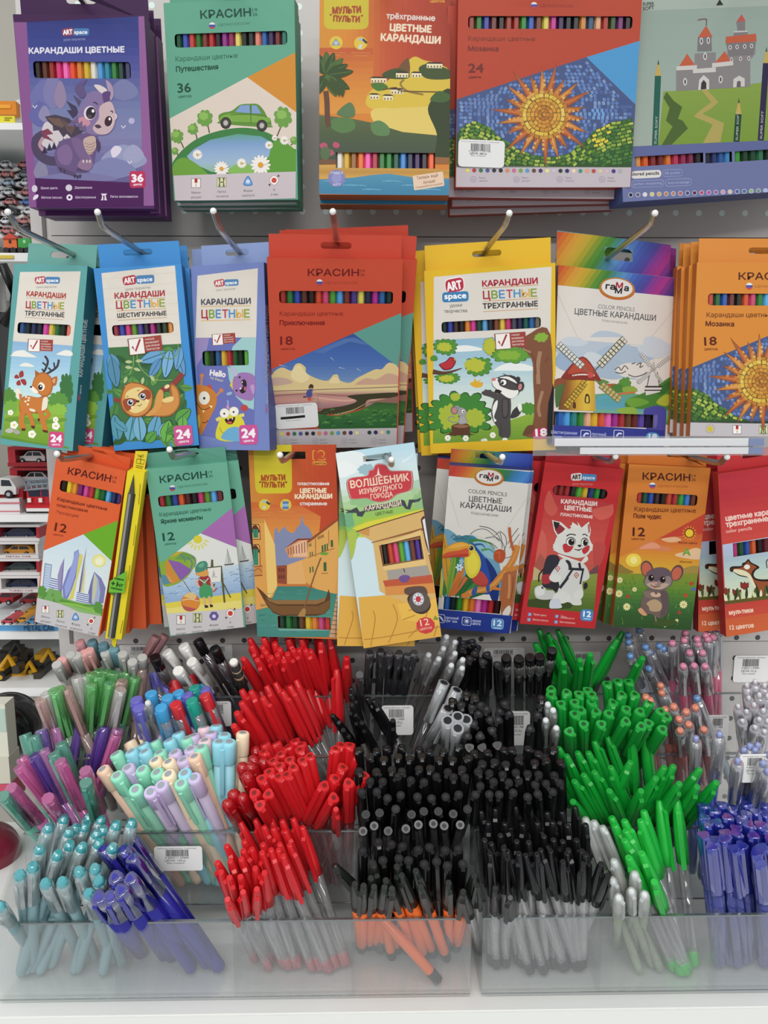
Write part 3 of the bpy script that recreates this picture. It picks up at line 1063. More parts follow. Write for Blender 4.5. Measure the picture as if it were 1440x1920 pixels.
for x, y in ((540, 1050), (575, 1020), (610, 1060), (640, 1090)):
    b.P('6b5a80', [(x + 40, y - 40), (x - 20, y + 10), (x + 45, y + 20)])
b.L('cdbcc8', 14, '925,960 940,985 925,1010')
b.art_logo(590, 270, 235, 0, red='8a3a58', blue='4a78ac', sub='уроки творчества', subcol='9aa0c0')
b.X('КАРАНДАШИ ЦВЕТНЫЕ', 200, 452, 1004, 440, 46, 'dedbe6', 2.4)
for t, x, y, x1 in (('Яркие цвета', 300, 1596, 440), ('Деревянные', 585, 1592, 733), ('Мягкое письмо', 305, 1676, 480), ('Шестигранные', 592, 1674, 765), ('Легко затачиваются', 885, 1668, 1118)):
    b.X(t, x, y, x1, y, 19, 'c9b6cc', 1)
b.E('cdc6d2', 248, 1592, 24, 30).E('cdc6d2', 537, 1585, 28).B('ded6e2', '235,1688 245,1652 278,1642 272,1672').E('e4dce6', 542, 1666, 26).E('481852', 542, 1666, 11)
b.P('ded6e2', '806,1634 860,1634 848,1648 852,1676 860,1690 836,1690 838,1650 826,1650 828,1690 806,1690 814,1676 818,1648')
b.badge(1115, 1512, 132, -2, '36', 'цветов', 'b83058')
b.done()
b.dup(.000, .018, -.003, .3, 'second purple dragon pencil pack, just behind the front one')
b.dup(.002, .036, -.002, .2, 'rearmost purple dragon pencil pack, nearest the panel')

# --- green 36 pack with a car
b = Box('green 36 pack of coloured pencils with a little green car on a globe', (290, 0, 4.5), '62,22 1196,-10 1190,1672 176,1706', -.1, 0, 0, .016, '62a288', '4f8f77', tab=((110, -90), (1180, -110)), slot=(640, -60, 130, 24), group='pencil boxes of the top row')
b.win('170,296 1118,250 1118,366 170,412', '1a4a30 3c50a8 c04038 2c6c2a 7a3430 b03030 2c1c28 8c3484 8e2c58 dccc64 1c201c 24302a d8806a 2c5c9c 3a2850 6c2828 1c6a5c')
b.start().round_win('62a288')
b.krasin(388, 158, 812, 136, 66, '1e4a3c')
b.flag(485, 216, 27, 'СДЕЛАНО В РОССИИ', 532, 220, 802, 206, 19, '33624f')
b.X('Карандаши цветные', 178, 520, 700, 488, 42, '265844').X('Путешествия', 182, 606, 536, 584, 42, '1c4a38', 1.8)
b.X('36', 196, 782, 306, 774, 76, '1e4a3a', 1.2).X('цветов', 200, 826, 310, 820, 22, '265442', .8)
b.P('cd8a34', '780,652 1206,432 1200,955').P('d8cabc', '780,652 1198,950 1192,1450 160,1482 128,1000')
b.B('3f7c44', '150,1400 165,1350 250,1250 380,1160 560,1100 740,1078 900,1100 1050,1170 1150,1240 1210,1290 1230,1460 700,1500 170,1490')
b.G('5e9c84 7c9cc4 90aacc 9cb4c8 8cb48c', [(330, 1260), (470, 1180), (700, 1130), (900, 1150), (1000, 1210), (990, 1300), (880, 1400), (700, 1450), (480, 1450), (330, 1380), (270, 1320)], 16)
b.B('6c9c3c', '170,1370 250,1330 350,1380 430,1450 430,1480 160,1485').B('5e9638', '1000,1200 1080,1190 1200,1290 1200,1450 900,1460 960,1330').B('84b45a', '620,1460 680,1390 760,1370 830,1420 860,1460')
b.P('62a288', '1196,955 1260,955 1260,1680 1190,1680')
for x, y, r, st in ((188, 1150, 52, (245, 1250)), (325, 1090, 44, (358, 1172)), (425, 1000, 64, (462, 1122)), (1085, 990, 74, (1032, 1150)), (1175, 1185, 30, (1150, 1225)), (172, 1275, 28, (196, 1312))):
    b.L('5c4c38', 10, [(x, y), ((x + st[0]) / 2 + 6, (y + st[1]) / 2), st])
    b.scallop('6c9a48', x, y, r, r * 1.15, 8, int(x))
    b.scallop('8ab45a', x - r * .2, y - r * .3, r * .6, r * .55, 7, int(y))
b.B('5f8a3a', '540,975 580,950 650,935 720,885 800,876 870,880 920,930 950,985 975,1000 985,1055 960,1075 560,1045 545,1020')
b.B('79a545', '560,985 660,960 940,985 960,1030 760,1030 570,1020').P('7f9cc8', '680,945 725,890 800,886 806,955').P('7f9cc8', '820,888 860,892 900,958 818,956')
b.L('46642c', 5, '640,970 800,965 950,985').L('46642c', 5, '810,890 812,1038')
for x, y in ((600, 1038), (905, 1060)):
    b.E('33302e', x, y, 45, 50).E('4a4644', x, y, 34, 38).E('b8b2ac', x, y, 20, 23)
b.L('8a8f70', 10, '960,1058 988,1062')
for x, y, r in ((895, 1392, 82), (565, 1424, 62), (362, 1305, 42), (735, 1378, 42), (965, 1225, 34), (1095, 1185, 38), (1012, 1165, 24)):
    b.petals('ece6de', x, y, r, 14, 'd89c30' if r > 50 else 'c8b478', .3)
b.P('c6bcc0', '160,1482 1192,1448 1190,1674 176,1704')
b.icons([(350, 1546), (566, 1538), (788, 1530), (1008, 1522)], 40, ('Мягко|рисуют', 'Легко|точатся', 'Форма|корпуса', 'Ø|3 мм'), 19, True, -1.5)
b.done()
b.dup(-.001, .017, -.001, -.2, 'second green car pencil pack, just behind the front one')
b.dup(-.001, .034, -.001, -.1, 'rearmost green car pencil pack, nearest the panel')

# --- orange seaside pack (figures left out)
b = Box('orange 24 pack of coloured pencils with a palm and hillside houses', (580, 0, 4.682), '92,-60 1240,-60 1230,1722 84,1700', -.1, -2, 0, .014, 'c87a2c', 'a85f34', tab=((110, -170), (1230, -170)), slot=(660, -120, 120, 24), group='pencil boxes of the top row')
b.win('234,1330 1104,1352 1104,1490 234,1464', 'd6d2c6 c8a030 8a5a2c d8682c e45aa4 a02840 2c6c30 2c7434 1c4a34 3a7cbc 242c44 38204c 1e1a24 e05c34')
b.start()
b.G('cc8a30 cc7e2c b8502c a83c26 98341f', '88,-60 1245,-60 1240,900 88,900', 24, 0)
b.G('b8522a c6722c cc8430 cf8c38', '88,420 560,420 560,1000 88,1000', 10)
b.RR('c2b032', '128,-60 522,-60 520,258 128,258', .1)
b.X('МУЛЬТИ', 206, 122, 452, 112, 56, '9c4422', 3).X('ПУЛЬТИ', 212, 188, 440, 196, 50, '9c4422', 3).E('9c5a22', 188, 130, 10).E('9c5a22', 462, 138, 10)
b.X('цветов', 1062, 22, 1188, 22, 24, 'd09038', 2)
b.X('трёхгранные', 676, 162, 1102, 184, 48, 'dccfc6', 1.8).X('ЦВЕТНЫЕ', 708, 268, 1070, 286, 58, 'e6d2b8', 2.6).X('КАРАНДАШИ', 628, 356, 1148, 384, 60, 'e6d2b8', 2.6)
b.E('d4b838', 235, 375, 58).P('8c94a0', '190,400 276,400 234,332').E('b4bcc4', 234, 378, 16).E('d4b838', 450, 380, 58)
b.L('a8aeb4', 24, '430,350 460,345 478,370').L('383838', 20, '470,345 505,380').L('c4c8cc', 26, '455,390 440,430', False)
for x, x1, y in ((140, 318, 468), (195, 268, 490), (366, 536, 468), (400, 510, 494)):
    b.X('сделано качественно', x, y, x1, y, 11, 'd29a50')
b.B('ccb03e', '860,540 930,498 1010,530 1130,560 1240,640 1250,900 1120,960 560,960 520,820 700,700')
b.B('6a4a2c', '780,600 865,510 880,640 800,640')
b.B('3c4c26', '640,650 760,600 870,640 860,690 700,690').B('3c4c26', '960,600 1060,560 1240,620 1240,690 1030,690').B('46702c', '540,740 640,730 690,770 600,800')
for x, y, n_ in ((760, 660, 4), (900, 660, 3), (1030, 578, 5), (540, 705, 5), (715, 805, 4), (530, 850, 3), (650, 860, 3)):
    b.P('31201a', [(x - 12, y - 18), (x + 16, y - 32), (x + n_ * 28 - 20, y - 30), (x + n_ * 28 + 14, y - 14)])
    b.P('ddd0ac', [(x, y - 18), (x + n_ * 28, y - 16), (x + n_ * 27, y + 22), (x, y + 20)])
    for k in range(n_):
        b.P('4c3c2c', [(x + 8 + k * 27, y), (x + 18 + k * 27, y), (x + 18 + k * 27, y + 16), (x + 8 + k * 27, y + 16)])
b.L('8a6c34', 16, '830,700 800,740 860,800 1000,830').L('5c4424', 10, '640,790 760,770 820,800 1240,810')
b.B('d9bc5c', '560,960 760,960 760,1060 700,1100 720,1170 560,1060').P('d2ba62', '560,960 1130,930 1130,1330 560,1330')
b.G('55603c 465434 3e4c38 3a463a', '84,1010 360,1040 560,1080 820,1160 1240,1200 1240,1420 84,1420', 12)
b.B('4f7440', '190,1060 280,1030 380,1050 400,1130 300,1170 200,1130').B('557a48', '540,1090 620,1060 700,1120 690,1190 570,1180').B('547048', '240,1000 350,900 400,960 380,1030')
b.B('2c3a1e', '1040,960 1130,830 1260,820 1260,1370 1110,1370 1120,1180').B('3d5a2a', '1060,880 1140,800 1250,850 1180,900')
b.L('5c3a2a', 46, '145,800 155,900 160,1060 175,1110')
for a in (-170, -150, -120, -95, -60, -35, -10, 15, 150, 130, 60, 40):
    b.leaf('2f4520' if a % 20 else '45602c', 150, 660, 210 if abs(a) > 20 else 240, 90, a * .75 + (20 if a > 0 else 0), '56702c')
for k in range(9):
    b.leaf('33491f', 110 + k * 24, 680 + (k % 3) * 14, 150, 40, 70 + (k - 4) * 6)
for x, y in ((125, 1280), (235, 1275), (185, 1340)):
    b.scallop('b04a66', x, y, 34, 28, 8, x)
b.scallop('4f6440', 140, 1350, 50, 60, 9, 4)
b.P('6a4a34', '84,1400 240,1400 240,1440 84,1445').P('8a5a34', '1104,1380 1240,1385 1240,1440 1104,1440')
b.G('c49c4c b08038 c89e4c', '84,1445 1240,1490 1240,1560 84,1570', 8)
b.G('4a88a4 3a7c9c 347496', [(84, 1575), (380, 1560), (560, 1535), (700, 1525), (900, 1555), (1240, 1570), (1235, 1722), (84, 1702)], 8)
for k in range(14):
    x, y = 120 + (k * 173) % 1000, 1590 + (k * 37) % 110
    b.L('5f9cb4', 7, [(x, y), (x + 70, y - 5), (x + 130, y + 2)])
b.E('7a7aac', 240, 1565, 76).E('8c8cba', 240, 1565, 44).X('УЧИМСЯ', 186, 1530, 296, 1530, 22, 'c8c6dc', 1).X('АРТ', 206, 1632, 276, 1632, 20, 'c8c6dc', 1)
b.RR('d8bca4', '906,1545 1172,1505 1186,1632 920,1672', .05)
b.X('Теперь ещё', 944, 1578, 1130, 1550, 26, '8c6c54', .8).X('лучше!', 1000, 1615, 1106, 1600, 26, '8c6c54', .8).X('Складываются в домик', 934, 1655, 1172, 1618, 16, '8c6c54')
b.done()
b.dup(-.001, .015, -.005, .2, 'second orange palm pencil pack, just behind the front one')

# --- mosaic sun design, on two packs
def mosaic(b, o, k, peak, left, rt, base):
    """sky, sun and hills laid as small tiles; o, k place the drawing"""
    X = lambda x, y: (o[0] + x * k, o[1] + y * k)
    rr = random.Random(11)
    b.P('45557f', [peak, rt, (rt[0], base), (left[0], base), left])
    b.fix = b.layer([b.loc(*X(0, 0)), b.loc(*X(1250, 700))])
    sky = ['5874a8', '6c88b8', '4a6498', '7c94bc', '5c78b4', '6484b8', '3f5384']
    grn = ['6a8c34', '82a03c', '547a30', '9cb048', '3d6a30', '4c7c38', 'a8b850']
    def top(x):                                    # upper edge of the picture
        (ax, ay), (bx, by), (cx_, cy_) = left, peak, rt
        return ay + (by - ay) * (x - ax) / (bx - ax) if x < bx else by + (cy_ - by) * (x - bx) / (cx_ - bx)
    HP = [(-20, 440), (4, 430), (60, 365), (124, 340), (200, 375), (324, 470), (430, 540), (544, 580), (660, 588), (754, 570), (860, 490), (964, 395), (1080, 345), (1240, 318), (1300, 315)]
    def hill(x):
        for (x0, y0), (x1, y1) in zip(HP, HP[1:]):
            if x <= x1:
                t = (x - x0) / (x1 - x0)
                return y0 + (y1 - y0) * t * t * (3 - 2 * t)
        return 315
    def quad(x, y, w_, h_, a, c):
        ca, sa = math.cos(a), math.sin(a)
        p = [(x + (i * w_ * ca - j * h_ * sa) * .5 * rr.uniform(.8, 1), y + (i * w_ * sa + j * h_ * ca) * .5 * rr.uniform(.8, 1)) for i, j in ((-1, -1), (1, -1), (1, 1), (-1, 1))]
        q = [X(*t) for t in p]
        if all(top(t[0]) + 3 < t[1] < base - 2 and left[0] < t[0] < rt[0] for t in q):
            b.P(c, q)
    y = -330
    while y < 720:
        x = 0.
        while x < 1215:
            d = math.hypot(x - 595, y - 300)
            ang = math.atan2(y - 300, x - 595) + math.pi / 2 if d < 480 else math.sin(x / 170 + y / 120) * .9
            if d > 225 and y < hill(x) - 6 and rr.random() < .86:
                if math.hypot(x - 960, y - 300) < 52:
                    c = '6c98cc'
                elif math.hypot(x - 170, y - 200) < 120:
                    c = rr.choice(('5c74a8', '6880b0'))
                else:
                    c = rr.choice(sky)
                quad(x, y, 27, 21, ang, c)
            x += 31 * rr.uniform(.85, 1.1)
        y += 25
    b.fix += 1
    pts = [X(x, hill(x)) for x in range(0, 1240, 40)]
    b.P('31502a', pts + [(rt[0], base), (left[0], base)])
    b.fix += 1
    for i in range(12):
        x = 0.
        while x < 1230:
            yy = hill(x) + 12 + i * 25
            sl = math.atan2(hill(x + 30) - hill(x), 30)
            c = rr.choice(grn if i < 7 else ['3c6c34', '4a7c3c', '2f5c2c', '56843c'])
            if 940 < x < 1060 and i < 5 and rr.random() < .5:
                c = 'd4c444'
            quad(x, yy, 33, 19, sl, c)
            x += 36 * rr.uniform(.8, 1.15)
    b.fix += 1
    cx, cy_ = 595, 300
    n = 22
    for i in range(n):
        a = 2 * math.pi * i / n + .1
        ln = 290 + 40 * ((i * 7) % 3)
        for dl, wd, c in ((ln, .15, '8a4c2c'), (ln - 20, .11, ('b06a34', 'c07c3c', 'a85c34')[i % 3]), (ln - 80, .06, ('cc9048', 'd49c54', 'c0703c')[i % 3])):
            b.P(c, [X(cx + 150 * math.cos(a - wd * 1.4), cy_ + 150 * math.sin(a - wd * 1.4)), X(cx + dl * math.cos(a), cy_ + dl * math.sin(a)), X(cx + 150 * math.cos(a + wd * 1.4), cy_ + 150 * math.sin(a + wd * 1.4))])
            b.fix += 1
        b.fix -= 3
        for j in range(3):
            r0 = 175 + j * 30
            b.fix += 4
            quad(cx + r0 * math.cos(a + .06), cy_ + r0 * math.sin(a + .06), 20, 17, a, rr.choice(('c47c40', 'd49450', 'a85430', 'd8a85c')))
            b.fix -= 4
    b.fix += 5
    b.E('7c5c28', *X(cx, cy_), 168 * k, 170 * k, 0, 28)
    b.fix += 1
    for r0, m, h_, cs in ((157, 30, 24, ('c48c3c', 'b87834', 'd09c4c')), (132, 26, 26, ('d4b040', 'd8b84c', 'dcc060')), (104, 22, 24, ('c48a34', 'd09c3c', 'c8943c')), (78, 16, 24, ('c07c30', 'cc9038', 'd4a044')), (52, 12, 22, ('b87430', 'cc8c38')), (28, 7, 20, ('c08034', 'b06c2c')), (4, 1, 20, ('c88c38',))):
        for i in range(m):
            a = 2 * math.pi * (i + rr.uniform(-.15, .15)) / m
            quad(cx + r0 * math.cos(a), cy_ + r0 * math.sin(a), 2 * math.pi * r0 / m * .9 + 2, h_, a + math.pi / 2, rr.choice(cs))
    b.fix = None

b = Box('tall red 24 pack of coloured pencils with a mosaic sun', (830, 0, 3.6), '102,-60 1352,-60 1264,1268 90,1262', -.105, 0, 0, .014, 'b0442f', 'a83a2c', tab=((120, -170), (1340, -170)), slot=(720, -110, 130, 20), group='pencil boxes of the top row')
b.win('172,96 1280,122 1280,208 172,182', '882820 2c6a2c 343c90 642c24 1c1412 8c3424 942820 2c7c2c 2c54a4 6c3424 d0c04c b42c84 301a44 1c1c24 1a1820 c4803c 244a6c d49c74 9a2c24 2c4a24 6c2c64 281820')
b.start().round_win('b0442f')
b.P('4a92c4', '970,386 1342,272 1308,712').P('b0442f', '1308,712 1360,272 1360,1290 1264,1290')
mosaic(b, (96, 480), .985, (970, 386), (92, 672), (1306, 712), 1130)
b.E('cbb838', 1060, 942, 20)
b.P('bdb4ba', '92,1118 1272,1130 1264,1268 90,1262')
b.flag(617, 36, 22, 'СДЕЛАНО В РОССИИ', 655, 46, 880, 50, 16, '7c3024')
b.X('Карандаши цветные', 172, 274, 624, 278, 30, '7c3526', .7).X('Мозаика', 172, 344, 376, 346, 32, '722c22', 1.8)
b.X('24', 174, 488, 274, 488, 58, '6e2c22', 1.4).X('цвета', 174, 528, 258, 528, 16, '6e2c22', .8)
b.swatches(168, 1150, 1198, 1156, 15, DOTS)
for x, t, u in ((208, 'Яркие', 'цвета'), (498, 'Мягко', 'рисуют'), (790, 'Легко', 'точатся'), (1076, 'Прочный', 'корпус')):
    b.E('8c8690', x, 1211, 21, 21).E('bdb4ba', x, 1211, 18, 18).E('8c8690', x, 1211, 9).E('bdb4ba', x, 1211, 6)
    b.X(t, x + 36, 1206, x + 80, 1207, 12, '77727a').X(u, x + 36, 1226, x + 92, 1227, 12, '77727a')
b.sticker('106,940 420,954 412,1136 102,1126', '280')
b.done()
b.dup(-.008, .016, -.006, -.6, 'second tall red mosaic pencil pack, just behind the front one')
b.dup(-.003, .031, -.009, 1.0, 'third tall red mosaic pencil pack, crooked in the stack')
b.dup(-.006, .045, -.013, 1.8, 'rearmost tall red mosaic pencil pack, tilted lowest')

# --- castle set at the right edge
b = Box('wide blue-grey pencil set with a castle on a green hill', (1100, 0, 4.174), '236,-60 2100,-110 2100,1450 270,1590', -.085, 0, 0, .03, '6b729c', '46568e', tab=((500, -170), (1800, -215)), slot=(1152, -124, 130, 26), group='pencil boxes of the top row')
b.win('380,1226 912,1196 912,1274 380,1302', 'c88a4a cc5a2c 7c2c2c 6c2626 cc6c30 ac3450 8c2a4c 782a44 282228')
b.win('930,1196 1138,1190 1138,1270 930,1276', '20222c 2a3460 2c5490 3c7cb0')
b.win('1160,1190 2000,1130 2000,1212 1160,1268', '3c8a34 1c3c24 1e4028 2c6a4a 1c2a20 c8b040 a83c30 5c3460 2c3c6c 7c4c2c 3c7c9c 8c2c5c b0a040 3c3c44')
b.start()
b.G('8e9e94 94a49a 9aa69c', '230,-60 2110,-110 2110,1085 270,1150', 10)
b.P('a0aca2', '300,-110 2110,-160 2110,20 440,86 300,90')
b.X('SUPER', 440, 44, 528, 40, 24, '585c58', 2).X('SOFT', 440, 82, 528, 72, 28, '585c58', 2).P('2c302e', '1012,44 1040,-6 1070,40')
b.G('839a46 7a9440 739038', '600,715 900,705 1300,655 2100,560 2100,1090 560,1146', 10)
b.P('4a6030', '625,718 600,765 648,845 620,945 672,990 585,1140 660,1136 792,1005 752,945 714,930 748,838 682,790')
b.P('a89a58', '892,700 940,700 1030,800 975,850 905,890 1075,965 1045,1112 910,1122 985,975 838,912 880,870 975,800')
b.P('827e7e', '700,545 1100,470 1100,330 1320,330 1320,420 1280,470 1280,680 700,712')
b.P('827e7e', '845,420 1010,410 1010,560 845,570').P('767274', '870,290 975,290 980,400 865,402').P('767274', '1090,340 1325,330 1300,430 1115,440')
b.P('7a7678', '1170,170 1240,165 1240,240 1180,240').P('c0bcb8', '1150,245 1260,240 1260,252 1150,258').P('7a7678', '1150,255 1260,250 1260,275 1150,280')
b.P('b85a40', '720,525 785,420 848,512').P('b85a40', '870,294 934,200 984,288').P('b85a40', '1000,495 1080,400 1128,484').P('b85a40', '1090,288 1325,264 1328,325 1086,340').P('b8544a', '1172,170 1212,112 1244,164')
b.L('585454', 7, '936,200 938,148', False).L('7c5c54', 9, '870,158 905,150 935,150')
for p in ('700,520 862,510 862,545 700,552', '830,542 1010,528 1010,565 830,575', '980,495 1145,478 1145,512 980,530'):
    b.P('c4c0bc', p)
for x, y, w_, h_ in ((770, 640, 16, 30), (897, 322, 13, 28), (951, 318, 13, 28), (926, 442, 15, 30), (1048, 622, 16, 30), (1122, 372, 13, 18), (1176, 368, 13, 18), (1236, 364, 13, 18), (1290, 360, 13, 18), (1132, 468, 12, 18), (1204, 460, 12, 18), (1268, 458, 12, 18)):
    b.E('c8c4c0', x, y, w_, h_).E('46403e', x, y, w_ * .4, h_ * .62)
b.P('c8c4c0', '872,705 880,625 915,588 958,625 958,700').P('3c3636', '892,702 896,650 915,625 936,650 936,698').P('c4c0bc', '1145,685 1148,620 1192,592 1236,615 1236,676').P('645c5a', '1172,682 1176,640 1192,632 1205,640 1205,680')
for x0, y0, x1, y1, c in ((560, 590, 535, 1140, '235a4c'), (1190, 890, 1172, 1110, '22402c'), (1406, 490, 1362, 1100, '2e2846')):
    b.P(c, [(x0 - 26, y0), (x0 + 22, y0), (x1 + 24, y1), (x1 - 24, y1)])
    b.P('b8a058', [(x0 - 26, y0 + 4), (x0 - 6, y0 - 92), (x0 + 6, y0 - 92), (x0 + 22, y0 + 4)])
    b.P('37463c', [(x0 - 7, y0 - 84), (x0 + 1, y0 - 124), (x0 + 7, y0 - 84)])
    b.X('SUPER SOFT', x1 + 10, y1 - 12, x1 + 22, y1 - 230, 17, 'a8b0a8', 1)
b.P('5c6492', '270,1150 2110,1070 2110,1118 270,1240')
b.RR('d6d2cc', '350,1340 584,1328 584,1388 350,1400', .45).X('colored pencils', 330, 1376, 566, 1366, 26, '3c3c44', 1.4)
for q_, t in (('594,1328 752,1322 752,1378 594,1386', '5B quality'), ('350,1415 606,1405 606,1460 350,1470', 'perfect sharpening'), ('616,1402 822,1394 822,1452 616,1462', 'Anti-breakage')):
    c = ptl(q_)
    b.RR('98a0c4', q_, .45)
    m = (sum(p[0] for p in c) / 4, sum(p[1] for p in c) / 4)
    b.RR('6b729c', [(m[0] + (p[0] - m[0]) * .972, m[1] + (p[1] - m[1]) * .87) for p in c], .45)
    b.X(t, c[3][0] + 18, c[3][1] - 20, c[2][0] - 18, c[2][1] - 20, 20, '98a0c4', .8)
for i, c in enumerate('24202a 5a5a78 d8d4d8 d0c468 c8a050 b87450 b08470 b06060 484c74 5c2444 b8486c b44c9c 8c5c94 cc90ac dcb8a0 46608c 4c6c88 88b070 6c8c78 a0b4d8 5c84b8 3c5484'.split()):
    b.E('c0c0d0', 345 + i * 55.5, 1526 - i * 1.8, 19).E(c, 345 + i * 55.5, 1526 - i * 1.8, 14)
b.done()
# --- teal deer pack
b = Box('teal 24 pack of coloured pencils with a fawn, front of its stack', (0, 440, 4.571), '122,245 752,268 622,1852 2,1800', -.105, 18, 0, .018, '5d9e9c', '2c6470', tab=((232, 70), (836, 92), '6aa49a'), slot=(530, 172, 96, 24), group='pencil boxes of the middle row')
b.win('152,745 608,778 602,876 150,838', '2c4c78 1c2028 242a4c 20242c c8449c c8b444 2c6038 20241f d8705c')
b.start()
b.P('d9d3c8', '172,320 692,314 622,952 110,912').round_win('d9d3c8')
b.G('8ab0d0 9cc4dc b4d8e0 d4e4dc', '110,912 622,952 560,1500 60,1440', 14)
for q_ in ('100,1030 130,1000 200,990 240,1010 300,1040 300,1052 100,1040', '170,1120 210,1098 260,1108 290,1132 180,1128', '490,1020 560,990 616,1005 612,1040 500,1030'):
    b.B('e6e4dc', q_)
b.G('7fa63a 8cb03c 7aa034 6f9830', '52,1400 560,1440 548,1815 20,1738', 10)
for x, y, rx, ry, c in ((80, 1390, 60, 80, '57883c'), (570, 1320, 60, 130, '3c7040'), (500, 1420, 90, 70, '5a9040'), (90, 1480, 60, 60, '78a844'), (500, 1500, 80, 50, '8ab848')):
    b.scallop(c, x, y, rx, ry, 10, int(x + y))
b.B('6a9434', '60,1570 200,1560 380,1590 550,1570 545,1600 300,1625 60,1600').B('5f8c30', '30,1720 300,1780 545,1810 548,1830 20,1745')
E4 = 'c47838'
b.L('3f3a40', 19, '395,1195 440,1170 490,1130 505,1070').L('3f3a40', 15, '440,1165 415,1140').L('3f3a40', 14, '470,1145 462,1095').L('3f3a40', 19, '370,1190 400,1130 410,1080 385,1040').L('3f3a40', 14, '395,1120 365,1095').L('3f3a40', 13, '375,1170 360,1150')
b.B('a85f30', '182,1410 230,1380 330,1395 400,1370 410,1440 370,1530 260,1530 190,1560 165,1480')
b.B(E4, '180,1420 240,1385 330,1400 390,1400 395,1450 350,1510 260,1520 200,1540 172,1480')
b.L(E4, 46, '195,1520 185,1600 205,1670', True).L(E4, 36, '245,1520 270,1580 285,1640').L(E4, 44, '340,1490 370,1600 390,1680').L(E4, 30, '390,1500 420,1540 385,1575 335,1590')
for p in ('185,1660 220,1660 215,1682 188,1680', '268,1635 300,1640 298,1665 270,1655', '365,1670 410,1680 410,1700 370,1690', '325,1572 345,1580 340,1602 326,1595'):
    b.P('5c2c20', p)
b.B('e6dcc8', '375,1400 410,1400 405,1480 365,1510 360,1480').B('e6dcc8', '255,1490 300,1500 300,1520 262,1510')
for x, y in ((225, 1390), (245, 1420), (220, 1430), (240, 1455), (250, 1400)):
    b.E('f0e4cc', x, y, 10, 8)
b.P('e8e0d0', '140,1390 130,1330 158,1318 172,1330 190,1370 175,1420')
b.P(E4, '165,1360 190,1370 185,1410 168,1415')
b.P('a85f30', '300,1160 305,1240 360,1200').B('b06c38', '430,1240 490,1215 480,1290 430,1290').B('dca070', '445,1250 475,1235 465,1275')
b.B('b06630', '275,1300 300,1220 360,1180 430,1210 455,1290 430,1370 370,1385 330,1360 280,1340').B(E4, '285,1300 310,1225 365,1190 425,1220 445,1290 420,1360 370,1375 330,1350')
b.B('efe6d6', '262,1320 280,1300 330,1350 300,1362').B('f2ead8', '325,1300 350,1265 385,1290 375,1330 340,1335').E('2a2020', 347, 1308, 20, 24).E('f4f0ec', 352, 1300, 7).E('2c2422', 268, 1305, 9)
for p in ('165,1230 125,1230 130,1205 150,1200', '170,1225 165,1185 195,1165 203,1210', '165,1245 140,1270 150,1292 180,1285', '175,1245 215,1240 228,1280 205,1290'):
    b.B('9c3a34', p)
for x, y in ((92, 1525), (122, 1632), (275, 1710), (478, 1585), (480, 1640)):
    b.petals('f0eee4', x, y, 34 if y > 1600 else 24, 5, 'd8c85c', .9)
b.B('b8b8ac', '45,1680 80,1658 115,1670 110,1695 70,1700').B('a4a49a', '115,1680 150,1670 178,1700 140,1712')
b.art_logo(405, 390, 220, 1, ink='efeae4', red='b04450', blue='4a80b4', sub='уроки творчества')
b.X('КАРАНДАШИ', 228, 525, 562, 545, 40, 'a84038', 2.2).colourful(222, 628, 552, 640, 56)
b.X('ТРЕХГРАННЫЕ', 214, 692, 550, 708, 38, '55504c', 2)
for p in ('225,540 560,556', '218,632 552,655', '210,708 545,730'):
    b.L('c8a488', 5, p, False)
b.tick(292, 950, 52, 2)
b.badge(482, 1755, 128, 3, '24', 'цвета')
b.plane('right')
A0, A1 = b.loc(700, 1215), b.loc(745, 730)
b.X('КАРАНДАШИ ЦВЕТНЫЕ', 705, 1218, 750, 730, 32, 'c4ccc8', 1.6).X('ART', 685, 1422, 692, 1375, 20, 'd05a70', 2).X('space', 692, 1368, 700, 1290, 16, 'c8d0d4', 1.5)
b.plane('front')
b.done()
b.dup(.026, .024, .002, -1.5, 'teal fawn pencil pack half hidden behind the front one', yaw=6)
b.dup(.036, .046, .006, -2.5, 'rearmost teal fawn pencil pack in deep shade', yaw=4)

# --- blue sloth pack
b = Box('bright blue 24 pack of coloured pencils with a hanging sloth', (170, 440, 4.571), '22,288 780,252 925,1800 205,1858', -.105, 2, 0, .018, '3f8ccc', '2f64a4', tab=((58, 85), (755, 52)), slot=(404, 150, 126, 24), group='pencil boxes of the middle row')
b.win('182,780 706,746 712,838 190,872', '8c3040 34429c c0386c 5c8c2c 4a3c88 2c2430 9c2c78 242824 2c3a24 d88a44')
b.start()
b.P('dbd4c8', '92,330 722,264 776,935 152,968').round_win('dbd4c8')
for i in range(7):
    b.L('cfc6b8', 3, [(100 + i * 8, 380 + i * 88), (732 + i * 7, 322 + i * 88)], False)
b.P('3f7040', '152,968 776,935 834,1750 222,1778')
rr = random.Random(3)
for i in range(46):
    x, y = rr.uniform(170, 800), rr.uniform(960, 1760)
    b.leaf(rr.choice(('4a8044', '37663a', '5a9048', '2f5c34', '6a9c4c')), x, y, rr.uniform(80, 150), rr.uniform(50, 80), rr.uniform(0, 360), '2a4a2c')
for x, y, ln, wd, a, c in ((165, 1020, 190, 110, 70, '5c94b4'), (180, 1050, 260, 110, 80, '5488a4'), (640, 1010, 230, 110, 160, '6aa0c8'), (680, 990, 240, 100, 100, '78acd0'), (720, 980, 240, 90, 70, '6498c4'), (600, 1060, 190, 80, 120, '5c90bc'), (770, 960, 200, 80, 100, '6aa0c8')):
    b.leaf('244a5c', x, y, ln * 1.04, wd * 1.1, a)
    b.leaf(c, x, y, ln, wd, a, '2c5470')
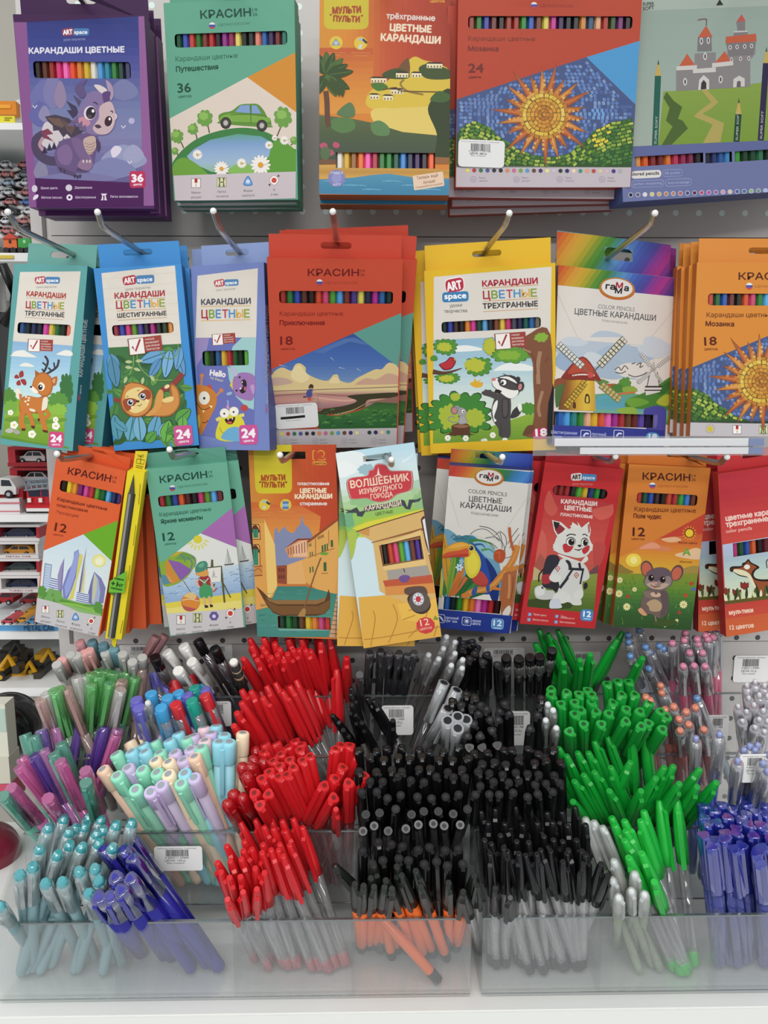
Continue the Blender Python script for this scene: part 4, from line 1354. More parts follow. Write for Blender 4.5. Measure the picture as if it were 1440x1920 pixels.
for x, y, ln, wd, a, c in ((240, 1760, 220, 120, -100, '5494a8'), (330, 1770, 230, 130, -80, '64a4bc'), (430, 1770, 230, 120, -95, '74acc8'), (520, 1760, 230, 120, -75, '64a0c0'), (600, 1740, 170, 110, -60, '7cb0cc'), (210, 1600, 130, 80, 40, '5898b0'), (480, 1780, 120, 90, -50, '5a9c40'), (640, 1780, 190, 120, -80, '6aac44'), (730, 1600, 160, 110, -40, '5a9c44'), (790, 1560, 120, 90, 90, '6cac4c'), (780, 1650, 140, 80, 160, '4c8c3c')):
    b.leaf('2a4c3c', x, y, ln * 1.04, wd * 1.08, a)
    b.leaf(c, x, y, ln, wd, a, '2c5c58')
b.L('7aa05c', 9, '365,1020 368,1080 360,1140 330,1200').L('7aa05c', 9, '400,1010 405,1090 460,1180 560,1245 700,1245').L('6a9450', 8, '585,985 630,1050 700,1060 745,1010 750,940')
for x, y, a in ((325, 1090, 0), (325, 1135, 5), (415, 1085, -5), (400, 1145, 20), (340, 1215, 110), (545, 1205, 60), (482, 1222, 100)):
    b.leaf('b4c08c', x - 30, y, 64, 30, a)
b.L('8c3c38', 34, '200,1410 250,1425').L('8c3c38', 44, '610,1330 700,1290 790,1190')
b.B('9c6430', '450,1540 560,1560 690,1550 765,1460 760,1340 710,1280 680,1290 670,1400 600,1440 540,1500')
b.B('cc8c48', '470,1535 560,1550 680,1540 752,1460 748,1350 710,1295 692,1310 700,1420 610,1450 550,1500')
b.B('d49650', '590,1330 620,1340 625,1400 600,1480 520,1550 470,1545 540,1480 560,1390').B('e4c884', '620,1410 700,1385 705,1425 630,1440').E('e8d4a0', 655, 1302, 24, 16, -30)
b.B('8a5428', '290,1300 350,1265 430,1275 520,1330 538,1420 510,1510 440,1560 350,1560 280,1510 252,1420')
b.B('cc8a48', '300,1305 350,1275 430,1285 510,1335 526,1420 500,1500 435,1548 350,1548 292,1500 266,1420')
b.P('cc8a48', '300,1310 290,1290 315,1295 320,1275 338,1288 350,1262 362,1282 385,1275 380,1300')
b.B('e2cc88', '300,1370 360,1320 440,1312 500,1370 500,1440 460,1500 380,1530 320,1490')
b.B('9c4a2c', '275,1430 330,1400 400,1420 360,1480 310,1510').B('9c4a2c', '410,1370 460,1330 510,1340 515,1400 470,1420 430,1410')
for x, y in ((342, 1438), (446, 1385)):
    b.E('4c2c24', x, y, 31).E('d8dce0', x, y, 27).E('22202c', x, y, 19).E('f4f4f4', x + 6, y - 8, 7)
b.E('4a3028', 405, 1428, 16, 10).L('4a3028', 5, '400,1460 420,1468 440,1450').E('f0d8a8', 360, 1480, 13).E('f0d8a8', 480, 1422, 13)
b.L('7c5428', 6, '310,1392 325,1382').L('7c5428', 6, '400,1340 420,1330')
b.art_logo(408, 386, 278, -3, ink='efe8e4', red='b03444', blue='4c80b0', sub='уроки творчества')
b.X('КАРАНДАШИ', 208, 548, 634, 524, 46, 'a83440', 2.4).colourful(220, 636, 642, 616, 62)
b.X('ШЕСТИГРАННЫЕ', 230, 712, 650, 690, 36, '4c4442', 2.2)
for p in ('215,565 640,540', '222,655 648,634', '232,735 655,708'):
    b.L('c4a074', 6, p, False)
b.tick(395, 958, 68, -7, 2.3)
b.badge(795, 1718, 160, -5, '24', 'цвета', 'c8548c')
b.done()
b.dup(.003, .02, -.001, .3, 'blue sloth pencil pack hanging second behind the front one')

# --- periwinkle monsters pack
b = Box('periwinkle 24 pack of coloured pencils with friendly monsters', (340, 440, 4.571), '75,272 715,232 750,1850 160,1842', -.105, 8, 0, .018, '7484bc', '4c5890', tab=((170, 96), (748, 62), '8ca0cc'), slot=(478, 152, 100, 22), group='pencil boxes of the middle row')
b.win('182,992 576,994 576,1122 182,1122', '3c6c28 14241c 2c5488 c8a030 a82c30 24502c 142018 549c38')
b.start()
b.P('dad3c8', '138,352 656,288 642,880 122,884')
b.P('686fae', '122,884 642,880 622,1790 165,1722')
b.P('9588b8', '122,884 240,884 220,980 110,1160 108,1000').P('9cc4c4', '520,882 642,880 630,1210 500,1180 400,1120 440,960').P('9cc4c4', '395,1130 630,1200 622,1500 560,1480 470,1390 410,1240')
b.round_win('7f90b8')
b.X('Hello', 244, 1205, 376, 1222, 50, 'e6e0e0', 2.5).X('my friend', 246, 1232, 352, 1262, 22, 'c8bca8', 1.6)
b.L('c88444', 16, '170,1300 176,1220').E('cc7c4c', 176, 1208, 18).L('c88444', 16, '300,1380 340,1340').E('cc7c4c', 342, 1334, 19)
b.P('b84c44', '190,1310 250,1280 280,1350')
b.B('c47a34', '110,1300 200,1295 280,1340 305,1400 290,1480 230,1600 165,1720 140,1600 118,1450')
b.E('e0dccc', 197, 1400, 48, 58).E('2c2420', 197, 1402, 10, 12).L('5c3420', 6, '135,1440 180,1500 250,1480').P('ecd8a0', '240,1460 272,1470 255,1490').P('ecd8a0', '180,1505 200,1505 192,1530').L('5c3420', 7, '180,1610 210,1610 230,1590')
b.E('d8b43c', 150, 1600, 14, 60, 0)
b.P('d0c444', '415,1290 450,1220 445,1330')
b.B('9a74ac', '455,1215 530,1180 630,1220 620,1400 560,1420 470,1380 440,1300').B('b4b4cc', '420,1140 460,1150 485,1200 450,1210')
b.B('2c2028', '510,1260 540,1240 560,1270 555,1340 520,1360 500,1330 530,1300').E('ad5c78', 548, 1320, 12, 20).E('2c2430', 500, 1222, 9).E('2c2430', 474, 1336, 9).B('b894c4', '590,1300 625,1290 620,1370')
b.P('ece8e4', '518,1255 530,1262 516,1275').P('ece8e4', '502,1310 520,1315 505,1330')
b.E('94b0c8', 412, 1362, 26, 14, -15).L('8ca4d0', 14, '395,1420 405,1450').P('c894b8', '385,1480 400,1440 420,1510').E('b84848', 540, 1485, 32, 28)
b.B('d6cc3c', '305,1750 320,1610 370,1530 440,1510 520,1570 545,1650 500,1765').B('6ca8cc', '350,1750 370,1690 430,1650 500,1660 520,1770')
b.L('dcd070', 30, '300,1590 340,1570').L('dcd070', 28, '500,1550 540,1545')
for x, y in ((372, 1530), (452, 1516)):
    b.E('d8d4c0', x, y, 42).E('ece8dc', x, y, 38).E('2c2420', x - 3, y + 4, 8, 9)
b.B('3c1c1c', '375,1580 420,1575 462,1565 445,1615 410,1625 385,1610').E('c85850', 415, 1610, 22, 10).P('f0ece0', '395,1578 410,1576 402,1594').P('f0ece0', '432,1573 446,1570 440,1588').L('8c8428', 5, '330,1650 345,1690 365,1700')
b.art_logo(384, 412, 215, -2, ink='efe8e4', red='b85058', blue='5484b0', sub='уроки творчества')
b.X('КАРАНДАШИ', 172, 602, 594, 590, 46, '50505c', 2.4).colourful(174, 716, 590, 710, 68)
b.L('d8b888', 9, '168,616 595,608', False).L('d8b888', 9, '168,738 595,728', False)
b.tick(312, 900, 46, -4, 2.4)
b.badge(576, 1712, 158, -2, '24', 'цвета', 'c85494')
b.plane('right')
b.X('КАРАНДАШИ ЦВЕТНЫЕ', 742, 1272, 748, 600, 28, 'b0b4d0', 1.6).X('ART', 738, 1528, 740, 1458, 18, 'd04a70', 2).X('space', 740, 1450, 742, 1350, 15, 'd4d8e4', 1.5)
b.plane('front')
b.done()
b.dup(-.012, .022, .001, 1.2, 'periwinkle monster pencil pack peeking out behind on the left', yaw=-3)

# --- red bicycle landscape pack
b = Box('red 18 pack of coloured pencils with a cyclist under clouds', (490, 420, 4.465), '42,292 1192,290 1132,1868 112,1876', -.105, -1, 0, .011, 'c44c34', 'b84434', tab=((60, 84), (1182, 94), 'c94c3a'), slot=(626, 180, 130, 27), group='pencil boxes of the middle row')
b.win('150,562 1102,562 1102,664 150,666', '982c28 2c6c34 2c4498 502c20 241814 c04428 c0446c 4c8c30 4c94cc 702c24 44307c d0c458 202440 a42c84 285c94 1c2c2c')
b.start().round_win('c44c34')
b.krasin(390, 434, 816, 436, 56, '6c1c18')
b.flag(487, 490, 27, 'СДЕЛАНО В РОССИИ', 534, 502, 802, 502, 18, '94382c')
b.X('Карандаши цветные', 154, 768, 684, 768, 36, '8c2c20', .6).X('Приключения', 154, 846, 528, 846, 38, '7c1c18', 2)
b.X('18', 160, 1012, 262, 1010, 70, '7c1c18', 1.4).X('цветов', 164, 1054, 280, 1054, 20, '842820', 1)
b.P('5f9a8c', '770,916 1188,738 1152,1200')
b.G('34528c 3f62a4 4a6cac 6484b4 94a0ac', '770,916 1152,1200 1150,1400 98,1400 92,1214', 16)
b.P('5272ac', '440,1070 560,1020 700,960 780,950 900,1010 860,1010 740,985 600,1040 520,1085')
for p in ('580,1118 612,1145', '650,1200 705,1215', '800,1210 840,1235', '150,1180 220,1195'):
    b.L('b4c4d8', 6, p, False, True)
b.B('d9c38c', '92,1260 170,1200 250,1230 280,1180 320,1165 370,1200 380,1250 480,1300 560,1310 600,1265 640,1262 660,1310 740,1330 800,1290 850,1265 900,1240 960,1215 1010,1215 1070,1160 1152,1210 1150,1380 98,1380', 3)
b.B('e6d3a0', '250,1280 270,1210 320,1180 360,1230 400,1290 330,1330').B('c8a088', '800,1330 880,1290 960,1300 1060,1250 1150,1280 1150,1350 820,1350').B('c4a494', '95,1290 200,1290 260,1330 98,1350').B('e4d09c', '570,1330 600,1285 640,1290 655,1330')
b.G('d8c088 dcc890 b0807c c49484 a8787c 8c6c68', '96,1360 1150,1340 1146,1520 100,1560', 14)
for p, c, wd in (('100,1400 500,1385 900,1372 1148,1362', '8c6860', 7), ('98,1440 400,1420 760,1440 1146,1420', '94605c', 8), ('440,1450 700,1480 820,1460', 'd8a494', 14), ('98,1480 240,1470 420,1480', 'c48c84', 12)):
    b.L(c, wd, p)
b.B('3c3a24', '720,1440 900,1420 1146,1412 1146,1450 900,1470 860,1530 700,1580 560,1590 480,1620 470,1560 700,1520 800,1480')
b.P('8c6458', '860,1500 1146,1440 1146,1500 900,1500')
b.G('34582c 3c7034 2f6434 2c5c30', '478,1590 640,1610 820,1560 960,1490 1144,1500 1132,1706 480,1716', 8)
b.L('a4986c', 12, '610,1598 760,1560 880,1500 930,1480', True, True)
rr = random.Random(5)
for i in range(60):
    x, y = rr.uniform(500, 1120), rr.uniform(1560, 1700)
    b.L(rr.choice(('48803c', '2c5a30', '5a8c44', '284c2c')), 9, [(x, y), (x + 14, y - 12), (x + 34, y - 6)])
b.B('463428', '395,1365 412,1340 435,1350 432,1378 405,1385').B('c48c68', '400,1375 425,1372 428,1390 408,1392').B('48508c', '380,1400 415,1380 432,1400 415,1450 380,1445').L('c89474', 10, '425,1400 440,1425 470,1430').P('c4543c', '385,1450 420,1452 415,1480 388,1475').P('3c3044', '350,1442 376,1440 378,1452 350,1452')
for k in range(26):
    a, a2 = k * 360 / 26, (k + 1) * 360 / 26
    b.P('a89c8c', [(480 + r_ * math.cos(R(t)), 1525 + r_ * math.sin(R(t))) for r_, t in ((40, a), (40, a2), (35, a2), (35, a))])
b.L('8c8478', 4, '425,1470 470,1440 480,1525', False)
b.P('bfbabd', '108,1722 1136,1706 1132,1868 112,1876').P('c44c34', '1136,706 1190,740 1196,1868 1130,1868') if False else b.P('bfbabd', '108,1722 1136,1706 1132,1868 112,1876')
b.P('c44c34', '1188,738 1240,738 1200,1880 1130,1880 1150,1200')
b.swatches(172, 1757, 1062, 1742, 18, DOTS[:18 * 7 - 1])
for x, t, u in ((207, 'Яркие', 'цвета'), (454, 'Мягко', 'рисуют'), (698, 'Легко', 'точатся'), (945, 'Прочный', 'корпус')):
    b.E('8c8790', x, 1818, 26).E('bfbabd', x, 1818, 23).E('8c8790', x, 1818, 11).E('bfbabd', x, 1818, 8)
    b.X(t, x + 36, 1814, x + 92, 1812, 14, '77727a').X(u, x + 36, 1838, x + 102, 1836, 14, '77727a')
b.sticker('108,1512 466,1490 482,1696 122,1718')
b.done()
b.dup(.014, .012, .004, -2.2, 'second red cyclist pencil pack, turned clockwise behind the front one') 
b.dup(.008, .025, .011, 3.0, 'rearmost red cyclist pencil pack, tab turned up highest')

# --- yellow badger pack
b = Box('yellow 18 pack of coloured pencils with a badger in the woods', (770, 440, 4.571), '112,312 1240,240 1242,1848 172,1872', -.105, -1, 0, .011, 'dcb428', 'd09a24', tab=((112, 78), (1200, 40), 'deb42c'), slot=(652, 160, 126, 25), group='pencil boxes of the middle row')
b.win('264,750 1114,704 1116,798 266,842', '1c2a28 343e94 402c24 241f1c d07c34 c03c8c 1c4430 5c98c4 20202c 74402c d0b444 b83468 444450 28244c 1c5448 2c5c98 6c6454')
b.start()
b.P('d8d2c8', '198,362 1208,274 1198,858 196,904').round_win('d8d2c8')
b.G('8fb4cc a4c4d0 c8d8d4 d4dccc d8d8c0', '196,904 1198,858 1194,1745 192,1790', 16)
b.B('e4e8e4', '300,990 400,955 500,950 630,985 500,1000 330,1005').B('e4e8e4', '710,1165 800,1110 920,1100 1040,1130 1040,1165 800,1165')
b.G('8cac3c 7ca038 6c9434', '192,1620 640,1660 1000,1540 1194,1520 1194,1750 192,1792', 8)
def bush(x, y, rx, ry, seed, c1='4f8c34', c2='b4b83c'):
    b.scallop(c1, x, y, rx, ry, 12, seed, '2c4a24')
    if c2:
        b.scallop(c2, x - rx * .12, y + ry * .05, rx * .62, ry * .58, 10, seed + 1)
bush(300, 960, 100, 70, 1)
bush(200, 1060, 30, 25, 2, '4f8c34', None)
bush(580, 1130, 115, 80, 3)
b.scallop('b4b83c', 545, 1115, 95, 55, 10, 31)
bush(320, 1230, 105, 50, 4)
bush(680, 960, 60, 75, 6, 'b4b83c', None)
bush(860, 1030, 170, 70, 7, '5f9838', '84ac3c')
bush(1010, 1490, 70, 50, 21, '4f8c34', None)
b.scallop('3f8034', 420, 1540, 270, 190, 16, 8, '28481f')
b.scallop('a4b43c', 330, 1560, 90, 110, 11, 9)
b.scallop('a4b43c', 540, 1570, 100, 80, 11, 10)
b.scallop('a4b43c', 380, 1390, 45, 35, 9, 12)
b.L('5a3c2c', 44, '190,1175 300,1185 440,1145', True, True)
b.B('7c5038', '1000,860 1198,858 1194,1740 1060,1740 980,1720 1040,1640 1060,1500 1050,1260 1040,1080 960,980 860,950 940,945').L('a07c60', 34, '1110,1000 1090,1130 1095,1280').L('a07c60', 26, '1130,1340 1095,1480 1110,1560').L('6a4230', 8, '1150,1100 1180,1050').L('6a4230', 8, '980,965 1060,1060 1075,1200').L('a07c60', 16, '960,975 1030,1010')
b.B('6a4430', '960,1720 1000,1640 1060,1640 1040,1700')
b.scallop('84ac3c', 1120, 880, 60, 40, 8, 14)
# birds
b.B('6a1c20', '245,1110 300,1085 340,1048 380,1065 385,1100 350,1150 290,1162 255,1135').B('b43038', '252,1110 305,1090 342,1055 372,1070 375,1100 345,1142 290,1152').P('dc9c34', '372,1062 390,1070 374,1082').E('201818', 362, 1078, 5)
b.P('d8a830', '520,1265 505,1280 530,1300 560,1312 600,1308 620,1290 612,1265 585,1265 605,1235 570,1260 545,1228 540,1262')
b.P('c87c34', '610,1268 622,1272 612,1280')
# mouse on a stump
b.B('5a3826', '350,1640 400,1620 480,1620 510,1650 505,1700 540,1715 300,1720 352,1690').B('8c6448', '360,1640 430,1625 500,1640 440,1658')
b.L('8c8a88', 9, '410,1610 350,1605 320,1580 350,1555 380,1570')
b.B('8c8a88', '410,1620 420,1560 450,1540 475,1570 482,1615').B('a4a2a0', '415,1615 425,1560 450,1548 470,1575 475,1612').B('9a9896', '390,1510 430,1480 480,1510 470,1550 420,1555').E('6a6868', 375, 1505, 32, 36).E('c07c80', 375, 1506, 22, 26).E('8c8a88', 400, 1482, 20).E('f0f0ee', 450, 1515, 12, 15).E('201c1c', 453, 1517, 6, 8).E('40302c', 482, 1508, 6)
# badger
b.B('3c3838', '855,1560 880,1500 940,1460 950,1510 920,1555 870,1575').P('e8e6e0', '915,1480 930,1440 952,1470 955,1500 935,1520')
b.B('4a4646', '720,1400 780,1340 840,1360 860,1440 855,1580 850,1730 765,1730 750,1660 710,1600 690,1520')
b.L('4a4646', 52, '770,1410 700,1370 630,1350', True).B('4a4646', '608,1350 640,1335 690,1330 680,1350 660,1368 620,1370')
b.B('e8e6e0', '700,1500 720,1440 745,1420 740,1480 715,1560 735,1590 715,1600')
b.B('3a3636', '780,1430 810,1400 840,1420 840,1540 810,1580 785,1550').B('555050', '790,1430 812,1410 830,1430 830,1530 808,1560 793,1540').L('3a3636', 6, '765,1610 775,1680 760,1725')
b.B('3c3838', '700,1240 740,1225 800,1205 880,1210 930,1250 950,1300 920,1370 850,1400 800,1370 740,1330 700,1290')
b.B('e8e6e0', '700,1245 740,1230 770,1250 760,1290 830,1320 900,1320 925,1350 890,1395 840,1400 790,1370 740,1325 705,1290')
b.B('e8e6e0', '760,1225 830,1215 890,1245 910,1275 880,1262 820,1235')
b.B('4a4646', '745,1240 790,1235 850,1250 900,1290 915,1330 860,1330 800,1310 765,1285')
b.E('f2f0ec', 795, 1266, 25, 24).E('241c1c', 785, 1270, 13, 15).E('f8f8f8', 781, 1264, 4).E('c87c74', 712, 1240, 18, 14)
b.B('2a2020', '735,1325 780,1340 760,1358 720,1350').P('4a4646', '790,1188 830,1205 870,1215 800,1200').P('4a4646', '838,1186 870,1210 895,1225')
b.E('3c3838', 945, 1300, 28, 42, 10).E('c0807c', 938, 1304, 16, 28, 10).E('3c3838', 920, 1240, 20, 24)
for x, y in ((318, 1742), (472, 1745), (704, 1718), (808, 1765)):
    b.petals('efeee6', x, y, 26, 6, 'd8c850', .8)
b.B('dcdcd0', '600,1760 640,1745 660,1765 625,1775')
b.P('deb42c', '192,1790 1194,1742 1245,1742 1245,1880 172,1880')
b.art_logo(383, 505, 226, -1, stack=True, red='b42c44', blue='3c7cac')
b.X('уроки', 335, 622, 440, 615, 26, '5c5a58', .6).X('творчества', 288, 670, 484, 664, 28, '5c5a58', .6)
b.X('КАРАНДАШИ', 616, 445, 1088, 418, 48, 'a8283c', 2.6).colourful(622, 552, 1088, 530, 66)
b.X('ТРЕХГРАННЫЕ', 620, 636, 1090, 612, 44, '4c4846', 2.4)
for p in ('616,460 1094,430', '620,572 1092,545', '620,660 1094,634'):
    b.L('c89c68', 6, p, False)
b.tick(790, 914, 66, -4, 2.1)
b.RR('b83058', '1052,1660 1190,1650 1200,1750 1040,1755', .2).X('18', 1074, 1726, 1168, 1720, 60, 'f0e6ea', 3)
b.done()
b.dup(-.012, .012, -.002, 1.2, 'second yellow badger pencil pack, showing on the left behind the front one', skip=('pencil',))
b.dup(-.013, .025, .0, .8, 'rearmost yellow badger pencil pack near the panel')

# --- rainbow windmill pack
def rainbow(b, quad, ang, cols, n=26):
    q = ptl(quad)
    c, d = math.cos(R(ang)), math.sin(R(ang))
    pr = [p[0] * c + p[1] * d for p in q]
    lo, hi = min(pr), max(pr)
    cs = [lin(t) for t in cols.split()]
    rot = [(p[0] * c + p[1] * d, -p[0] * d + p[1] * c) for p in q]
    loc = [b.loc(*p) for p in q]
    k = b.layer(loc)
    for i in range(n):
        m = clip_half(rot, 0, lo + (hi - lo) * i / n, False)
        m = clip_half(m, 0, lo + (hi - lo) * (i + 1) / n, True) if m else []
        if not m:
            continue
        t = (i + .5) / n * (len(cs) - 1)
        j = min(int(t), len(cs) - 2)
        cc = mixc(cs[j], cs[j + 1], t - j)
        for f in b.lim([b.loc(x * c - y * d, x * d + y * c) for x, y in m]):
            b.put(f, cc, k)
RB = 'b84434 c0542e c8742e cc9438 c4a038 a09a30 5c8c34 44803c 4c8c9c 5c8cc4 4a68b4 4454a0 4c4898 8c3c90 a83c88 6c3c88 4c3c84 443c80'
def gamma_logo(b, x, y, rx, ry, ang):
    for r_, c in ((1.16, 'c0642e'), (1.13, 'b87c34')):
        b.E(c, x, y + ry * .16 * (r_ > 1.15), rx * r_, ry * r_, ang, 28)
    b.E('e2dcd6', x, y, rx, ry, ang, 28)
    t = math.tan(R(ang))
    f = lambda q, w: (x + q * rx, y + q * rx * t + w * ry)
    b.X('га', *f(-.74, .22), *f(-.14, .22), ry * .62, '2c2428', 2).X('а', *f(.44, .22), *f(.72, .22), ry * .62, '2c2428', 2)
    b.X('М', *f(-.08, -.02), *f(.34, -.02), ry * .56, 'a82c38', 2.4).X('М', *f(-.14, .58), *f(.28, .58), ry * .54, '2c2428', 2.4)
b = Box('white 18 pack of coloured pencils with windmills and a rainbow tab', (1020, 420, 4.571), '92,348 1170,468 1052,1915 108,1885', -.09, 0, 0, .012, 'dad4cc', '84706a', tab=((112, 72), (1192, 176), '6c8c8c'), slot=(640, 260, 122, 42), group='pencil boxes of the middle row')
b.win('60,1600 940,1640 930,1756 60,1716', '14181c 2c5ca4 4c98d4 2c7c7c 347c34 dca888 d0a830 cc5430 dc60a8 982c88 a02c34 643c24 642820 5c489c 241c40')
b.start()
b.plane('tab')
rainbow(b, '70,60 1200,170 1180,475 70,360', 35, RB)
b.flush_art('tab_print')
b.plane('front')
rainbow(b, '92,348 1172,468 1160,626 98,522', 35, RB)
b.L('c4bcb4', 5, '100,560 300,1000', False).L('c4bcb4', 5, '1150,690 870,1030', False)
gamma_logo(b, 626, 548, 134, 78, 6)
b.X('COLOR PENCILS', 462, 722, 776, 750, 34, '8c8888', .5).X('ЦВЕТНЫЕ КАРАНДАШИ', 262, 772, 956, 830, 48, '5c5a5c', .8).X('Классические', 498, 836, 712, 858, 22, '9a9694', .4)
for x, y, rx, ry, c in ((300, 1080, 200, 90, 'b4c0cc'), (560, 1010, 190, 90, 'b4c0cc'), (700, 1120, 260, 80, 'a8b8c8'), (180, 1180, 90, 80, '98acc4'), (560, 1240, 200, 90, 'a4b4c4'), (950, 1060, 150, 90, 'c4ccd4'), (260, 1010, 120, 40, 'c4ccd4'), (760, 1290, 150, 40, 'a4b8cc'), (420, 1160, 100, 60, 'c8d0d4')):
    b.B(c, [(x - rx, y), (x - rx * .5, y - ry), (x + rx * .4, y - ry * .8), (x + rx, y + ry * .2), (x + rx * .3, y + ry), (x - rx * .6, y + ry * .7)])
for x, y in ((300, 1030), (860, 1045)):
    b.P('dad4cc', [(x, y - 60), (x + (560 if x < 500 else 0), y - 60), (x + 540, y + 10), (x + 40, y - 30)]) if x < 500 else b
b.B('dad4cc', '610,1240 680,1200 760,1190 850,1210 900,1280 850,1330 760,1320 660,1300')
for p in ('605,1250 640,1225 660,1255 690,1215 720,1245', '610,1270 660,1280 700,1260', '720,1290 780,1310 850,1290 880,1270', '790,1210 830,1190 820,1230 850,1215', '750,1200 780,1190'):
    b.L('54504e', 8, p)
b.B('8c4c34', '100,1330 250,1320 300,1360 280,1420 100,1420').B('b05c3c', '500,1380 620,1370 640,1420 520,1420').B('5c8c4c', '460,1350 500,1330 560,1360 480,1380')
b.scallop('5a8c3c', 690, 1380, 60, 70, 9, 3)
b.scallop('4a7c38', 630, 1410, 55, 40, 9, 5)
b.scallop('88a444', 730, 1420, 70, 30, 9, 6)
b.G('6c9c5c 5a9c9c 5c9cb4 7cac6c 4c8040', '430,1460 700,1440 860,1470 1070,1500 1060,1720 420,1640', 10)
b.B('4a8038', '800,1470 950,1400 1100,1310 1110,1480 1050,1600 900,1590 700,1570 720,1500').B('6c9c3c', '700,1510 800,1490 900,1530 760,1570').B('a8b03c', '960,1530 1040,1460 1080,1490 1050,1560').B('3a6c34', '960,1440 1060,1350 1100,1370 1020,1460').B('8cac44', '620,1590 760,1570 800,1620 700,1640')
b.B('4c6c3c', '100,1400 180,1380 190,1480 130,1560 100,1560').L('58a0b4', 30, '460,1500 560,1480 680,1500').L('c47040', 16, '610,1460 700,1450 780,1440')
b.G('6a4430 94602c c89c38 d8b848 c49434', '185,1340 430,1330 440,1605 120,1590', 16, 0)
b.B('88342c', '158,1296 330,1135 470,1310 460,1345 190,1325').B('b04c38', '200,1280 330,1150 440,1290 330,1270')
b.L('e4d8cc', 12, '240,1300 330,1290 430,1300')
for k in range(7):
    b.P('8c302c', [(250 + k * 26, 1296), (262 + k * 26, 1296), (256 + k * 26, 1318)])
b.B('3c2c20', '348,1530 352,1470 368,1455 386,1475 388,1532').B('d8c058', '358,1525 362,1480 376,1480 378,1525').B('5c3820', '245,1575 250,1530 268,1530 270,1578')
def sail(b, x0, y0, x1, y1, wd, c, f):
    m = math.hypot(x1 - x0, y1 - y0)
    dx, dy = (x1 - x0) / m, (y1 - y0) / m
    nx, ny = -dy, dx
    g = lambda t, u: (x0 + dx * m * t + nx * wd * u, y0 + dy * m * t + ny * wd * u)
    b.P(c, [g(.25, -.5), g(1, -.5), g(1, .5), g(.25, .5)])
    n = max(4, int(m * .75 / (wd * .5)))
    for i in range(n):
        for u in (-.42, .04):
            t0, t1 = .25 + .75 * (i + .14) / n, .25 + .75 * (i + .86) / n
            b.P(f, [g(t0, u), g(t1, u), g(t1, u + .38), g(t0, u + .38)])
    b.P(c, [g(0, -.06), g(.3, -.06), g(.3, .06), g(0, .06)])
sail(b, 400, 1290, 690, 985, 66, '5c5844', 'd4d0bc')
sail(b, 400, 1290, 118, 1030, 60, '74746c', 'd8d8d0')
sail(b, 400, 1290, 180, 1570, 58, '6c5424', 'c8a440')
sail(b, 430, 1330, 650, 1510, 64, '7c7440', 'c0b078')
b.E('c8504c', 396, 1295, 26)
b.P('d4d0cc', '905,1270 970,1270 985,1395 880,1390').P('d4d0cc', '865,1400 1010,1400 990,1440 870,1470').L('3c3634', 14, '865,1395 1012,1395', False).L('3c3634', 10, '860,1425 1000,1425', False)
b.P('b8b4b0', '940,1170 962,1260 905,1260').L('4a4644', 6, '905,1270 882,1390', False).L('4a4644', 6, '968,1270 985,1395', False)
sail(b, 935, 1250, 830, 1112, 34, '8c8a88', 'd8d6d2')
sail(b, 935, 1250, 1085, 1135, 34, '8c8a88', 'd8d6d2')
sail(b, 935, 1250, 800, 1360, 30, '8c8a88', 'd8d6d2')
sail(b, 935, 1260, 1010, 1360, 26, '8c8a88', 'c8ccc0')
b.B('4c4c9c', '850,1630 900,1570 980,1560 1040,1590 1040,1720 1020,1920 930,1920').P('343c8c', '40,1712 930,1760 1030,1770 1020,1930 40,1930').B('6c68ac', '940,1650 970,1640 965,1720 945,1750')
b.X('Шестигранная', 60, 1795, 280, 1806, 26, 'a8b0d4', 1).X('прочный', 405, 1812, 528, 1818, 26, 'a8b0d4', 1).X('форма', 60, 1830, 150, 1834, 22, 'a8b0d4', 1)
for x in (355, 638):
    b.RR('c0c4dc', [(x - 44, 1762), (x + 44, 1768), (x + 42, 1850), (x - 46, 1845)], .1).RR('343c8c', [(x - 38, 1768), (x + 38, 1774), (x + 36, 1845), (x - 40, 1840)], .1)
    b.L('d4d8e8', 14, [(x - 20, 1820), (x, 1795), (x + 25, 1800)])
b.RR('5c94c4', '870,1785 985,1790 985,1900 870,1900', .2).X('18', 895, 1845, 962, 1848, 46, 'e4e8f0', 2)
b.done()
b.dup(.012, .016, -.001, .2, 'second rainbow windmill pencil pack, edge showing on the right')

# --- orange mosaic pack at the right edge
b = Box('orange 18 pack of coloured pencils with a mosaic sun, cut off at the right', (980, 380, 3.130), '1032,350 1845,352 1800,1372 972,1372', -.11, 0, 0, .011, 'd08534', 'b86a26', tab=((1036, 206), (1840, 215), 'd28638'), slot=(1418, 282, 92, 18), group='pencil boxes of the middle row')
b.win('1088,534 1755,534 1755,604 1088,604', 'b43a30 1f5c34 2c54a0 642c28 1c2018 c8502c c4446c 2c7834 5ca8d8 702c24 44307c d0c458 202440 a42c84 285c94 1c2c2c')
b.start().round_win('d08534')
b.krasin(1268, 452, 1580, 452, 40, '54200f')
b.flag(1330, 490, 20, 'СДЕЛАНО В РОССИИ', 1360, 498, 1560, 498, 13, '8c4c20')
b.X('Карандаши цветные', 1080, 672, 1470, 672, 27, '6c3414', .6).X('Мозаика', 1074, 724, 1240, 726, 27, '5c200f', 2).X('18', 1068, 838, 1138, 834, 48, '5c200f', 1.5).X('цветов', 1066, 866, 1144, 866, 15, '6c2c14', 1)
mosaic(b, (888, 792), .86, (1530, 745), (975, 975), (1840, 960), 1290)
b.P('4a8cc0', '1530,745 1840,640 1840,960')
b.P('bdb8bc', '970,1284 1850,1294 1800,1380 968,1380')
b.E('c8b83c', 1100, 1328, 18)
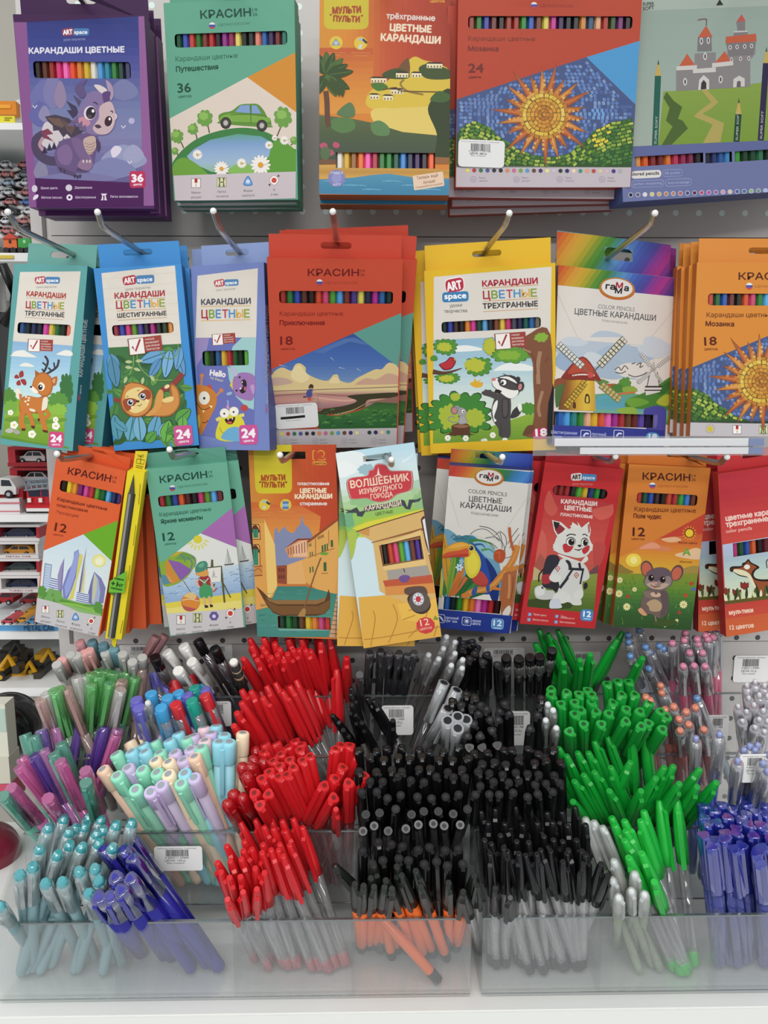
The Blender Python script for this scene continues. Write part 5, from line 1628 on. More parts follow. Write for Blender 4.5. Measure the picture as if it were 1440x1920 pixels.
for k in range(12):
    b.L('8c7c34', 3, [(1100 + 22 * math.cos(k * .524), 1328 + 22 * math.sin(k * .524)), (1100 + 30 * math.cos(k * .524), 1328 + 30 * math.sin(k * .524))], False)
b.icons([(1258, 1332), (1412, 1332)], 26, ('', ''), 5)
b.done()
for i, (dx, dy, dz, rl) in enumerate(((-.003, .011, -.001, .4), (-.006, .022, -.001, .6), (-.006, .033, .001, -.4))):
    b.dup(dx, dy, dz, rl, ('second', 'third', 'rearmost')[i] + ' orange mosaic pencil pack in the stack at the right edge')
# --- orange skyline pack with a gift pencil
b = Box('orange 12 pack with a city skyline and a yellow gift pencil sleeve', (60, 830, 4.923), '215,115 882,258 612,1790 30,1650', -.115, 4, 0, .011, 'dc6236', 'c85430', tab=((330, 60), (960, 95), 'd85c30'), slot=(660, 78, 110, 26), group='pencil boxes of the bottom row')
b.win('262,348 830,468 820,570 254,448', '241a18 e0c42c e09038 7c246c cc4c94 b83038 5c9c34 1c5c30 5ca8dc 24305c 482c60')
b.start().round_win('dc6236')
b.krasin(328, 290, 722, 365, 62, '5c1c14')
b.X('Карандаши цветные', 232, 532, 690, 628, 30, '6c2416', 1.6).X('пластиковые', 228, 588, 512, 644, 28, '6c2416', 1.6).X('Эволюция', 218, 652, 424, 692, 30, '8c3824', .5)
b.X('12', 206, 812, 312, 832, 76, '64200f', 1.5).X('цветов', 194, 852, 286, 868, 18, '7c2c18', .8)
b.P('6cac2c', '474,846 826,706 745,1100')
b.G('c8dce4 d4e4ea e0e8e8 dce6e4', '474,846 745,1102 650,1600 60,1490 108,996', 12)
b.E('e4e088', 620, 1090, 66, 62).E('e8e4a4', 620, 1092, 52, 48).E('f0eecc', 622, 1095, 38, 36)
b.P('8898b0', '118,1110 186,1125 160,1370 95,1340').P('bccce0', '126,1122 178,1132 152,1360 104,1340')
for k in range(8):
    b.L('90a4c4', 4, [(122 - k * 3, 1150 + k * 24), (172 - k * 3, 1160 + k * 24)], False)
b.P('9a90b8', '300,1060 290,1200 275,1390 240,1380 236,1230 262,1140').P('7c7cb0', '300,1060 288,1200 272,1390 262,1388 278,1180')
b.P('7c84c0', '430,985 442,1080 420,1200 370,1350 330,1440 290,1440 280,1330 330,1180 380,1110 390,1010').P('98a4d8', '400,1010 430,995 434,1080 400,1220 350,1370 310,1430 300,1330 350,1190')
b.P('d8d068', '440,1020 470,1040 460,1100 420,1250 380,1440 335,1450 400,1280').P('b8b8b0', '505,960 490,1120 480,1250 460,1380 430,1380 450,1240 478,1100').P('6c6490', '505,960 480,1110 465,1240 445,1380 430,1380 450,1240 476,1095').P('dcd884', '500,1110 490,1250 480,1385 466,1385 480,1240')
b.P('7c80b0', '575,1190 640,1250 680,1340 660,1480 560,1500 520,1480 520,1380 545,1280').P('a4b0d4', '575,1195 615,1260 630,1380 615,1490 555,1490 560,1330').P('c4c8a8', '578,1200 600,1260 600,1340 570,1480 552,1470 560,1320').P('6c70a8', '575,1190 550,1300 540,1480 522,1480 520,1385 545,1285')
for q_, n_ in (('165,1240 240,1258 235,1380 150,1360', 6), ('416,1375 530,1400 522,1490 404,1464', 5)):
    c = ptl(q_)
    b.P('dce2ec', q_)
    for k in range(n_):
        f = lambda a, t: tuple(c[a][i] + (c[3 - a][i] - c[a][i]) * t for i in (0, 1))
        t = (k + .4) / n_
        b.L('5c6ca4', 8, [f(0, t), f(1, t)], False)
b.P('7cac5c', '60,1400 250,1420 420,1470 650,1510 640,1600 50,1440').P('5c9440', '270,1440 450,1490 600,1500 600,1515 450,1510 250,1470')
b.L('8cc04c', 22, '260,1480 420,1500 600,1560').L('5c9c3c', 14, '280,1500 450,1540 620,1590')
for x, y in ((90, 1370), (130, 1420), (180, 1390), (210, 1430), (240, 1410), (610, 1520), (625, 1560), (160, 1450)):
    b.scallop('5c9444' if x % 20 else '74a85c', x, y, 42, 52, 8, x)
b.P('c9c6c8', '48,1430 250,1480 450,1560 646,1600 612,1790 30,1652').P('8cb870', '250,1470 640,1580 640,1600 430,1560')
b.P('dc6236', '745,1100 826,706 900,300 900,1800 610,1792 646,1600')
b.icons([(126, 1538), (262, 1578), (404, 1606), (548, 1645)], 34, ('Мягко|рисуют', 'Легко|точатся', 'Форма|корпуса', 'Ø|3 мм'), 20, True, 11)
b.done()
ev = b
# the yellow sleeve with the gift pencil, taped to the pack's right side
def evlevel(y):
    ev.pl = 'raised'
    ev.wo = ev.mw @ Vector((0, y, 0))
def evpart(name, quad_pts, y0, y1, col, m=CARD):
    evlevel(y0)
    q = MB()
    pl = [ev.loc(*p) for p in ptl(quad_pts)]
    if pl[0][0] * pl[1][1] - pl[1][0] * pl[0][1] > 1e9:
        pl = pl[::-1]
    q.prism(pl, y0, y1, lin(col))
    return q.build(name, m, ev.root, True)
sl = evpart('gift_sleeve', '880,262 1040,275 825,1818 676,1805', -.0085, .004, 'e8d42c')
evpart('gift_flap', '955,78 1068,80 1036,262 930,240', .0035, .0045, 'e0cc34')
evpart('sleeve_tail', '735,1815 785,1815 770,1885 760,1890 740,1868', -.003, -.001, 'e8d42c')
q = MB()
evlevel(-.0094)
a0, a1, a2 = ev.loc(940, 290), ev.loc(918, 470), ev.loc(730, 1800)
f3 = lambda p, y: Vector((p[0], y, p[1]))
for r, c, dy in ((.0037, '4c4a44', 0),):
    d = (f3(a2, 0) - f3(a1, 0))
    px_ = Vector((0, 1, 0)).cross(d).normalized()
    q.faces([f3(a0, -.0094)] + [f3(a1, -.0094) + px_ * (r * math.cos(t) * .8) + Vector((0, -1, 0)) * (r * .5 * math.sin(t)) for t in (0, .8, 1.57, 2.34, 3.14)], [(0, i, i + 1) for i in range(1, 5)], lin('4a483c'))
    ring = [px_ * (r * math.cos(t)) + Vector((0, -1, 0)) * (r * .55 * math.sin(t)) for t in (0, .9, 1.57, 2.24, 3.14)]
    vs = [f3(a1, -.0086) + k for k in ring] + [f3(a2, -.0086) + k for k in ring]
    for i in range(4):
        q.faces([vs[i], vs[i + 1], vs[i + 6], vs[i + 5]], [(0, 1, 2, 3)], lin('3e3f3c' if i != 1 else '8c8c84'))
q.build('gift_pencil', PLAST, ev.root, True)
keep = ev.art
ev.art = MB()
evlevel(-.0129)
ev.fix = 430
ev.P('6cb83c', '718,1278 876,1182 850,1388 706,1380').P('3c7c24', '706,1380 760,1384 748,1412')
ev.fix = 434
ev.X('в подарке', 738, 1252, 846, 1276, 20, '1f3c14', 1.6).X('+1', 728, 1318, 785, 1330, 46, '1f3c14', 2).X('ч/г', 790, 1326, 838, 1336, 34, '1f3c14', 1.4).X('карандаш', 728, 1345, 832, 1366, 18, '1f3c14', 1.6)
for d in ('1000,380 985,570', '960,760 935,950', '905,1130 890,1270', '840,1640 815,1760'):
    ev.L('8c7c1c', 7, d, False)
ev.art.build('gift_label', CARD, sl, True)
ev.art = MB()
ev.fix = None
evlevel(.0034)
ev.fix = -112
for d in ('970,150 1040,160 1030,200 962,188 970,150', '1006,120 1000,192', '1000,120 975,112 985,135 1005,122 1030,110 1028,135 1005,125'):
    ev.L('54481c', 5, d, False)
ev.L('54481c', 6, '960,210 1028,222', False).L('54481c', 6, '955,226 1020,238', False)
ev.art.build('gift_print', CARD, ev.root, True)
ev.art = keep
ev.fix = None
for i, (dx, dy, dz, rl) in enumerate(((.004, .012, -.001, 7), (.006, .024, -.001, 11), (.010, .036, -.001, 14), (.014, .048, -.001, 16))):
    ev.dup(dx, dy, dz, rl, ('second', 'third', 'fourth', 'rearmost')[i] + ' orange skyline pencil pack fanned out behind the front one', skip=('pencil', 'gift_sleeve', 'gift_flap', 'gift_pencil', 'sleeve_tail', 'gift_print', 'gift_label', 'printed_front'))

# --- green beach pack
b = Box('green 12 pack of coloured pencils with a child painting on a beach', (260, 840, 5.19), '62,216 868,126 1030,1745 312,1828', -.105, -2, 0, .011, '6cae94', '5a9c84', tab=((40, 40), (876, 0), '5f9c88'), slot=(470, 40, 125, 34), group='pencil boxes of the bottom row')
b.win('186,478 820,404 828,508 200,582', '9c2c34 2c6c34 2c448c cc5428 4a2424 201a1c b83868 5c8c2c 5ca0dc 6c2c30')
b.start().round_win('6cae94')
b.krasin(210, 342, 668, 288, 64, '1f4a3c')
b.flag(328, 390, 29, 'СДЕЛАНО В РОССИИ', 378, 392, 668, 360, 21, '2c5c4a')
b.X('Карандаши цветные', 206, 668, 706, 612, 38, '2c5c4a', .6).X('Яркие моменты', 218, 738, 622, 694, 40, '1f4a3a', 2)
b.X('12', 240, 905, 350, 892, 76, '1f4a3a', 1.5).X('цветов', 254, 945, 364, 938, 22, '2c5848', 1)
b.P('a86cae', '605,828 928,568 965,974')
b.P('e0e2dc', '600,830 965,974 1010,1580 275,1625 205,1140')
b.G('c8d8e0 b4cce0 a0bcd8 94b0d0', '215,1240 985,1130 1000,1420 258,1510', 8)
rr = random.Random(9)
for i in range(70):
    t, u = rr.random(), rr.random()
    x, y = 225 + 760 * t, 1270 - 90 * t + 210 * u
    b.L(rr.choice(('5c84b4', '4a74a8', 'dce6ec', '7c9cc4', '44689c')), 6, [(x, y), (x + 24, y - 10), (x + 52, y - 4)], True, True)
b.P('e0cf50', '258,1510 995,1405 1006,1560 275,1612').P('e8dc7c', '270,1560 1000,1480 1006,1560 276,1612')
b.E('d8d040', 575, 890, 44, 40)
for k in range(7):
    a = R(10 + k * 24)
    b.leaf('dcd878', 575 + 55 * math.cos(a), 890 + 50 * math.sin(a), 60, 22, 10 + k * 24)
b.B('8cac3c', '205,1140 260,1090 300,1060 360,1015 440,1010 520,1040 560,1080 545,1150 500,1220 440,1280 350,1330 240,1335')
b.P('c8a83c', '300,1060 380,1010 440,1012 350,1050').P('6c9c4c', '430,1012 520,1040 555,1070 460,1090 350,1080')
b.P('d08c3c', '285,1085 260,1140 275,1240 320,1320 400,1290 330,1180').P('8c60a8', '285,1085 340,1180 410,1290 500,1210 510,1180 400,1110').P('5c8c9c', '210,1230 275,1240 320,1310 240,1330').P('dc9850', '250,1200 300,1300 350,1320 300,1250')
b.L('5c7ca0', 10, '470,1060 520,1110 505,1180').L('5c7ca0', 8, '520,1050 555,1110 540,1160').L('5c7ca0', 8, '400,1030 440,1070 450,1110').L('7c5c50', 7, '435,1290 505,1400', False)
b.P('5c5c38', '705,1085 725,1085 728,1150 735,1160 700,1165').P('5c5c38', '655,1160 810,1145 845,1500 828,1508 806,1300 690,1310').P('e6e4dc', '668,1170 800,1156 800,1300 690,1308')
b.L('5c5c38', 15, '740,1320 720,1360', False).L('5c5c38', 12, '815,1300 895,1455', False)
b.P('b4b4b4', '730,1180 745,1240 715,1250').L('8c8480', 5, '712,1256 760,1252', False)
b.P('c8ccc8', '862,980 885,1120 835,1128').P('b0b4b4', '868,990 905,1110 888,1116').L('6c6460', 5, '862,980 880,1120', False).P('5c5c60', '828,1132 930,1118 920,1136 840,1144')
b.B('9c3a3c', '580,1280 620,1240 690,1255 700,1330 680,1350 600,1350').B('4a9c64', '600,1350 690,1335 720,1440 650,1460 595,1445').P('4a9c64', '620,1280 650,1280 668,1350 630,1355').L('e4dccc', 9, '590,1275 640,1310 680,1265', False)
b.B('dca050', '555,1215 620,1190 670,1190 680,1225 640,1250 570,1240').B('4a8c74', '552,1160 590,1110 650,1100 672,1140 640,1190 560,1210').B('6cac8c', '575,1150 610,1120 640,1120 620,1160')
b.L('e4b890', 17, '580,1280 560,1310 590,1350').L('e4b890', 16, '700,1300 725,1360 735,1390').L('b44838', 10, '725,1400 765,1360', False).L('e0b48c', 22, '635,1450 645,1530').L('e0b48c', 22, '685,1440 700,1520').P('3c2c24', '640,1525 675,1530 678,1552 645,1555').P('3c2c24', '690,1520 722,1525 722,1545 696,1550')
b.E('c87048', 505, 1500, 92, 90).B('dc8c3c', '420,1500 440,1440 520,1460 590,1500 560,1560 460,1540').B('e0c080', '440,1440 500,1405 560,1430 540,1470').B('b45858', '430,1540 500,1550 560,1570 500,1590 450,1575').L('e8d8a8', 7, '425,1480 500,1470 592,1490')
b.P('cfcccc', '275,1612 1006,1560 1024,1742 312,1824').P('6cae94', '940,600 975,974 1006,1560 1022,1744 1060,1744 1000,700')
b.icons([(412, 1672), (572, 1652), (733, 1634), (892, 1608)], 44, ('Мягко|рисуют', 'Легко|точатся', 'Форма|корпуса', 'Ø|3 мм'), 21, False, -6)
b.done()
b.dup(.009, .012, -.001, 2.4, 'second green beach pencil pack, showing on the right behind the front one')
b.dup(-.004, .024, .001, -2.6, 'rearmost green beach pencil pack near the panel')

# --- orange canal pack (figure left out)
b = Box('orange 12 pack of coloured pencils with a gondola on a canal', (455, 830, 5.053), '55,20 872,20 945,1868 135,1832', -.1, -2, 0, .011, 'c8743a', '9c4424', slot=(465, 120, 130, 34), flush=(500, 232), group='pencil boxes of the bottom row')
b.win('335,1648 832,1648 832,1764 335,1764', '1f3c2c 2c6c34 1c3c24 5c3c24 d0b034 d07c34 b84878 b43830')
b.start()
b.G('cf8c3c cc7a34 c45a2c b8482a b04428', '40,20 960,20 960,1000 40,1000', 20, 0)
b.G('c86434 d08040 d8903c d89838', '60,560 560,600 740,700 700,1100 80,1100', 10)
b.RR('cdbc30', '96,-60 462,-60 468,480 122,484', .09)
b.X('МУЛЬТИ', 178, 362, 402, 356, 52, 'a84c24', 3).X('ПУЛЬТИ', 184, 424, 394, 424, 50, 'a84c24', 3).E('8c4420', 166, 374, 10).E('8c4420', 412, 374, 10)
b.X('12', 668, 160, 780, 160, 84, 'dc9c40', 3).X('12', 674, 156, 774, 156, 74, 'b84c2c', 1.6).RR('dc9c40', '662,178 794,178 794,212 662,212', .2).X('цветов', 668, 206, 788, 206, 22, '8c4420', 2)
b.X('пластиковые', 522, 402, 820, 402, 30, 'e4d8d4', 2).X('ЦВЕТНЫЕ', 546, 474, 794, 474, 40, 'ecdcbc', 2.8).X('КАРАНДАШИ', 496, 532, 846, 528, 42, 'ecdcbc', 2.8).X('стираемые', 544, 592, 798, 592, 32, 'e4d8d4', 2)
b.E('d8c040', 208, 588, 54).L('b0b4b4', 22, '185,560 215,558 230,575').L('403c38', 20, '225,560 258,585').L('c8ccd0', 22, '210,600 200,625', False).E('d8c040', 408, 588, 54).P('5c7ca8', '378,555 436,555 436,630 378,630').P('94b4d4', '378,580 436,580 436,605 378,605')
for x0, x1, y in ((105, 295, 664), (158, 258, 690), (326, 494, 660)):
    b.X('не ломаются стираются', x0, y, x1, y, 11, 'dca054')
b.B('8088a8', '298,900 305,830 320,800 336,840 345,870 365,820 385,810 400,790 420,830 450,850 465,900 480,860 520,800 545,770 563,690 580,770 620,800 650,850 655,920 640,1160 330,1170', 3)
b.P('8088a8', '298,850 660,860 640,1170 320,1170')
b.P('d89c50', '78,720 205,718 300,960 325,1380 235,1560 118,1585').P('e4c070', '205,725 305,965 328,1360 240,1500 215,1000').P('c88c48', '78,720 205,718 208,760 80,760')
for y, h_ in ((770, 150), (960, 280)):
    b.P('7c4028', [(84, y), (150, y), (165, y + 20), (172, y + h_), (98, y + h_)]).P('dcaa60', [(86, y + 8), (146, y + 8), (158, y + 24), (164, y + h_ - 8), (98, y + h_ - 8)])
    b.B('5c3424', [(92, y + 80), (95, y + 25), (125, y + 10), (150, y + 40), (158, y + 80)])
    b.P('3c8468', [(94, y + 48), (146, y + 52), (150, y + h_ - 20 if y < 900 else y + 200), (104, y + h_ - 20 if y < 900 else y + 200)])
    b.L('2c6450', 5, [(122, y + 48), (126, y + 130)], False)
b.P('c88848', '105,1180 188,1170 186,1255 112,1262').L('7c4c30', 6, '110,1220 150,1190 184,1225', True).L('7c4028', 8, '106,1175 188,1168', False).L('7c4028', 8, '112,1262 188,1256', False)
b.P('cc9468', '400,1005 540,905 655,905 640,1090 440,1090').P('7c3c30', '395,1005 520,908 660,905 640,920 530,925').P('e0b490', '480,970 560,930 640,920 620,1080 480,1080')
for k in range(8):
    b.L('94584c', 9, [(430 + k * 26, 1000 - k * 10), (434 + k * 26, 1060 - k * 3)], False)
b.P('8c4a34', '325,1165 420,1160 420,1340 330,1330')
for x in (340, 362, 384):
    for y in (1190, 1255):
        b.P('5c2c24', [(x, y), (x + 12, y), (x + 12, y + 32), (x, y + 32)])
b.P('d8a258', '620,930 905,715 925,1450 720,1400 610,1330 420,1330 440,1160 610,1090').P('8c4c30', '610,932 905,712 908,735 625,950').P('dca868', '420,1160 560,1110 600,1340 420,1340')
for x, y, w_, h_ in ((756, 975, 16, 60), (780, 965, 16, 60), (802, 958, 12, 60), (845, 925, 22, 60), (780, 1135, 28, 80), (640, 1180, 12, 50), (665, 1175, 12, 50), (640, 1040, 10, 34), (660, 1035, 10, 34), (632, 960, 8, 24), (646, 955, 8, 24)):
    b.P('3c6038', [(x - w_ / 2, y), (x + w_ / 2, y - 5), (x + w_ / 2 + 2, y + h_), (x - w_ / 2 + 2, y + h_ + 4)])
for x in (712, 728, 744, 758):
    b.P('5c3c28', [(x, 890 - (x - 712) * .4), (x + 8, 886 - (x - 712) * .4), (x + 10, 914 - (x - 712) * .4), (x + 2, 918 - (x - 712) * .4)])
b.L('8c5830', 6, '620,1090 760,1035 870,1000', False).L('8c5830', 6, '690,890 692,1080', False).L('8c5830', 5, '815,830 818,970', False).L('8c5830', 6, '745,1240 810,1235', False)
b.scallop('6c9c3c', 775, 1050, 40, 16, 8, 3)
b.G('3c7c70 4a8c7c 44847c', '330,1360 600,1360 830,1420 920,1440 930,1840 130,1840 118,1590 240,1560', 10)
rr = random.Random(2)
for i in range(46):
    x, y = rr.uniform(150, 860), rr.uniform(1400, 1810)
    b.L(rr.choice(('5c9c94', '2c6860', '6ca89c', '347468')), 6, [(x, y), (x + 34, y + rr.uniform(-8, 8)), (x + 70, y + rr.uniform(-12, 12))], True, True)
b.P('c8a078', '890,1440 920,1440 950,1860 820,1840 860,1640')
for k in range(9):
    b.L('5c4434', 6, [(885 - k * 7, 1470 + k * 42), (935, 1480 + k * 42)], False)
b.L('5c4434', 5, '905,1450 890,1640 880,1840', False)
b.P('5c3c24', '130,1362 190,1410 250,1470 330,1500 700,1500 790,1470 815,1385 830,1440 828,1560 780,1620 700,1640 360,1640 290,1610 230,1540 180,1450')
b.P('8c6840', '220,1465 300,1490 700,1490 790,1465 780,1500 700,1530 330,1530 250,1500').P('74522f', '200,1480 330,1545 720,1545 826,1490 822,1560 770,1620 360,1630 280,1590')
b.L('7c5a3c', 13, '742,1090 700,1200 650,1350 580,1580', False).B('a8804c', '575,1570 600,1590 580,1680 545,1715 515,1700 530,1630')
b.L('5c9c90', 9, '540,1650 500,1690 540,1725 590,1700 640,1650')
b.P('74a89c', '335,1764 832,1764 820,1780 350,1780')
b.done()
b.dup(.0, .012, -.001, .3, 'second orange canal pencil pack behind the front one')

# --- caravan pack (figures left out)
b = Box('pale blue 12 pack of coloured pencils with a caravan, red title plaque', (620, 820, 4.8), '48,140 745,44 1002,1790 292,1900', -.12, -3, 0, .011, 'c4d8dc', 'd8c07c', slot=(420, 178, 130, 26), flush=(420, 320), group='pencil boxes of the bottom row')
b.win('452,982 800,902 828,1090 486,1144', '1a1818 b44428 cc4874 5c9c2c 5ca8d8 6c3828 4a348c')
b.start()
b.G('a8d0dc b4d4e0 c8dce0 ccdcd4 a8c898 8cb84c b8c43c d0c444', '40,40 900,40 1010,900 60,900', 18)
b.B('dce4e4', '50,150 150,120 280,140 330,200 300,280 200,330 70,340').B('e2e8e6', '60,230 150,220 230,270 200,330 80,360').L('dce8ec', 16, '640,225 700,190 745,140', True, True)
for x, y, rx, ry, c in ((320, 290, 80, 50, '94b4bc'), (800, 560, 60, 100, '8cb47c'), (280, 580, 120, 40, '8cb880'), (160, 760, 60, 90, '6ca478'), (240, 720, 40, 60, '8cbc5c'), (190, 860, 80, 60, '7cb45c'), (760, 480, 40, 40, 'a4c094'), (790, 420, 60, 40, 'a8c4b0')):
    b.scallop(c, x, y, rx, ry, 9, int(x))
b.P('d0c83c', '190,820 330,760 850,640 860,700 300,860').B('a4b84c', '140,880 230,840 220,1000 180,1100')
b.P('cda868', '230,850 400,790 850,655 990,1500 700,1560 440,1380 380,940').P('c08c48', '230,850 350,815 345,890').P('8c5c34', '365,945 825,815 830,838 372,952').L('5c3c28', 9, '230,850 400,790 848,655', False)
b.P('d8b878', '435,975 812,832 862,1150 478,1198').P('5c3c24', '435,975 806,884 840,1096 470,1160').P('8c5c34', '446,980 800,896 830,1094 482,1150')
b.P('9a948c', '505,1200 870,1150 900,1240 520,1290').P('b45234', '470,1290 910,1235 925,1310 490,1345').P('cc8844', '485,1345 925,1310 945,1400 500,1420').B('6a4c84', '612,1270 640,1242 690,1240 715,1260 690,1300 640,1305').L('b8605c', 5, '740,1270 860,1250', False)
b.P('4c2c24', '810,740 830,710 855,712 866,770 905,1060 885,1060 850,940').P('dcd8d4', '825,745 850,725 862,790 896,1050 882,1055').L('4c2c24', 6, '838,850 885,1040', False).L('5c2c24', 7, '885,1060 975,1480', False).L('3c2c24', 8, '655,1180 668,1215')
b.P('d4a448', '250,1440 500,1420 700,1500 960,1440 1004,1790 290,1900').P('dcb04c', '600,1500 950,1450 1000,1700 640,1640')
for p in ('300,1820 520,1790 1000,1700', '380,1560 400,1640 360,1880', '560,1500 600,1640 520,1850', '700,1560 900,1500', '880,1520 840,1650 700,1800', '960,1690 930,1790', '650,1640 760,1600'):
    b.L('a87430', 7, p)
b.B('5a4640', '660,1385 690,1350 830,1340 870,1390 850,1420 700,1420').B('3c302c', '690,1460 720,1410 790,1390 860,1420 900,1500 880,1560 820,1590 740,1560').E('5c504c', 800, 1480, 96, 92)
b.E('a8a4a8', 788, 1455, 52, 60, -12).E('d4d4d8', 788, 1455, 45, 52, -12).E('b83440', 788, 1455, 24, 28)
for k in range(8):
    b.E('4c4850', 788 + 34 * math.cos(k * .785), 1455 + 40 * math.sin(k * .785), 5)
b.P('7c8c3c', '920,1640 940,1600 960,1625 980,1620 960,1645')
for c, g in (('a82c34', 1.0), ('c8d0c8', .975), ('c03840', .96)):
    cx_, cy_ = 445, 425
    b.B(c, [(cx_ + (x - cx_) * g, cy_ + (y - cy_) * g) for x, y in ptl('150,380 320,345 345,300 385,285 400,248 440,235 500,250 525,285 560,300 715,300 738,330 742,420 715,480 600,515 540,560 450,585 380,575 320,550 200,558 165,530')], 4)
b.X('ВОЛШЕБНИК', 182, 458, 706, 388, 64, 'e8c8b0', 1.6).X('ИЗУМРУДНОГО', 262, 514, 646, 458, 44, 'e8c8b0', 1.2).X('ГОРОДА', 362, 556, 560, 530, 42, 'e8c8b0', 1.2)
b.P('ecd8cc', '428,268 440,330 470,350 430,342 382,358 418,335')
b.P('3c4048', '118,650 180,655 235,628 260,670 300,660 300,620 480,600 640,560 665,570 690,630 705,560 770,560 820,540 800,575 735,590 715,650 675,645 650,615 480,645 310,670 285,715 240,710 230,680 130,680 160,668')
b.X('КАРАНДАШИ', 312, 662, 638, 612, 46, 'dcc8b0', 1.4).X('ЦВЕТНЫЕ', 404, 704, 562, 680, 26, '5c6c34', 1.2)
b.P('c43c3c', [(854 + 86 * math.cos(R(a)), 1692 + 76 * math.sin(R(a))) for a in range(16, 376, 36)])
b.X('12', 812, 1700, 890, 1684, 60, 'ecc0a4', .6).X('цветов', 804, 1738, 912, 1720, 26, 'e4a894', .8)
b.done()
b.dup(.004, .013, -.006, -9, 'second pale blue caravan pencil pack, turned behind the front one')

# --- toucan pack
b = Box('white 12 pack of coloured pencils with a toucan and a rainbow top', (805, 840, 5.333), '190,160 1018,240 800,1846 85,1800', -.105, -2, 0, .011, 'd9d6cf', '343a6c', tab=((198, 10), (1030, 60), '4c5ca0'), slot=(560, 78, 98, 30), group='pencil boxes of the bottom row')
b.win('150,1482 715,1530 708,1660 140,1612', '2c5ca4 14201f 347c2c d0a82c d0702c e078b4 a82c84 a82830 301414')
b.start()
b.plane('tab')
rainbow(b, '150,0 1040,60 1040,250 150,170', 30, 'a83c34 b4502c c07a2c a8942c 5c8c34 3c7c4c 3c6c94 3c5cac 3c50a8 34489c 2c3c8c')
b.flush_art('tab_print')
b.plane('front')
rainbow(b, '190,160 1018,240 1004,358 165,276', 35, 'b84c34 b83c34 c05434 c87c34 b8a43c 6c9c34 3c8434 34745c 3c7cb4 4c88c8 3c58ac')
b.L('bcb8b4', 4, '180,380 300,790', False).L('bcb8b4', 4, '975,500 780,790', False)
gamma_logo(b, 597, 288, 128, 70, 5)
b.X('COLOR PENCILS', 388, 446, 774, 484, 38, '6c6a6a', .6).X('ЦВЕТНЫЕ', 396, 532, 724, 558, 52, '4c4a4c', .9).X('КАРАНДАШИ', 310, 594, 816, 642, 54, '4c4a4c', .9).X('Классические', 418, 662, 688, 688, 28, '7c7a7a', .5)
b.B('6c9cb4', '110,830 180,810 250,850 300,880 420,870 520,930 640,1000 700,1150 700,1480 300,1480 110,1450 70,1100 100,950', 4)
b.B('3c7c8c', '240,900 420,880 480,940 330,960').B('8cb8c8', '430,930 540,930 640,1020 650,1110 560,1080').B('2c6480', '80,960 150,980 130,1200 90,1180')
for p in ('215,900 240,870 270,890 300,872 330,895 360,875 400,890', '230,915 300,905 380,910'):
    b.L('3c5864', 7, p)
for x, y, ln, wd, a, c in ((120, 1480, 420, 90, -100, 'b8b03c'), (140, 1490, 560, 110, -72, '3c7c3c'), (200, 1480, 640, 90, -95, 'cc9434'), (230, 1480, 330, 90, -70, 'c87838'), (260, 1490, 430, 100, -55, '2f6c38'), (300, 1500, 480, 110, -62, '286034'), (330, 1490, 360, 80, -40, '3c8044'), (180, 1480, 500, 70, -80, '7ca03c'), (120, 1500, 330, 70, -115, 'a8a834'), (190, 1500, 260, 50, -60, 'c46c34'), (400, 1500, 300, 90, -30, '2c6840'), (110, 1480, 300, 60, -90, 'c8c04c')):
    b.leaf(c, x, y, ln, wd, a, '4c6c34' if ln > 400 else None)
b.B('d8d4cc', '420,860 480,810 560,810 640,850 760,830 900,860 900,960 840,1080 760,1110 720,960 640,900 540,900')
for p in ('410,860 480,815 580,820 700,930', '500,780 600,800 680,860 720,940', '560,900 660,890 740,960 760,1080', '660,870 700,840 720,900 730,1000', '705,830 760,880 770,960 740,1040', '890,800 830,880 780,960', '900,860 850,930 800,1000', '750,1100 800,1090 850,1060', '540,930 620,950 680,1000'):
    b.L('4c4a4a', 6, p)
b.L('3c8034', 26, '400,930 500,920 600,950 660,1010', True, True).L('4c9044', 20, '520,1020 600,1010 650,1050', True, True).L('2c5c8c', 24, '430,970 520,960 560,1000', True, True)
b.B('2c4c9c', '420,950 480,1000 560,1100 640,1190 680,1290 680,1520 560,1490 540,1400 460,1250 440,1100').B('1f3474', '560,1100 640,1190 690,1320 685,1520 610,1510 610,1300').B('a83c34', '420,1290 500,1280 570,1330 585,1370 520,1380 450,1350').B('b84840', '420,1250 520,1230 590,1330 530,1370 450,1340')
b.L('c47044', 42, '370,1290 300,1400 240,1480', True, True)
b.B('d8c840', '360,1060 400,1020 450,1010 500,1080 515,1170 480,1260 420,1300 370,1250 350,1150').B('e4d44c', '380,1080 430,1040 480,1100 490,1180 440,1260 390,1230')
b.B('d89838', '110,1095 140,1020 220,960 320,935 400,960 430,1000 410,1070 380,1085 330,1060').B('c85838', '104,1098 180,1040 300,1020 380,1000 392,1050 380,1080 240,1085').B('b84030', '140,1092 280,1060 380,1055 378,1085 250,1088').B('e4ac48', '190,990 300,948 390,965 330,985 240,1000')
b.B('d8c840', '395,975 430,965 455,1000 450,1040 410,1040').E('2c4474', 420, 998, 22, 24).E('14181f', 418, 998, 15, 17).E('e4e8ec', 412, 992, 5)
b.B('b4502c', '650,1040 690,1010 740,1020 760,1080 730,1140 680,1140 645,1100').L('d46c44', 8, '665,1050 700,1040 700,1110')
b.L('c8803c', 62, '330,1490 460,1420 600,1400 720,1270 830,1130 880,970').L('d89c50', 26, '400,1440 600,1390 740,1250 840,1100 905,920', True, True).L('b85c34', 26, '800,790 810,900 840,1020', True).L('c87c3c', 40, '620,1390 720,1410 850,1415', True, True)
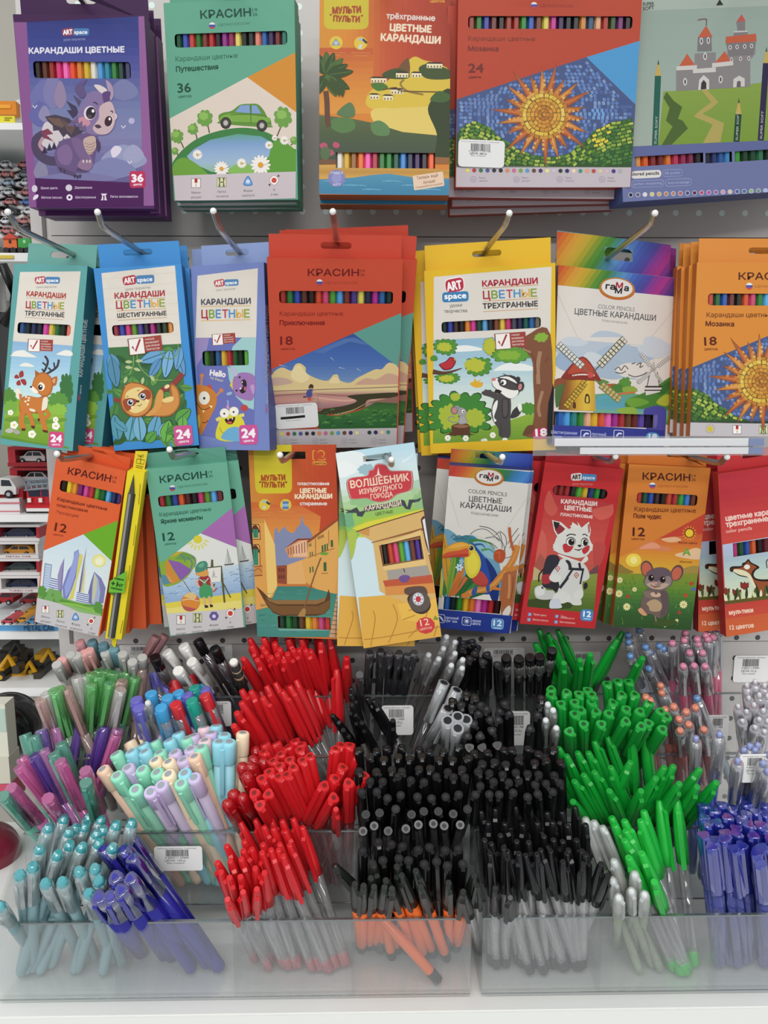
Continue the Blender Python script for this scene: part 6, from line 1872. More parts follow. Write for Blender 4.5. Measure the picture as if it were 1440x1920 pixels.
b.P('a8643c', '740,1250 880,1190 850,1500 820,1670 720,1660 700,1500').L('c88c5c', 24, '800,1260 800,1400 790,1500').L('7c4428', 7, '840,1280 830,1420 810,1520').L('c8803c', 40, '740,1200 820,1210 890,1180')
b.B('3c5c9c', '420,1440 450,1390 480,1380 470,1450 440,1475').B('3c5c9c', '565,1390 590,1360 605,1370 600,1430 575,1430').L('284884', 7, '440,1400 445,1470').L('284884', 7, '580,1370 585,1430')
b.B('dcd8d0', '730,1660 760,1600 800,1570 815,1610 790,1670').P('e0dcd4', '420,1500 540,1460 600,1460 625,1520 560,1515')
b.petals('c4dce4', 300, 1190, 40, 6, None, .5)
b.petals('a8c8d8', 320, 1130, 26, 5, None, .5)
b.P('d9d6cf', '85,1500 140,1500 140,1612 85,1612')
b.P('283a8c', '80,1606 830,1674 800,1850 70,1805')
b.X('прочный', 164, 1702, 290, 1712, 26, 'b4bcdc', 1.6).X('грифель', 160, 1732, 280, 1744, 26, 'b4bcdc', 1.6).X('яркие', 430, 1732, 515, 1740, 26, 'b4bcdc', 1.6).X('цвета', 428, 1760, 508, 1768, 26, 'b4bcdc', 1.6)
for x, y in ((110, 1698), (374, 1726)):
    b.RR('c0c8e0', [(x - 48, y - 46), (x + 48, y - 38), (x + 46, y + 48), (x - 50, y + 40)], .12).RR('283a8c', [(x - 42, y - 40), (x + 42, y - 32), (x + 40, y + 42), (x - 44, y + 34)], .12)
b.E('d4dcec', 374, 1726, 16)
for k in range(10):
    b.L('d4dcec', 4, [(374 + 20 * math.cos(k * .628), 1726 + 20 * math.sin(k * .628)), (374 + 32 * math.cos(k * .628), 1726 + 32 * math.sin(k * .628))], False)
b.L('d4dcec', 14, '82,1690 105,1680 130,1705').L('d4dcec', 12, '112,1690 140,1725', False)
b.RR('84b4dc', '622,1696 746,1706 740,1812 616,1802', .14).RR('4c88c4', '630,1703 738,1713 732,1804 624,1794', .12).X('12', 640, 1770, 722, 1776, 56, 'e4ecf4', 2.4).L('b4d0e8', 10, '642,1792 718,1798', False)
b.done()
b.dup(.006, .013, -.002, 1.2, 'second toucan pencil pack, edge showing on the right')
b.dup(-.009, .028, .004, -.8, 'rearmost toucan pencil pack, upper left corner showing')

# --- red fox pack
b = Box('red 12 pack of coloured pencils with a white fox carrying a backpack', (960, 840, 5.486), '345,150 1150,215 855,1858 75,1805', -.105, 3, 0, .011, 'bc2c30', '9c2428', tab=((352, 60), (1150, 95), 'a82a30'), slot=(900, 80, 110, 20), group='pencil boxes of the bottom row')
b.win('420,378 985,428 975,528 420,482', '7c2024 7c2820 94242c 24241f 4c9c34 c8a42c 24346c 2c8434 1c1c1f')
b.start().round_win('bc2c30', 0, .0045)
b.G('b4343c b8403c c04c44 c4564a bc5444', '365,430 1040,580 870,1320 215,1300', 12)
b.B('c4584c', '330,600 380,440 440,560 470,640 400,700').B('cc5c50', '820,640 1000,590 1040,580 1030,690 900,740').B('c86054', '300,850 360,980 330,1180 240,1200').B('b84844', '840,980 960,1000 930,1160 850,1250')
b.P('a8584c', '230,1200 290,1080 350,1160 420,1230 420,1330 215,1340').P('6c4a4c', '780,1290 840,1230 890,1200 880,1300 770,1330')
b.P('bcac7c', '225,1220 300,1270 330,1350 210,1360')
b.G('8c9444 7c8c38 5c7430 4c6428', '200,1360 520,1330 880,1290 840,1710 155,1640', 10)
b.P('3c4824', '165,1560 330,1540 640,1600 600,1650 400,1660 155,1635')
b.P('bc2c30', '150,1632 845,1700 830,1860 70,1806')
# fox
b.B('c4c4c0', '230,1460 260,1420 340,1410 350,1460 430,1470 440,1540 340,1560 250,1540').B('d8d8d2', '240,1450 290,1420 330,1430 330,1500 260,1520')
b.B('302e38', '350,1140 390,1100 470,1110 500,1200 480,1330 490,1450 350,1440 310,1400 320,1260').B('a8343c', '312,1310 400,1300 405,1370 340,1400 310,1380').L('24222a', 14, '330,1240 280,1300 275,1375').P('24222a', '305,1420 325,1440 320,1450 300,1440')
b.B('d2d2cc', '480,1180 560,1130 680,1160 740,1200 750,1300 720,1400 730,1520 650,1590 560,1580 470,1540 480,1400')
b.B('d8d8d2', '440,1500 520,1470 600,1520 590,1570 500,1600 420,1560').B('c8ccd4', '400,1560 480,1550 500,1600 510,1640 440,1650 385,1640').B('d4d4ce', '600,1560 690,1540 715,1590 700,1615 620,1610').B('d8d8d2', '640,1480 720,1450 730,1520 690,1560 640,1550')
b.B('d4d4d0', '480,1190 540,1150 570,1200 550,1290 480,1370 410,1340 400,1290').B('dcdcd6', '390,1310 440,1290 500,1320 500,1360 440,1380 385,1350').B('2c2a30', '415,1390 480,1390 480,1440 450,1480 415,1440')
b.B('d0d0ca', '735,1190 780,1250 795,1330 740,1370 710,1330 740,1280').B('2c2a2c', '740,1390 770,1385 775,1430 745,1455 735,1430')
b.L('302e38', 34, '560,1150 590,1190 600,1240', False).L('302e38', 26, '580,1240 740,1250', False).L('302e38', 22, '560,1340 620,1250', False).L('302e38', 24, '690,1180 700,1240', False).L('302e38', 18, '730,1250 700,1400', False).L('302e38', 28, '575,1330 490,1440', False)
for x, y in ((468, 1240), (662, 1308)):
    b.P('b03440', [(x - 28, y), (x - 2, y - 34), (x + 28, y - 4), (x, y + 34)]).P('d8d6d0', [(x - 18, y), (x - 1, y - 22), (x + 18, y - 3), (x, y + 22)]).E('b03440', x, y, 7)
b.B('dcdad2', '470,1090 540,1110 620,1140 690,1180 760,1110 780,1150 720,1190 690,1165 600,1160 500,1120')
b.B('d4d4cc', '440,960 470,900 560,840 680,810 770,850 800,940 830,1020 800,1070 760,1110 680,1130 580,1110 480,1080 420,1030')
for p in ('470,1000 415,990 470,1040', '470,1030 420,1050 500,1080', '800,960 835,1000 795,1020', '800,1010 830,1050 770,1070', '600,830 620,760 680,800 670,755 720,830', '590,800 640,790 640,840'):
    b.P('dad8d0', p)
b.P('d8d6ce', '410,740 500,760 580,830 560,870 470,920 430,850').P('8c3038', '432,770 500,790 545,830 520,860 470,890 440,840').P('2c2424', '425,752 490,768 480,800 450,840 430,800')
b.P('d8d6ce', '700,830 790,755 810,840 800,910 760,860').P('b4685c', '775,790 798,770 802,860 785,880')
b.B('b83438', '520,1000 560,980 630,1000 600,1060 540,1070').B('b83438', '720,1040 790,1000 790,1050 740,1090')
for x, y, rx in ((604, 964, 46), (746, 970, 34)):
    b.E('3c2c2c', x, y - 2, rx + 5, 48).E('e4e2dc', x, y + 2, rx, 42).E('3c2c2a', x + 6, y + 2, rx * .72, 36).E('141010', x + 6, y, rx * .45, 24).E('f0f0ee', x + 14, y - 14, 7)
b.L('2c2424', 11, '558,905 600,885 655,895').L('2c2424', 10, '722,892 750,886 775,905').B('241f20', '672,1000 695,992 712,1002 694,1018').L('3c2828', 8, '640,1040 680,1046 720,1034').B('7c3038', '650,1042 690,1050 710,1040 685,1056')
b.art_logo(736, 300, 268, 3, ink='44282c', red='e4dcd8', blue='4c8cc4', sub='уроки творчества', subcol='cc8c88')
b.X('КАРАНДАШИ', 504, 568, 872, 596, 42, 'ecd8d0', 2.4).X('ЦВЕТНЫЕ', 540, 632, 818, 656, 42, 'ecd8d0', 2.4).X('ПЛАСТИКОВЫЕ', 500, 696, 828, 724, 28, 'ecd8d0', 2)
for x, y, t, x1 in ((182, 1710, 'Яркие цвета', 350), (174, 1764, 'Мягкое письмо', 372), (460, 1730, 'Легко', 562), (452, 1788, 'Шестигранные', 648)):
    b.P('6c94c4', [(x - 17, y - 17), (x + 17, y - 14), (x + 16, y + 18), (x - 18, y + 16)]).L('dce4ec', 5, [(x - 9, y), (x - 2, y + 9), (x + 11, y - 10)], False)
    b.X(t, x + 38, y + 8, x1, y + 22, 20, 'e0a8a4', 1)
b.X('затачиваются', 498, 1752, 640, 1762, 16, 'e0a8a4', 1)
b.RR('4484c0', '708,1656 838,1664 828,1784 700,1772', .14).X('12', 732, 1732, 808, 1738, 56, 'e8f0f4', 2.6).L('c4dcec', 9, '732,1754 806,1760', False)
b.done()
b.dup(-.016, .013, .001, .0, 'second red fox pencil pack, showing on the left')
b.dup(.011, .024, -.002, -1.2, 'rearmost red fox pencil pack, showing on the right')

# --- orange mouse pack
b = Box('orange 12 pack of coloured pencils with a baby mouse in a meadow', (1140, 840, 4.8), '190,145 924,180 748,1640 38,1608', -.105, 3, 0, .011, 'c97830', '9c4c20', tab=((185, 50), (905, 60), 'c4702e'), slot=(620, 68, 90, 16), group='pencil boxes of the bottom row')
b.win('262,398 806,424 800,520 258,496', 'a82c2c 1f4c34 2c4c9c 3c2424 1a1614 b8442c a83038 3c9438 3c78c0 6c3420')
b.start().round_win('c97830')
b.krasin(312, 284, 738, 296, 60, '4c1c10')
b.flag(400, 338, 28, 'СДЕЛАНО В РОССИИ', 445, 350, 718, 358, 19, '8c3c20')
b.X('Карандаши цветные', 238, 568, 790, 584, 40, '70300f', .7).X('Поле чудес', 230, 630, 478, 638, 38, '5c2010', 2)
b.X('12', 222, 790, 330, 794, 76, '501c0f', 1.5).X('цветов', 212, 826, 326, 830, 21, '682810', 1)
b.P('b83e2c', '460,812 876,588 860,840 600,900')
b.G('c0562e c86c30 d0882f d4a034 d4a83c', '105,980 330,880 460,812 870,770 830,1170 88,1150', 14)
b.B('cc7c54', '260,920 330,860 400,842 480,880 560,900 540,930 330,910').B('d89070', '280,905 400,850 470,890 420,905').B('dcb890', '600,960 700,930 780,900 840,920 830,1000 680,990').B('d8a880', '480,820 600,800 660,830 560,850')
b.E('e8cc50', 230, 1010, 70, 60).E('f0e088', 232, 1010, 32, 34)
b.B('8c7434', '95,1040 160,1080 230,1120 95,1130').B('a08844', '640,1100 760,1060 835,1080 830,1150 620,1140')
b.G('848c30 6c8c30 4c7830 386430 2f5428 2c4c24', '85,1130 835,1130 750,1640 40,1610', 14)
rr = random.Random(4)
for i in range(80):
    x, y = rr.uniform(70, 790), rr.uniform(1180, 1600)
    b.L(rr.choice(('5c8434', '34642c', '7c9c3c', '2c5024')), 6, [(x, y), (x + rr.uniform(-10, 10), y - 34)], False, True)
for x, y, r in ((105, 1188, 28), (98, 1310, 34), (168, 1428, 34), (678, 1408, 36), (238, 1272, 22), (618, 1552, 16), (512, 1598, 15)):
    b.petals('d8d49c', x, y, r, 10, 'c8a83c', .4)
for x, y, c in ((748, 1220, 'b4442c'), (698, 1326, 'b84430'), (768, 1270, '5468ac'), (178, 1335, 'a04430'), (640, 1480, '8c4430')):
    b.E(c, x, y, 20, 17)
b.B('3c5024', '400,1560 520,1540 620,1560 560,1600 420,1600')
b.L('a8787c', 9, '420,1500 432,1560')
b.B('6c5a54', '330,1290 420,1250 530,1290 540,1400 530,1480 470,1530 400,1500 340,1480 290,1440').B('5c4c4c', '470,1290 535,1310 540,1470 470,1525 480,1400').B('b09474', '350,1390 420,1360 480,1400 470,1460 400,1470 355,1440').B('6c5850', '280,1440 330,1400 370,1440 345,1500 300,1490').B('c89470', '268,1450 300,1440 335,1480 350,1500 320,1508 280,1480')
b.B('7c6a60', '320,1290 390,1290 420,1330 380,1350 330,1330').B('c8a890', '380,1310 410,1296 430,1320 450,1300 475,1320 450,1340 400,1335')
b.E('5c4444', 350, 1090, 56, 78, -12).E('c0644c', 348, 1094, 44, 66, -12).E('5c4444', 620, 1124, 54, 76, 24).E('c0644c', 616, 1130, 42, 62, 24)
b.B('64545c', '325,1200 350,1120 420,1080 500,1075 560,1110 580,1190 560,1240 490,1275 400,1270 340,1240').B('8c7c78', '330,1200 360,1150 420,1200 460,1190 540,1150 570,1190 550,1240 480,1272 400,1266 340,1235').B('b8a08c', '345,1225 400,1210 440,1240 500,1215 545,1225 480,1268 400,1262')
for x, y in ((386, 1168), (490, 1182)):
    b.E('4c3028', x, y, 27, 30).E('1c1414', x, y + 2, 22, 25).E('f0ece8', x + 8, y - 10, 6)
b.E('c88c80', 426, 1212, 17, 11).L('4c2c24', 7, '380,1230 420,1250 470,1240').B('8c3c34', '400,1242 440,1244 420,1256')
b.E('5c3c10', 732, 766, 42).E('e0c030', 732, 766, 35)
for k in range(14):
    a = k * 2 * math.pi / 14
    b.L('dcb83c', 6, [(732 + 48 * math.cos(a), 766 + 48 * math.sin(a)), (732 + 64 * math.cos(a), 766 + 64 * math.sin(a))], False)
b.X('Яркие цвета', 632, 858, 800, 866, 18, '6c3018', 1).X('А', 672, 964, 740, 966, 58, '6c9c3c', 2.4).X('Мягкие', 646, 1032, 752, 1036, 18, '6c4c18', 1)
b.done()
b.dup(-.007, .011, .0, .4, 'second orange mouse pencil pack, edge showing on the left')
b.dup(-.014, .022, .001, .9, 'rearmost orange mouse pencil pack near the panel')

# --- red fox-cub cartoon pack at the right edge
b = Box('red 12 pack of coloured pencils with a cartoon dog, cut off at the right', (1140, 840, 4.8), '1000,240 1640,130 1700,1600 1052,1698', -.115, -3, 0, .011, 'be3c3c', '9c2c2c', tab=((980, 60), (1640, -40), 'bc3438'), slot=(1300, 62, 100, 22), group='pencil boxes of the bottom row')
b.win('1122,862 1680,770 1690,880 1130,994', 'b03070 1f4c2c 2c4c9c c8582c 1a1414 5c1c24 c02c74 3c8c34 d0b034 4c8cc8')
b.start()
b.G('b4303c b8343c c2403e c84a40', '1000,240 1640,130 1690,780 1030,870', 10)
b.X('цветные карандаши', 1062, 656, 1640, 570, 46, 'f0d0c4', 2).X('трехгранные', 1064, 712, 1440, 656, 46, 'f0d0c4', 2).X('color pencils', 1064, 764, 1296, 734, 30, 'ecb8ac', 1)
b.G('b4c0dc a8bcc8 b8ccc0 ccd4b8 d0d4b0', '1030,870 1700,760 1720,1320 1058,1390', 10)
b.L('2c1c14', 12, '1205,1050 1225,1035 1245,1040').B('2c1c14', '1095,1085 1120,1065 1200,1060 1240,1020 1265,1000 1290,1030 1350,1060 1360,1080 1330,1100 1310,1140 1340,1175 1440,1180 1600,1150 1700,1100 1700,1350 1420,1360 1350,1340 1320,1250 1280,1190 1250,1165 1180,1150 1120,1110')
b.B('944f2c', '1130,1085 1200,1075 1245,1035 1262,1018 1280,1040 1335,1070 1305,1100 1290,1145 1330,1190 1440,1200 1600,1170 1700,1130 1700,1330 1440,1340 1375,1320 1340,1240 1300,1180 1260,1140 1180,1100').B('ded8b4', '1110,1095 1200,1095 1270,1130 1310,1200 1340,1270 1350,1320 1320,1270 1280,1205 1250,1158 1180,1140')
b.E('3c2418', 1112, 1092, 18, 24).E('e8e4d8', 1250, 1070, 27, 22)
b.L('2c1c14', 8, '1430,1080 1425,1020 1445,1000')
for x, y, r in ((1228, 1240, 32), (1158, 1305, 34), (1060, 1290, 30)):
    b.P('3c1814', [(x - r - 5, y - r - 5), (x - r * .3, y - r * .7), (x, y - r - 8), (x + r * .4, y - r * .7), (x + r + 5, y - r), (x + r + 6, y + r * .4), (x, y + r + 5), (x - r - 5, y + r * .4)])
    b.P('8c2c24', [(x - r, y - r), (x - r * .3, y - r * .5), (x, y - r), (x + r * .4, y - r * .5), (x + r, y - r + 3), (x + r, y + r * .3), (x, y + r), (x - r, y + r * .3)])
for k in range(24):
    x = 1062 + k * 26
    b.leaf(('e0dcb8', '4c5c2c', 'ccd4a0', '2c3c20')[k % 4], x, 1385 - k * 2.6, 120 if k % 2 else 80, 26, -88 + (k % 5 - 2) * 8)
b.P('5c5424', '1050,1378 1720,1290 1722,1330 1052,1412')
b.G('be4038 c44c3a', '1050,1408 1722,1325 1730,1440 1048,1540', 4)
b.G('c85c38 cc6438', '1048,1540 1730,1440 1740,1600 1045,1700', 4)
b.X('мультики', 1090, 1500, 1304, 1476, 40, 'f0d0b8', 2).X('12 цветов', 1096, 1634, 1310, 1612, 38, 'f0d0b8', 1.6)
b.done()
b.dup(-.008, .026, -.004, -3.2, 'second red cartoon pencil pack, left edge showing behind the front one')
# ------------------------------------------------------------------ pens in the trays
CLR = clear('clear_pen_plastic', 'fdfdfd', .13, 'f4f6f8', .1, .07, .35)
CLRB = clear('clear_blue_pen_plastic', 'dfe6f6', .16, 'c4d0ec', .1, .12, .4)
FROST = clear('frosted_pen_plastic', 'fafcfc', .42, 'eef2f2', .3, .06, .3)
def pl(h, r=.28):
    return mat('pen_' + h, h, r, .5)
def pale(h, t):
    return ''.join('%02x' % round(int(h[i:i + 2], 16) * (1 - t) + 255 * t) for i in (0, 2, 4))
def tr(h, a=.45):
    return clear('translucent_%s_%d' % (h, a * 100), pale(h, .62), a, pale(h, .12), .08, .08, .35)
RS = {'red_long': 1.2, 'green_dark': 1.15, 'green_front': 1.2, 'red_tri': 1.15, 'green_tri': 1.12, 'past': 1.17, 'gel': 1.14, 'glit': 1.14, 'flat': 1.16, 'navy': 1.15, 'teal': 1.08, 'orange': 1.08, 'tube': 1.12, 'red_round': 1.2, 'blue_tri': 1.05, 'blue_silver': 1.1, 'white_cap': 1.1, 'black_cap': 1.1}
KINDS = {}
def kind(key, obj, L, parts, clip=None):
    """parts: (name, material, [(mm up, mm radius)], sides, three-sidedness); clip: (material, z0, z1, width, r)"""
    out = []
    rs = next((v for k_, v in RS.items() if key.startswith(k_) and not (k_ == 'orange' and key != 'orange')), 1.)
    for nm, m, prof, n, tri in parts:
        q = MB()
        q.lathe([(z / 1000, r * rs / 1000) for z, r in prof], n, tri=tri)
        out.append((nm, q.mesh(nm, m)))
    cl = None
    if clip:
        m, z0, z1, wd, r = clip
        q = MB()
        a, b_ = wd * rs / 2000, r * rs / 1000
        zs = [z0, z0 + 2, (z0 + z1) / 2, z1 - 2, z1]
        ro = [b_ + .0014, b_ + .0016, b_ + .0012, b_ + .001, b_ - .001]
        w_ = [a * .6, a, a, a, a]
        vs = []
        for z, rr_, k in zip(zs, ro, w_):
            vs += [(k, -rr_, z / 1000), (-k, -rr_, z / 1000), (-k, -rr_ + .0012, z / 1000), (k, -rr_ + .0012, z / 1000)]
        fs = [(0, 1, 2, 3), (16, 19, 18, 17)]
        for i in range(4):
            for j in range(4):
                fs.append((i * 4 + j, i * 4 + (j + 1) % 4, i * 4 + 4 + (j + 1) % 4, i * 4 + 4 + j))
        q.faces(vs, fs)
        cl = q.mesh('clip', m)
    KINDS[key] = (obj, L / 1000, out, cl)
def P_(n, m, prof, sides=10, tri=0.):
    return (n, m, prof, sides, tri)
# capped ballpoints with tapered caps
def taper(key, capm, barm, refill=None, end=None, L=146, wide=5.1, olen=62):
    parts = [P_('cap', capm, [(L - olen, 4.7), (L - olen + 14, wide), (L - olen * .45, wide * .94), (L - 10, 3.6), (L - 1.2, 2.7), (L, 2.1)]),
             P_('barrel', barm, [(3, 3.7), (6, 4.1), (L - olen + 6, 4.1)], 8)]
    if refill:
        parts.append(P_('refill', refill, [(8, 1.3), (L - 20, 1.3)], 6))
    if end:
        parts.append(P_('end_plug', end, [(0, 3.4), (1, 4.2), (13, 4.25), (14, 3.9)], 8))
    kind(key, 'ballpoint_pen', L, parts, (capm, L - olen - 4, L - 8, 3.6, 4.6))
RED, REDD, GRN, GRNB, BLK, NVY, ORG = pl('cf1f26'), pl('b4161e'), pl('149a34'), pl('22b640'), pl('141416', .22), pl('22228c', .18), pl('e86a20')
DARK = mat('dark_ink', '2a2528', .4)
taper('red_long', RED, CLR, DARK, RED)
taper('red_front', RED, CLR, mat('grey_ink', '5c5452', .4), tr('d23a44', .6), 145, 4.6, 48)
taper('black_clear', BLK, CLR, mat('pale_refill', 'a8a4a0', .4), pl('2c2c2e'), 146, 4.7, 50)
taper('green_dark', GRN, mat('smoky_barrel', '3c4640', .25), None, GRN)
taper('green_front', GRNB, CLR, mat('black_refill', '1c1f1e', .4), GRNB, 148, 5.0, 56)
taper('orange', pl('1f231f', .2), ORG, None, pl('1c1f1e'), 148, 4.8, 48)
kind('white_tip', 'ballpoint_pen', 146, [P_('cap', FROST, [(98, 4.6), (120, 4.9), (140, 4.3), (145, 3.2), (146, 1.5)]), P_('barrel', tr('b8d0a8', .3), [(0, 3.5), (4, 4), (110, 4)], 8), P_('refill', mat('tan_refill', 'b49a6c', .4), [(10, 1.4), (130, 1.4)], 6), P_('core', pl('d4e0d8'), [(136, 2.6), (143, 2.4)], 6)], (FROST, 100, 142, 3, 4.5))
# stick pens with flat or drilled three-sided caps
def stick(key, capm, barm, L=148, tri=.14, r=4.9, hole=None, obj='stick_pen'):
    parts = [P_('cap', capm, [(L - 56, r * .96), (L - 54, r), (L - 3, r * .92), (L, r * .84)], 12, tri), P_('barrel', barm, [(0, 2.5), (3, 4), (L - 50, 4.1)], 9, tri)]
    if hole:
        parts.append(P_('cap_hole', hole, [(L - 1, 1.9), (L + .25, 1.9)], 8))
    kind(key, obj, L, parts, (capm, L - 52, L - 1, 3.2, r * .95))
stick('red_tri', RED, tr('7c1c20', .6), hole=mat('cap_hole', '7c1418', .5))
stick('green_tri', pl('1a9c3a'), pl('16702c'), hole=mat('cap_hole_green', '0c4c1c', .5))
stick('black_tri', BLK, pl('1a1a1c'), hole=mat('cap_hole_black', '3a3a3e', .5))
stick('black_rod', BLK, tr('241f20', .7), L=146, tri=0., r=4.4, hole=mat('rod_tip', '232427', .5))
stick('blue_tri', clear('blue_cap_clear', 'a4b0f4', .4, '3a48d0', .06, .14, .4), clear('blue_ink_barrel', 'c4c8f0', .35, '4858c8', .1, .1), L=146, tri=.2, r=5.0)
KINDS['blue_tri'][2].append(('refill', (lambda q: (q.lathe([(10 / 1000, .0019), (.13, .0019)], 6), q.mesh('refill', mat('blue_ink', '2a2f7c', .4)))[1])(MB())))
kind('red_round', 'stick_pen', 146, [P_('cap', mat('glossy_red', 'a8121a', .08, .7), [(90, 5.2), (130, 5.4), (138, 5.2), (143, 4.3), (145.4, 2.6), (146, .6)], 14), P_('barrel', REDD, [(0, 2.6), (3, 4.4), (96, 4.6)])], (mat('glossy_red', 'a8121a'), 94, 138, 3, 5.2))
kind('navy', 'stick_pen', 148, [P_('cap', clear('navy_cap_clear', '5a5ad0', .62, '2a2a9c', .05, .2, .5), [(104, 6.1), (140, 5.9), (147, 5.2), (148, 4.0)], 12, .1), P_('barrel', NVY, [(0, 3.4), (3, 5.3), (112, 5.4)], 12, .06), P_('top_inset', pl('34349c'), [(146, 2.6), (148.4, 2.4)], 6, .2)], (pl('2c2c9a'), 108, 146, 3.4, 5.8))
kind('teal', 'gel_pen', 146, [P_('cap', clear('hazed_clear_cap', 'fbfefe', .3, 'e8f6f6', .12, .1, .4), [(98, 5.0), (132, 5.2), (140, 4.8)], 10), P_('gem', clear('teal_gem', 'b4f0f2', .6, '3cc4d0', .05, .18, .5), [(124, 2.8), (136, 4.9), (142, 4.6), (146, 2.6)], 7), P_('barrel', pl('88acb2', .5), [(0, 2.8), (4, 4.3), (104, 4.3), (124, 2.6)], 9)], (CLR, 100, 138, 3, 4.8))  # cap is clear plastic, white haze mixed in for its pale highlights
PAST = {'mint': '98e4c4', 'aqua': '98dcec', 'lav': 'd0c0e4', 'cream': 'f8e4c4', 'peach': 'f4d0b4', 'pink': 'f0d0d8'}
for k, h in PAST.items():
    kind('past_' + k, 'gel_pen', 150, [P_('cap', mat('pastel_cap_' + k, h, .4), [(128, 4.9), (129, 5.5), (146, 5.5), (149, 5.3), (150, 4.4)], 12), P_('barrel', mat('pastel_barrel_' + k, {'mint': '8ecaae', 'aqua': '98d0dc', 'lav': 'bcb0c8', 'cream': 'ead4b8', 'peach': 'e4c2aa', 'pink': 'dec0c8'}[k], .45), [(0, 2.6), (4, 4.4), (132, 4.5)], 10), P_('cap_ring', mat('ring_' + k, '9aa4ac', .4), [(149, 3.0), (150.3, 2.9)], 8)], (mat('pastel_cap_' + k, h), 98, 146, 2.8, 5.3))
for k, h in {'pink': 'e468b4', 'purple': '7c54c0', 'mint': '5cc0a4', 'magenta': 'd07cc4', 'deep': '6438b4'}.items():
    kind('gel_' + k, 'gel_pen', 150, [P_('cap', tr(h, .42), [(96, 5.1), (140, 5.3), (149, 5.0), (150, 4.6)], 8), P_('nib_holder', pl(h), [(106, 3.6), (122, 2.9), (134, 1.2)], 8), P_('barrel', tr(h, .66), [(0, 3), (4, 4.6), (108, 4.6)], 9)], (tr(h, .5), 98, 148, 3, 5))
for k, h in {'green': '74dc78', 'clear': 'f0f0ec', 'rose': 'e4b8b0'}.items():
    kind('glit_' + k, 'gel_pen', 150, [P_('cap', tr(h, .32), [(98, 5.2), (140, 5.4), (149, 5.1), (150, 4.4)], 8), P_('nib_holder', pl({'green': '58b060', 'clear': 'e8e8e4', 'rose': 'dcc8c0'}[k]), [(104, 3.8), (122, 3.0), (136, 1.2)], 8), P_('barrel', tr({'green': '9cc4a0', 'clear': 'd4d4d0', 'rose': 'c8a8a0'}[k], .5), [(0, 3), (4, 4.6), (106, 4.6)], 9)], (tr(h, .5), 98, 149, 3, 5))
for k, h in {'pink': 'd8a09c', 'grey': 'b4b4b0', 'blue': '6c98a4', 'teal': '5c8490', 'dusty': 'c08c90'}.items():
    kind('pale_' + k, 'gel_pen', 150, [P_('cap', mat('pale_cap_' + k, h, .4), [(126, 5.0), (146, 5.2), (149.5, 5.0), (150, 4.4)], 10), P_('barrel', tr('cfcac4', .4), [(0, 3), (4, 4.6), (128, 4.7)], 9), P_('refill', mat('white_refill', 'e0ddd4', .5), [(20, 2.6), (118, 2.6)], 7)], (mat('pale_cap_' + k, h), 108, 147, 3, 4.9))
for k, h in {'purple': '6c68c0', 'red': 'd03038', 'blue': '48a4dc', 'teal': '1fa08c'}.items():
    kind('flat_' + k, 'gel_pen', 140, [P_('cap', pl(h, .35), [(124, 5.0), (125, 5.4), (139, 5.2), (140, 4.8)], 12), P_('sleeve', clear('clear_sleeve_pen', 'ececf0', .2, 'd8dce4', .1, .1), [(90, 5.0), (125, 5.1)], 10), P_('barrel', pl(h, .35), [(0, 3), (4, 4.5), (110, 4.4)], 9)], (pl(h, .35), 92, 138, 3, 5.1))
kind('white_cap', 'gel_pen', 148, [P_('cap', pl('e4e2de'), [(126, 5.2), (146, 5.4), (148, 4.8)], 12), P_('grip', tr('b8b4b0', .35), [(96, 5.0), (127, 5.1)], 10), P_('barrel', pl('4c3c40'), [(0, 3), (4, 4.8), (110, 4.6)], 9)], (pl('e4e2de'), 100, 145, 3, 5.1))
kind('black_cap', 'gel_pen', 148, [P_('cap', pl('181518', .2), [(130, 5.0), (146, 5.2), (148, 4.7)], 12), P_('sleeve', clear('dark_sleeve', 'b0a4a8', .45, '6c6468', .08, .18), [(94, 4.9), (131, 5.0)], 10), P_('barrel', pl('1c171a', .2), [(0, 3), (4, 4.6), (112, 3.8)], 9)], None)
kind('spotted', 'gel_pen', 148, [P_('cap', pl('e8e6e0'), [(142, 4.4), (147, 4.6), (148, 3.8)], 8), P_('barrel', pl('1f1a18', .2), [(0, 3), (4, 4.9), (143, 4.9)], 9), P_('band', pl('a8906c', .4), [(120, 5.0), (124, 5.0)], 9), P_('band', pl('c8b898', .4), [(132, 5.0), (134, 5.0)], 9)], None)
kind('grey_top', 'ballpoint_pen', 150, [P_('cap', clear('smoke_cap', 'a8a8ac', .5, '5c5c60', .1, .14), [(112, 4.6), (146, 4.8), (150, 3.6)], 10), P_('barrel', pl('1c1c1f', .25), [(0, 3), (4, 4.2), (126, 4.2)], 9)], (pl('3c3c40'), 114, 148, 3, 4.5))
kind('clear_ball', 'ballpoint_pen', 150, [P_('cap', CLR, [(104, 4.6), (140, 4.8), (146, 3.6)], 10), P_('ball_top', mat('clear_ball_top', 'd8dcde', .15), [(144, 2.0), (147, 3.2), (149.5, 2.6), (150, 1)], 8), P_('barrel', tr('5c4c4c', .6), [(0, 3), (4, 4), (118, 4), (132, 1.6)], 9)], (CLR, 106, 144, 3, 4.4))
kind('black_window', 'gel_pen', 150, [P_('cap', pl('151316', .12), [(138, 5.2), (148, 5.4), (150, 4.6)], 12), P_('sleeve', clear('window_sleeve', 'd0d0d0', .3, '8c8c8c', .06, .2), [(114, 5.1), (139, 5.2)], 10), P_('barrel', pl('18161a', .2), [(0, 3), (4, 5), (116, 5.1), (132, 3)], 9)], None)
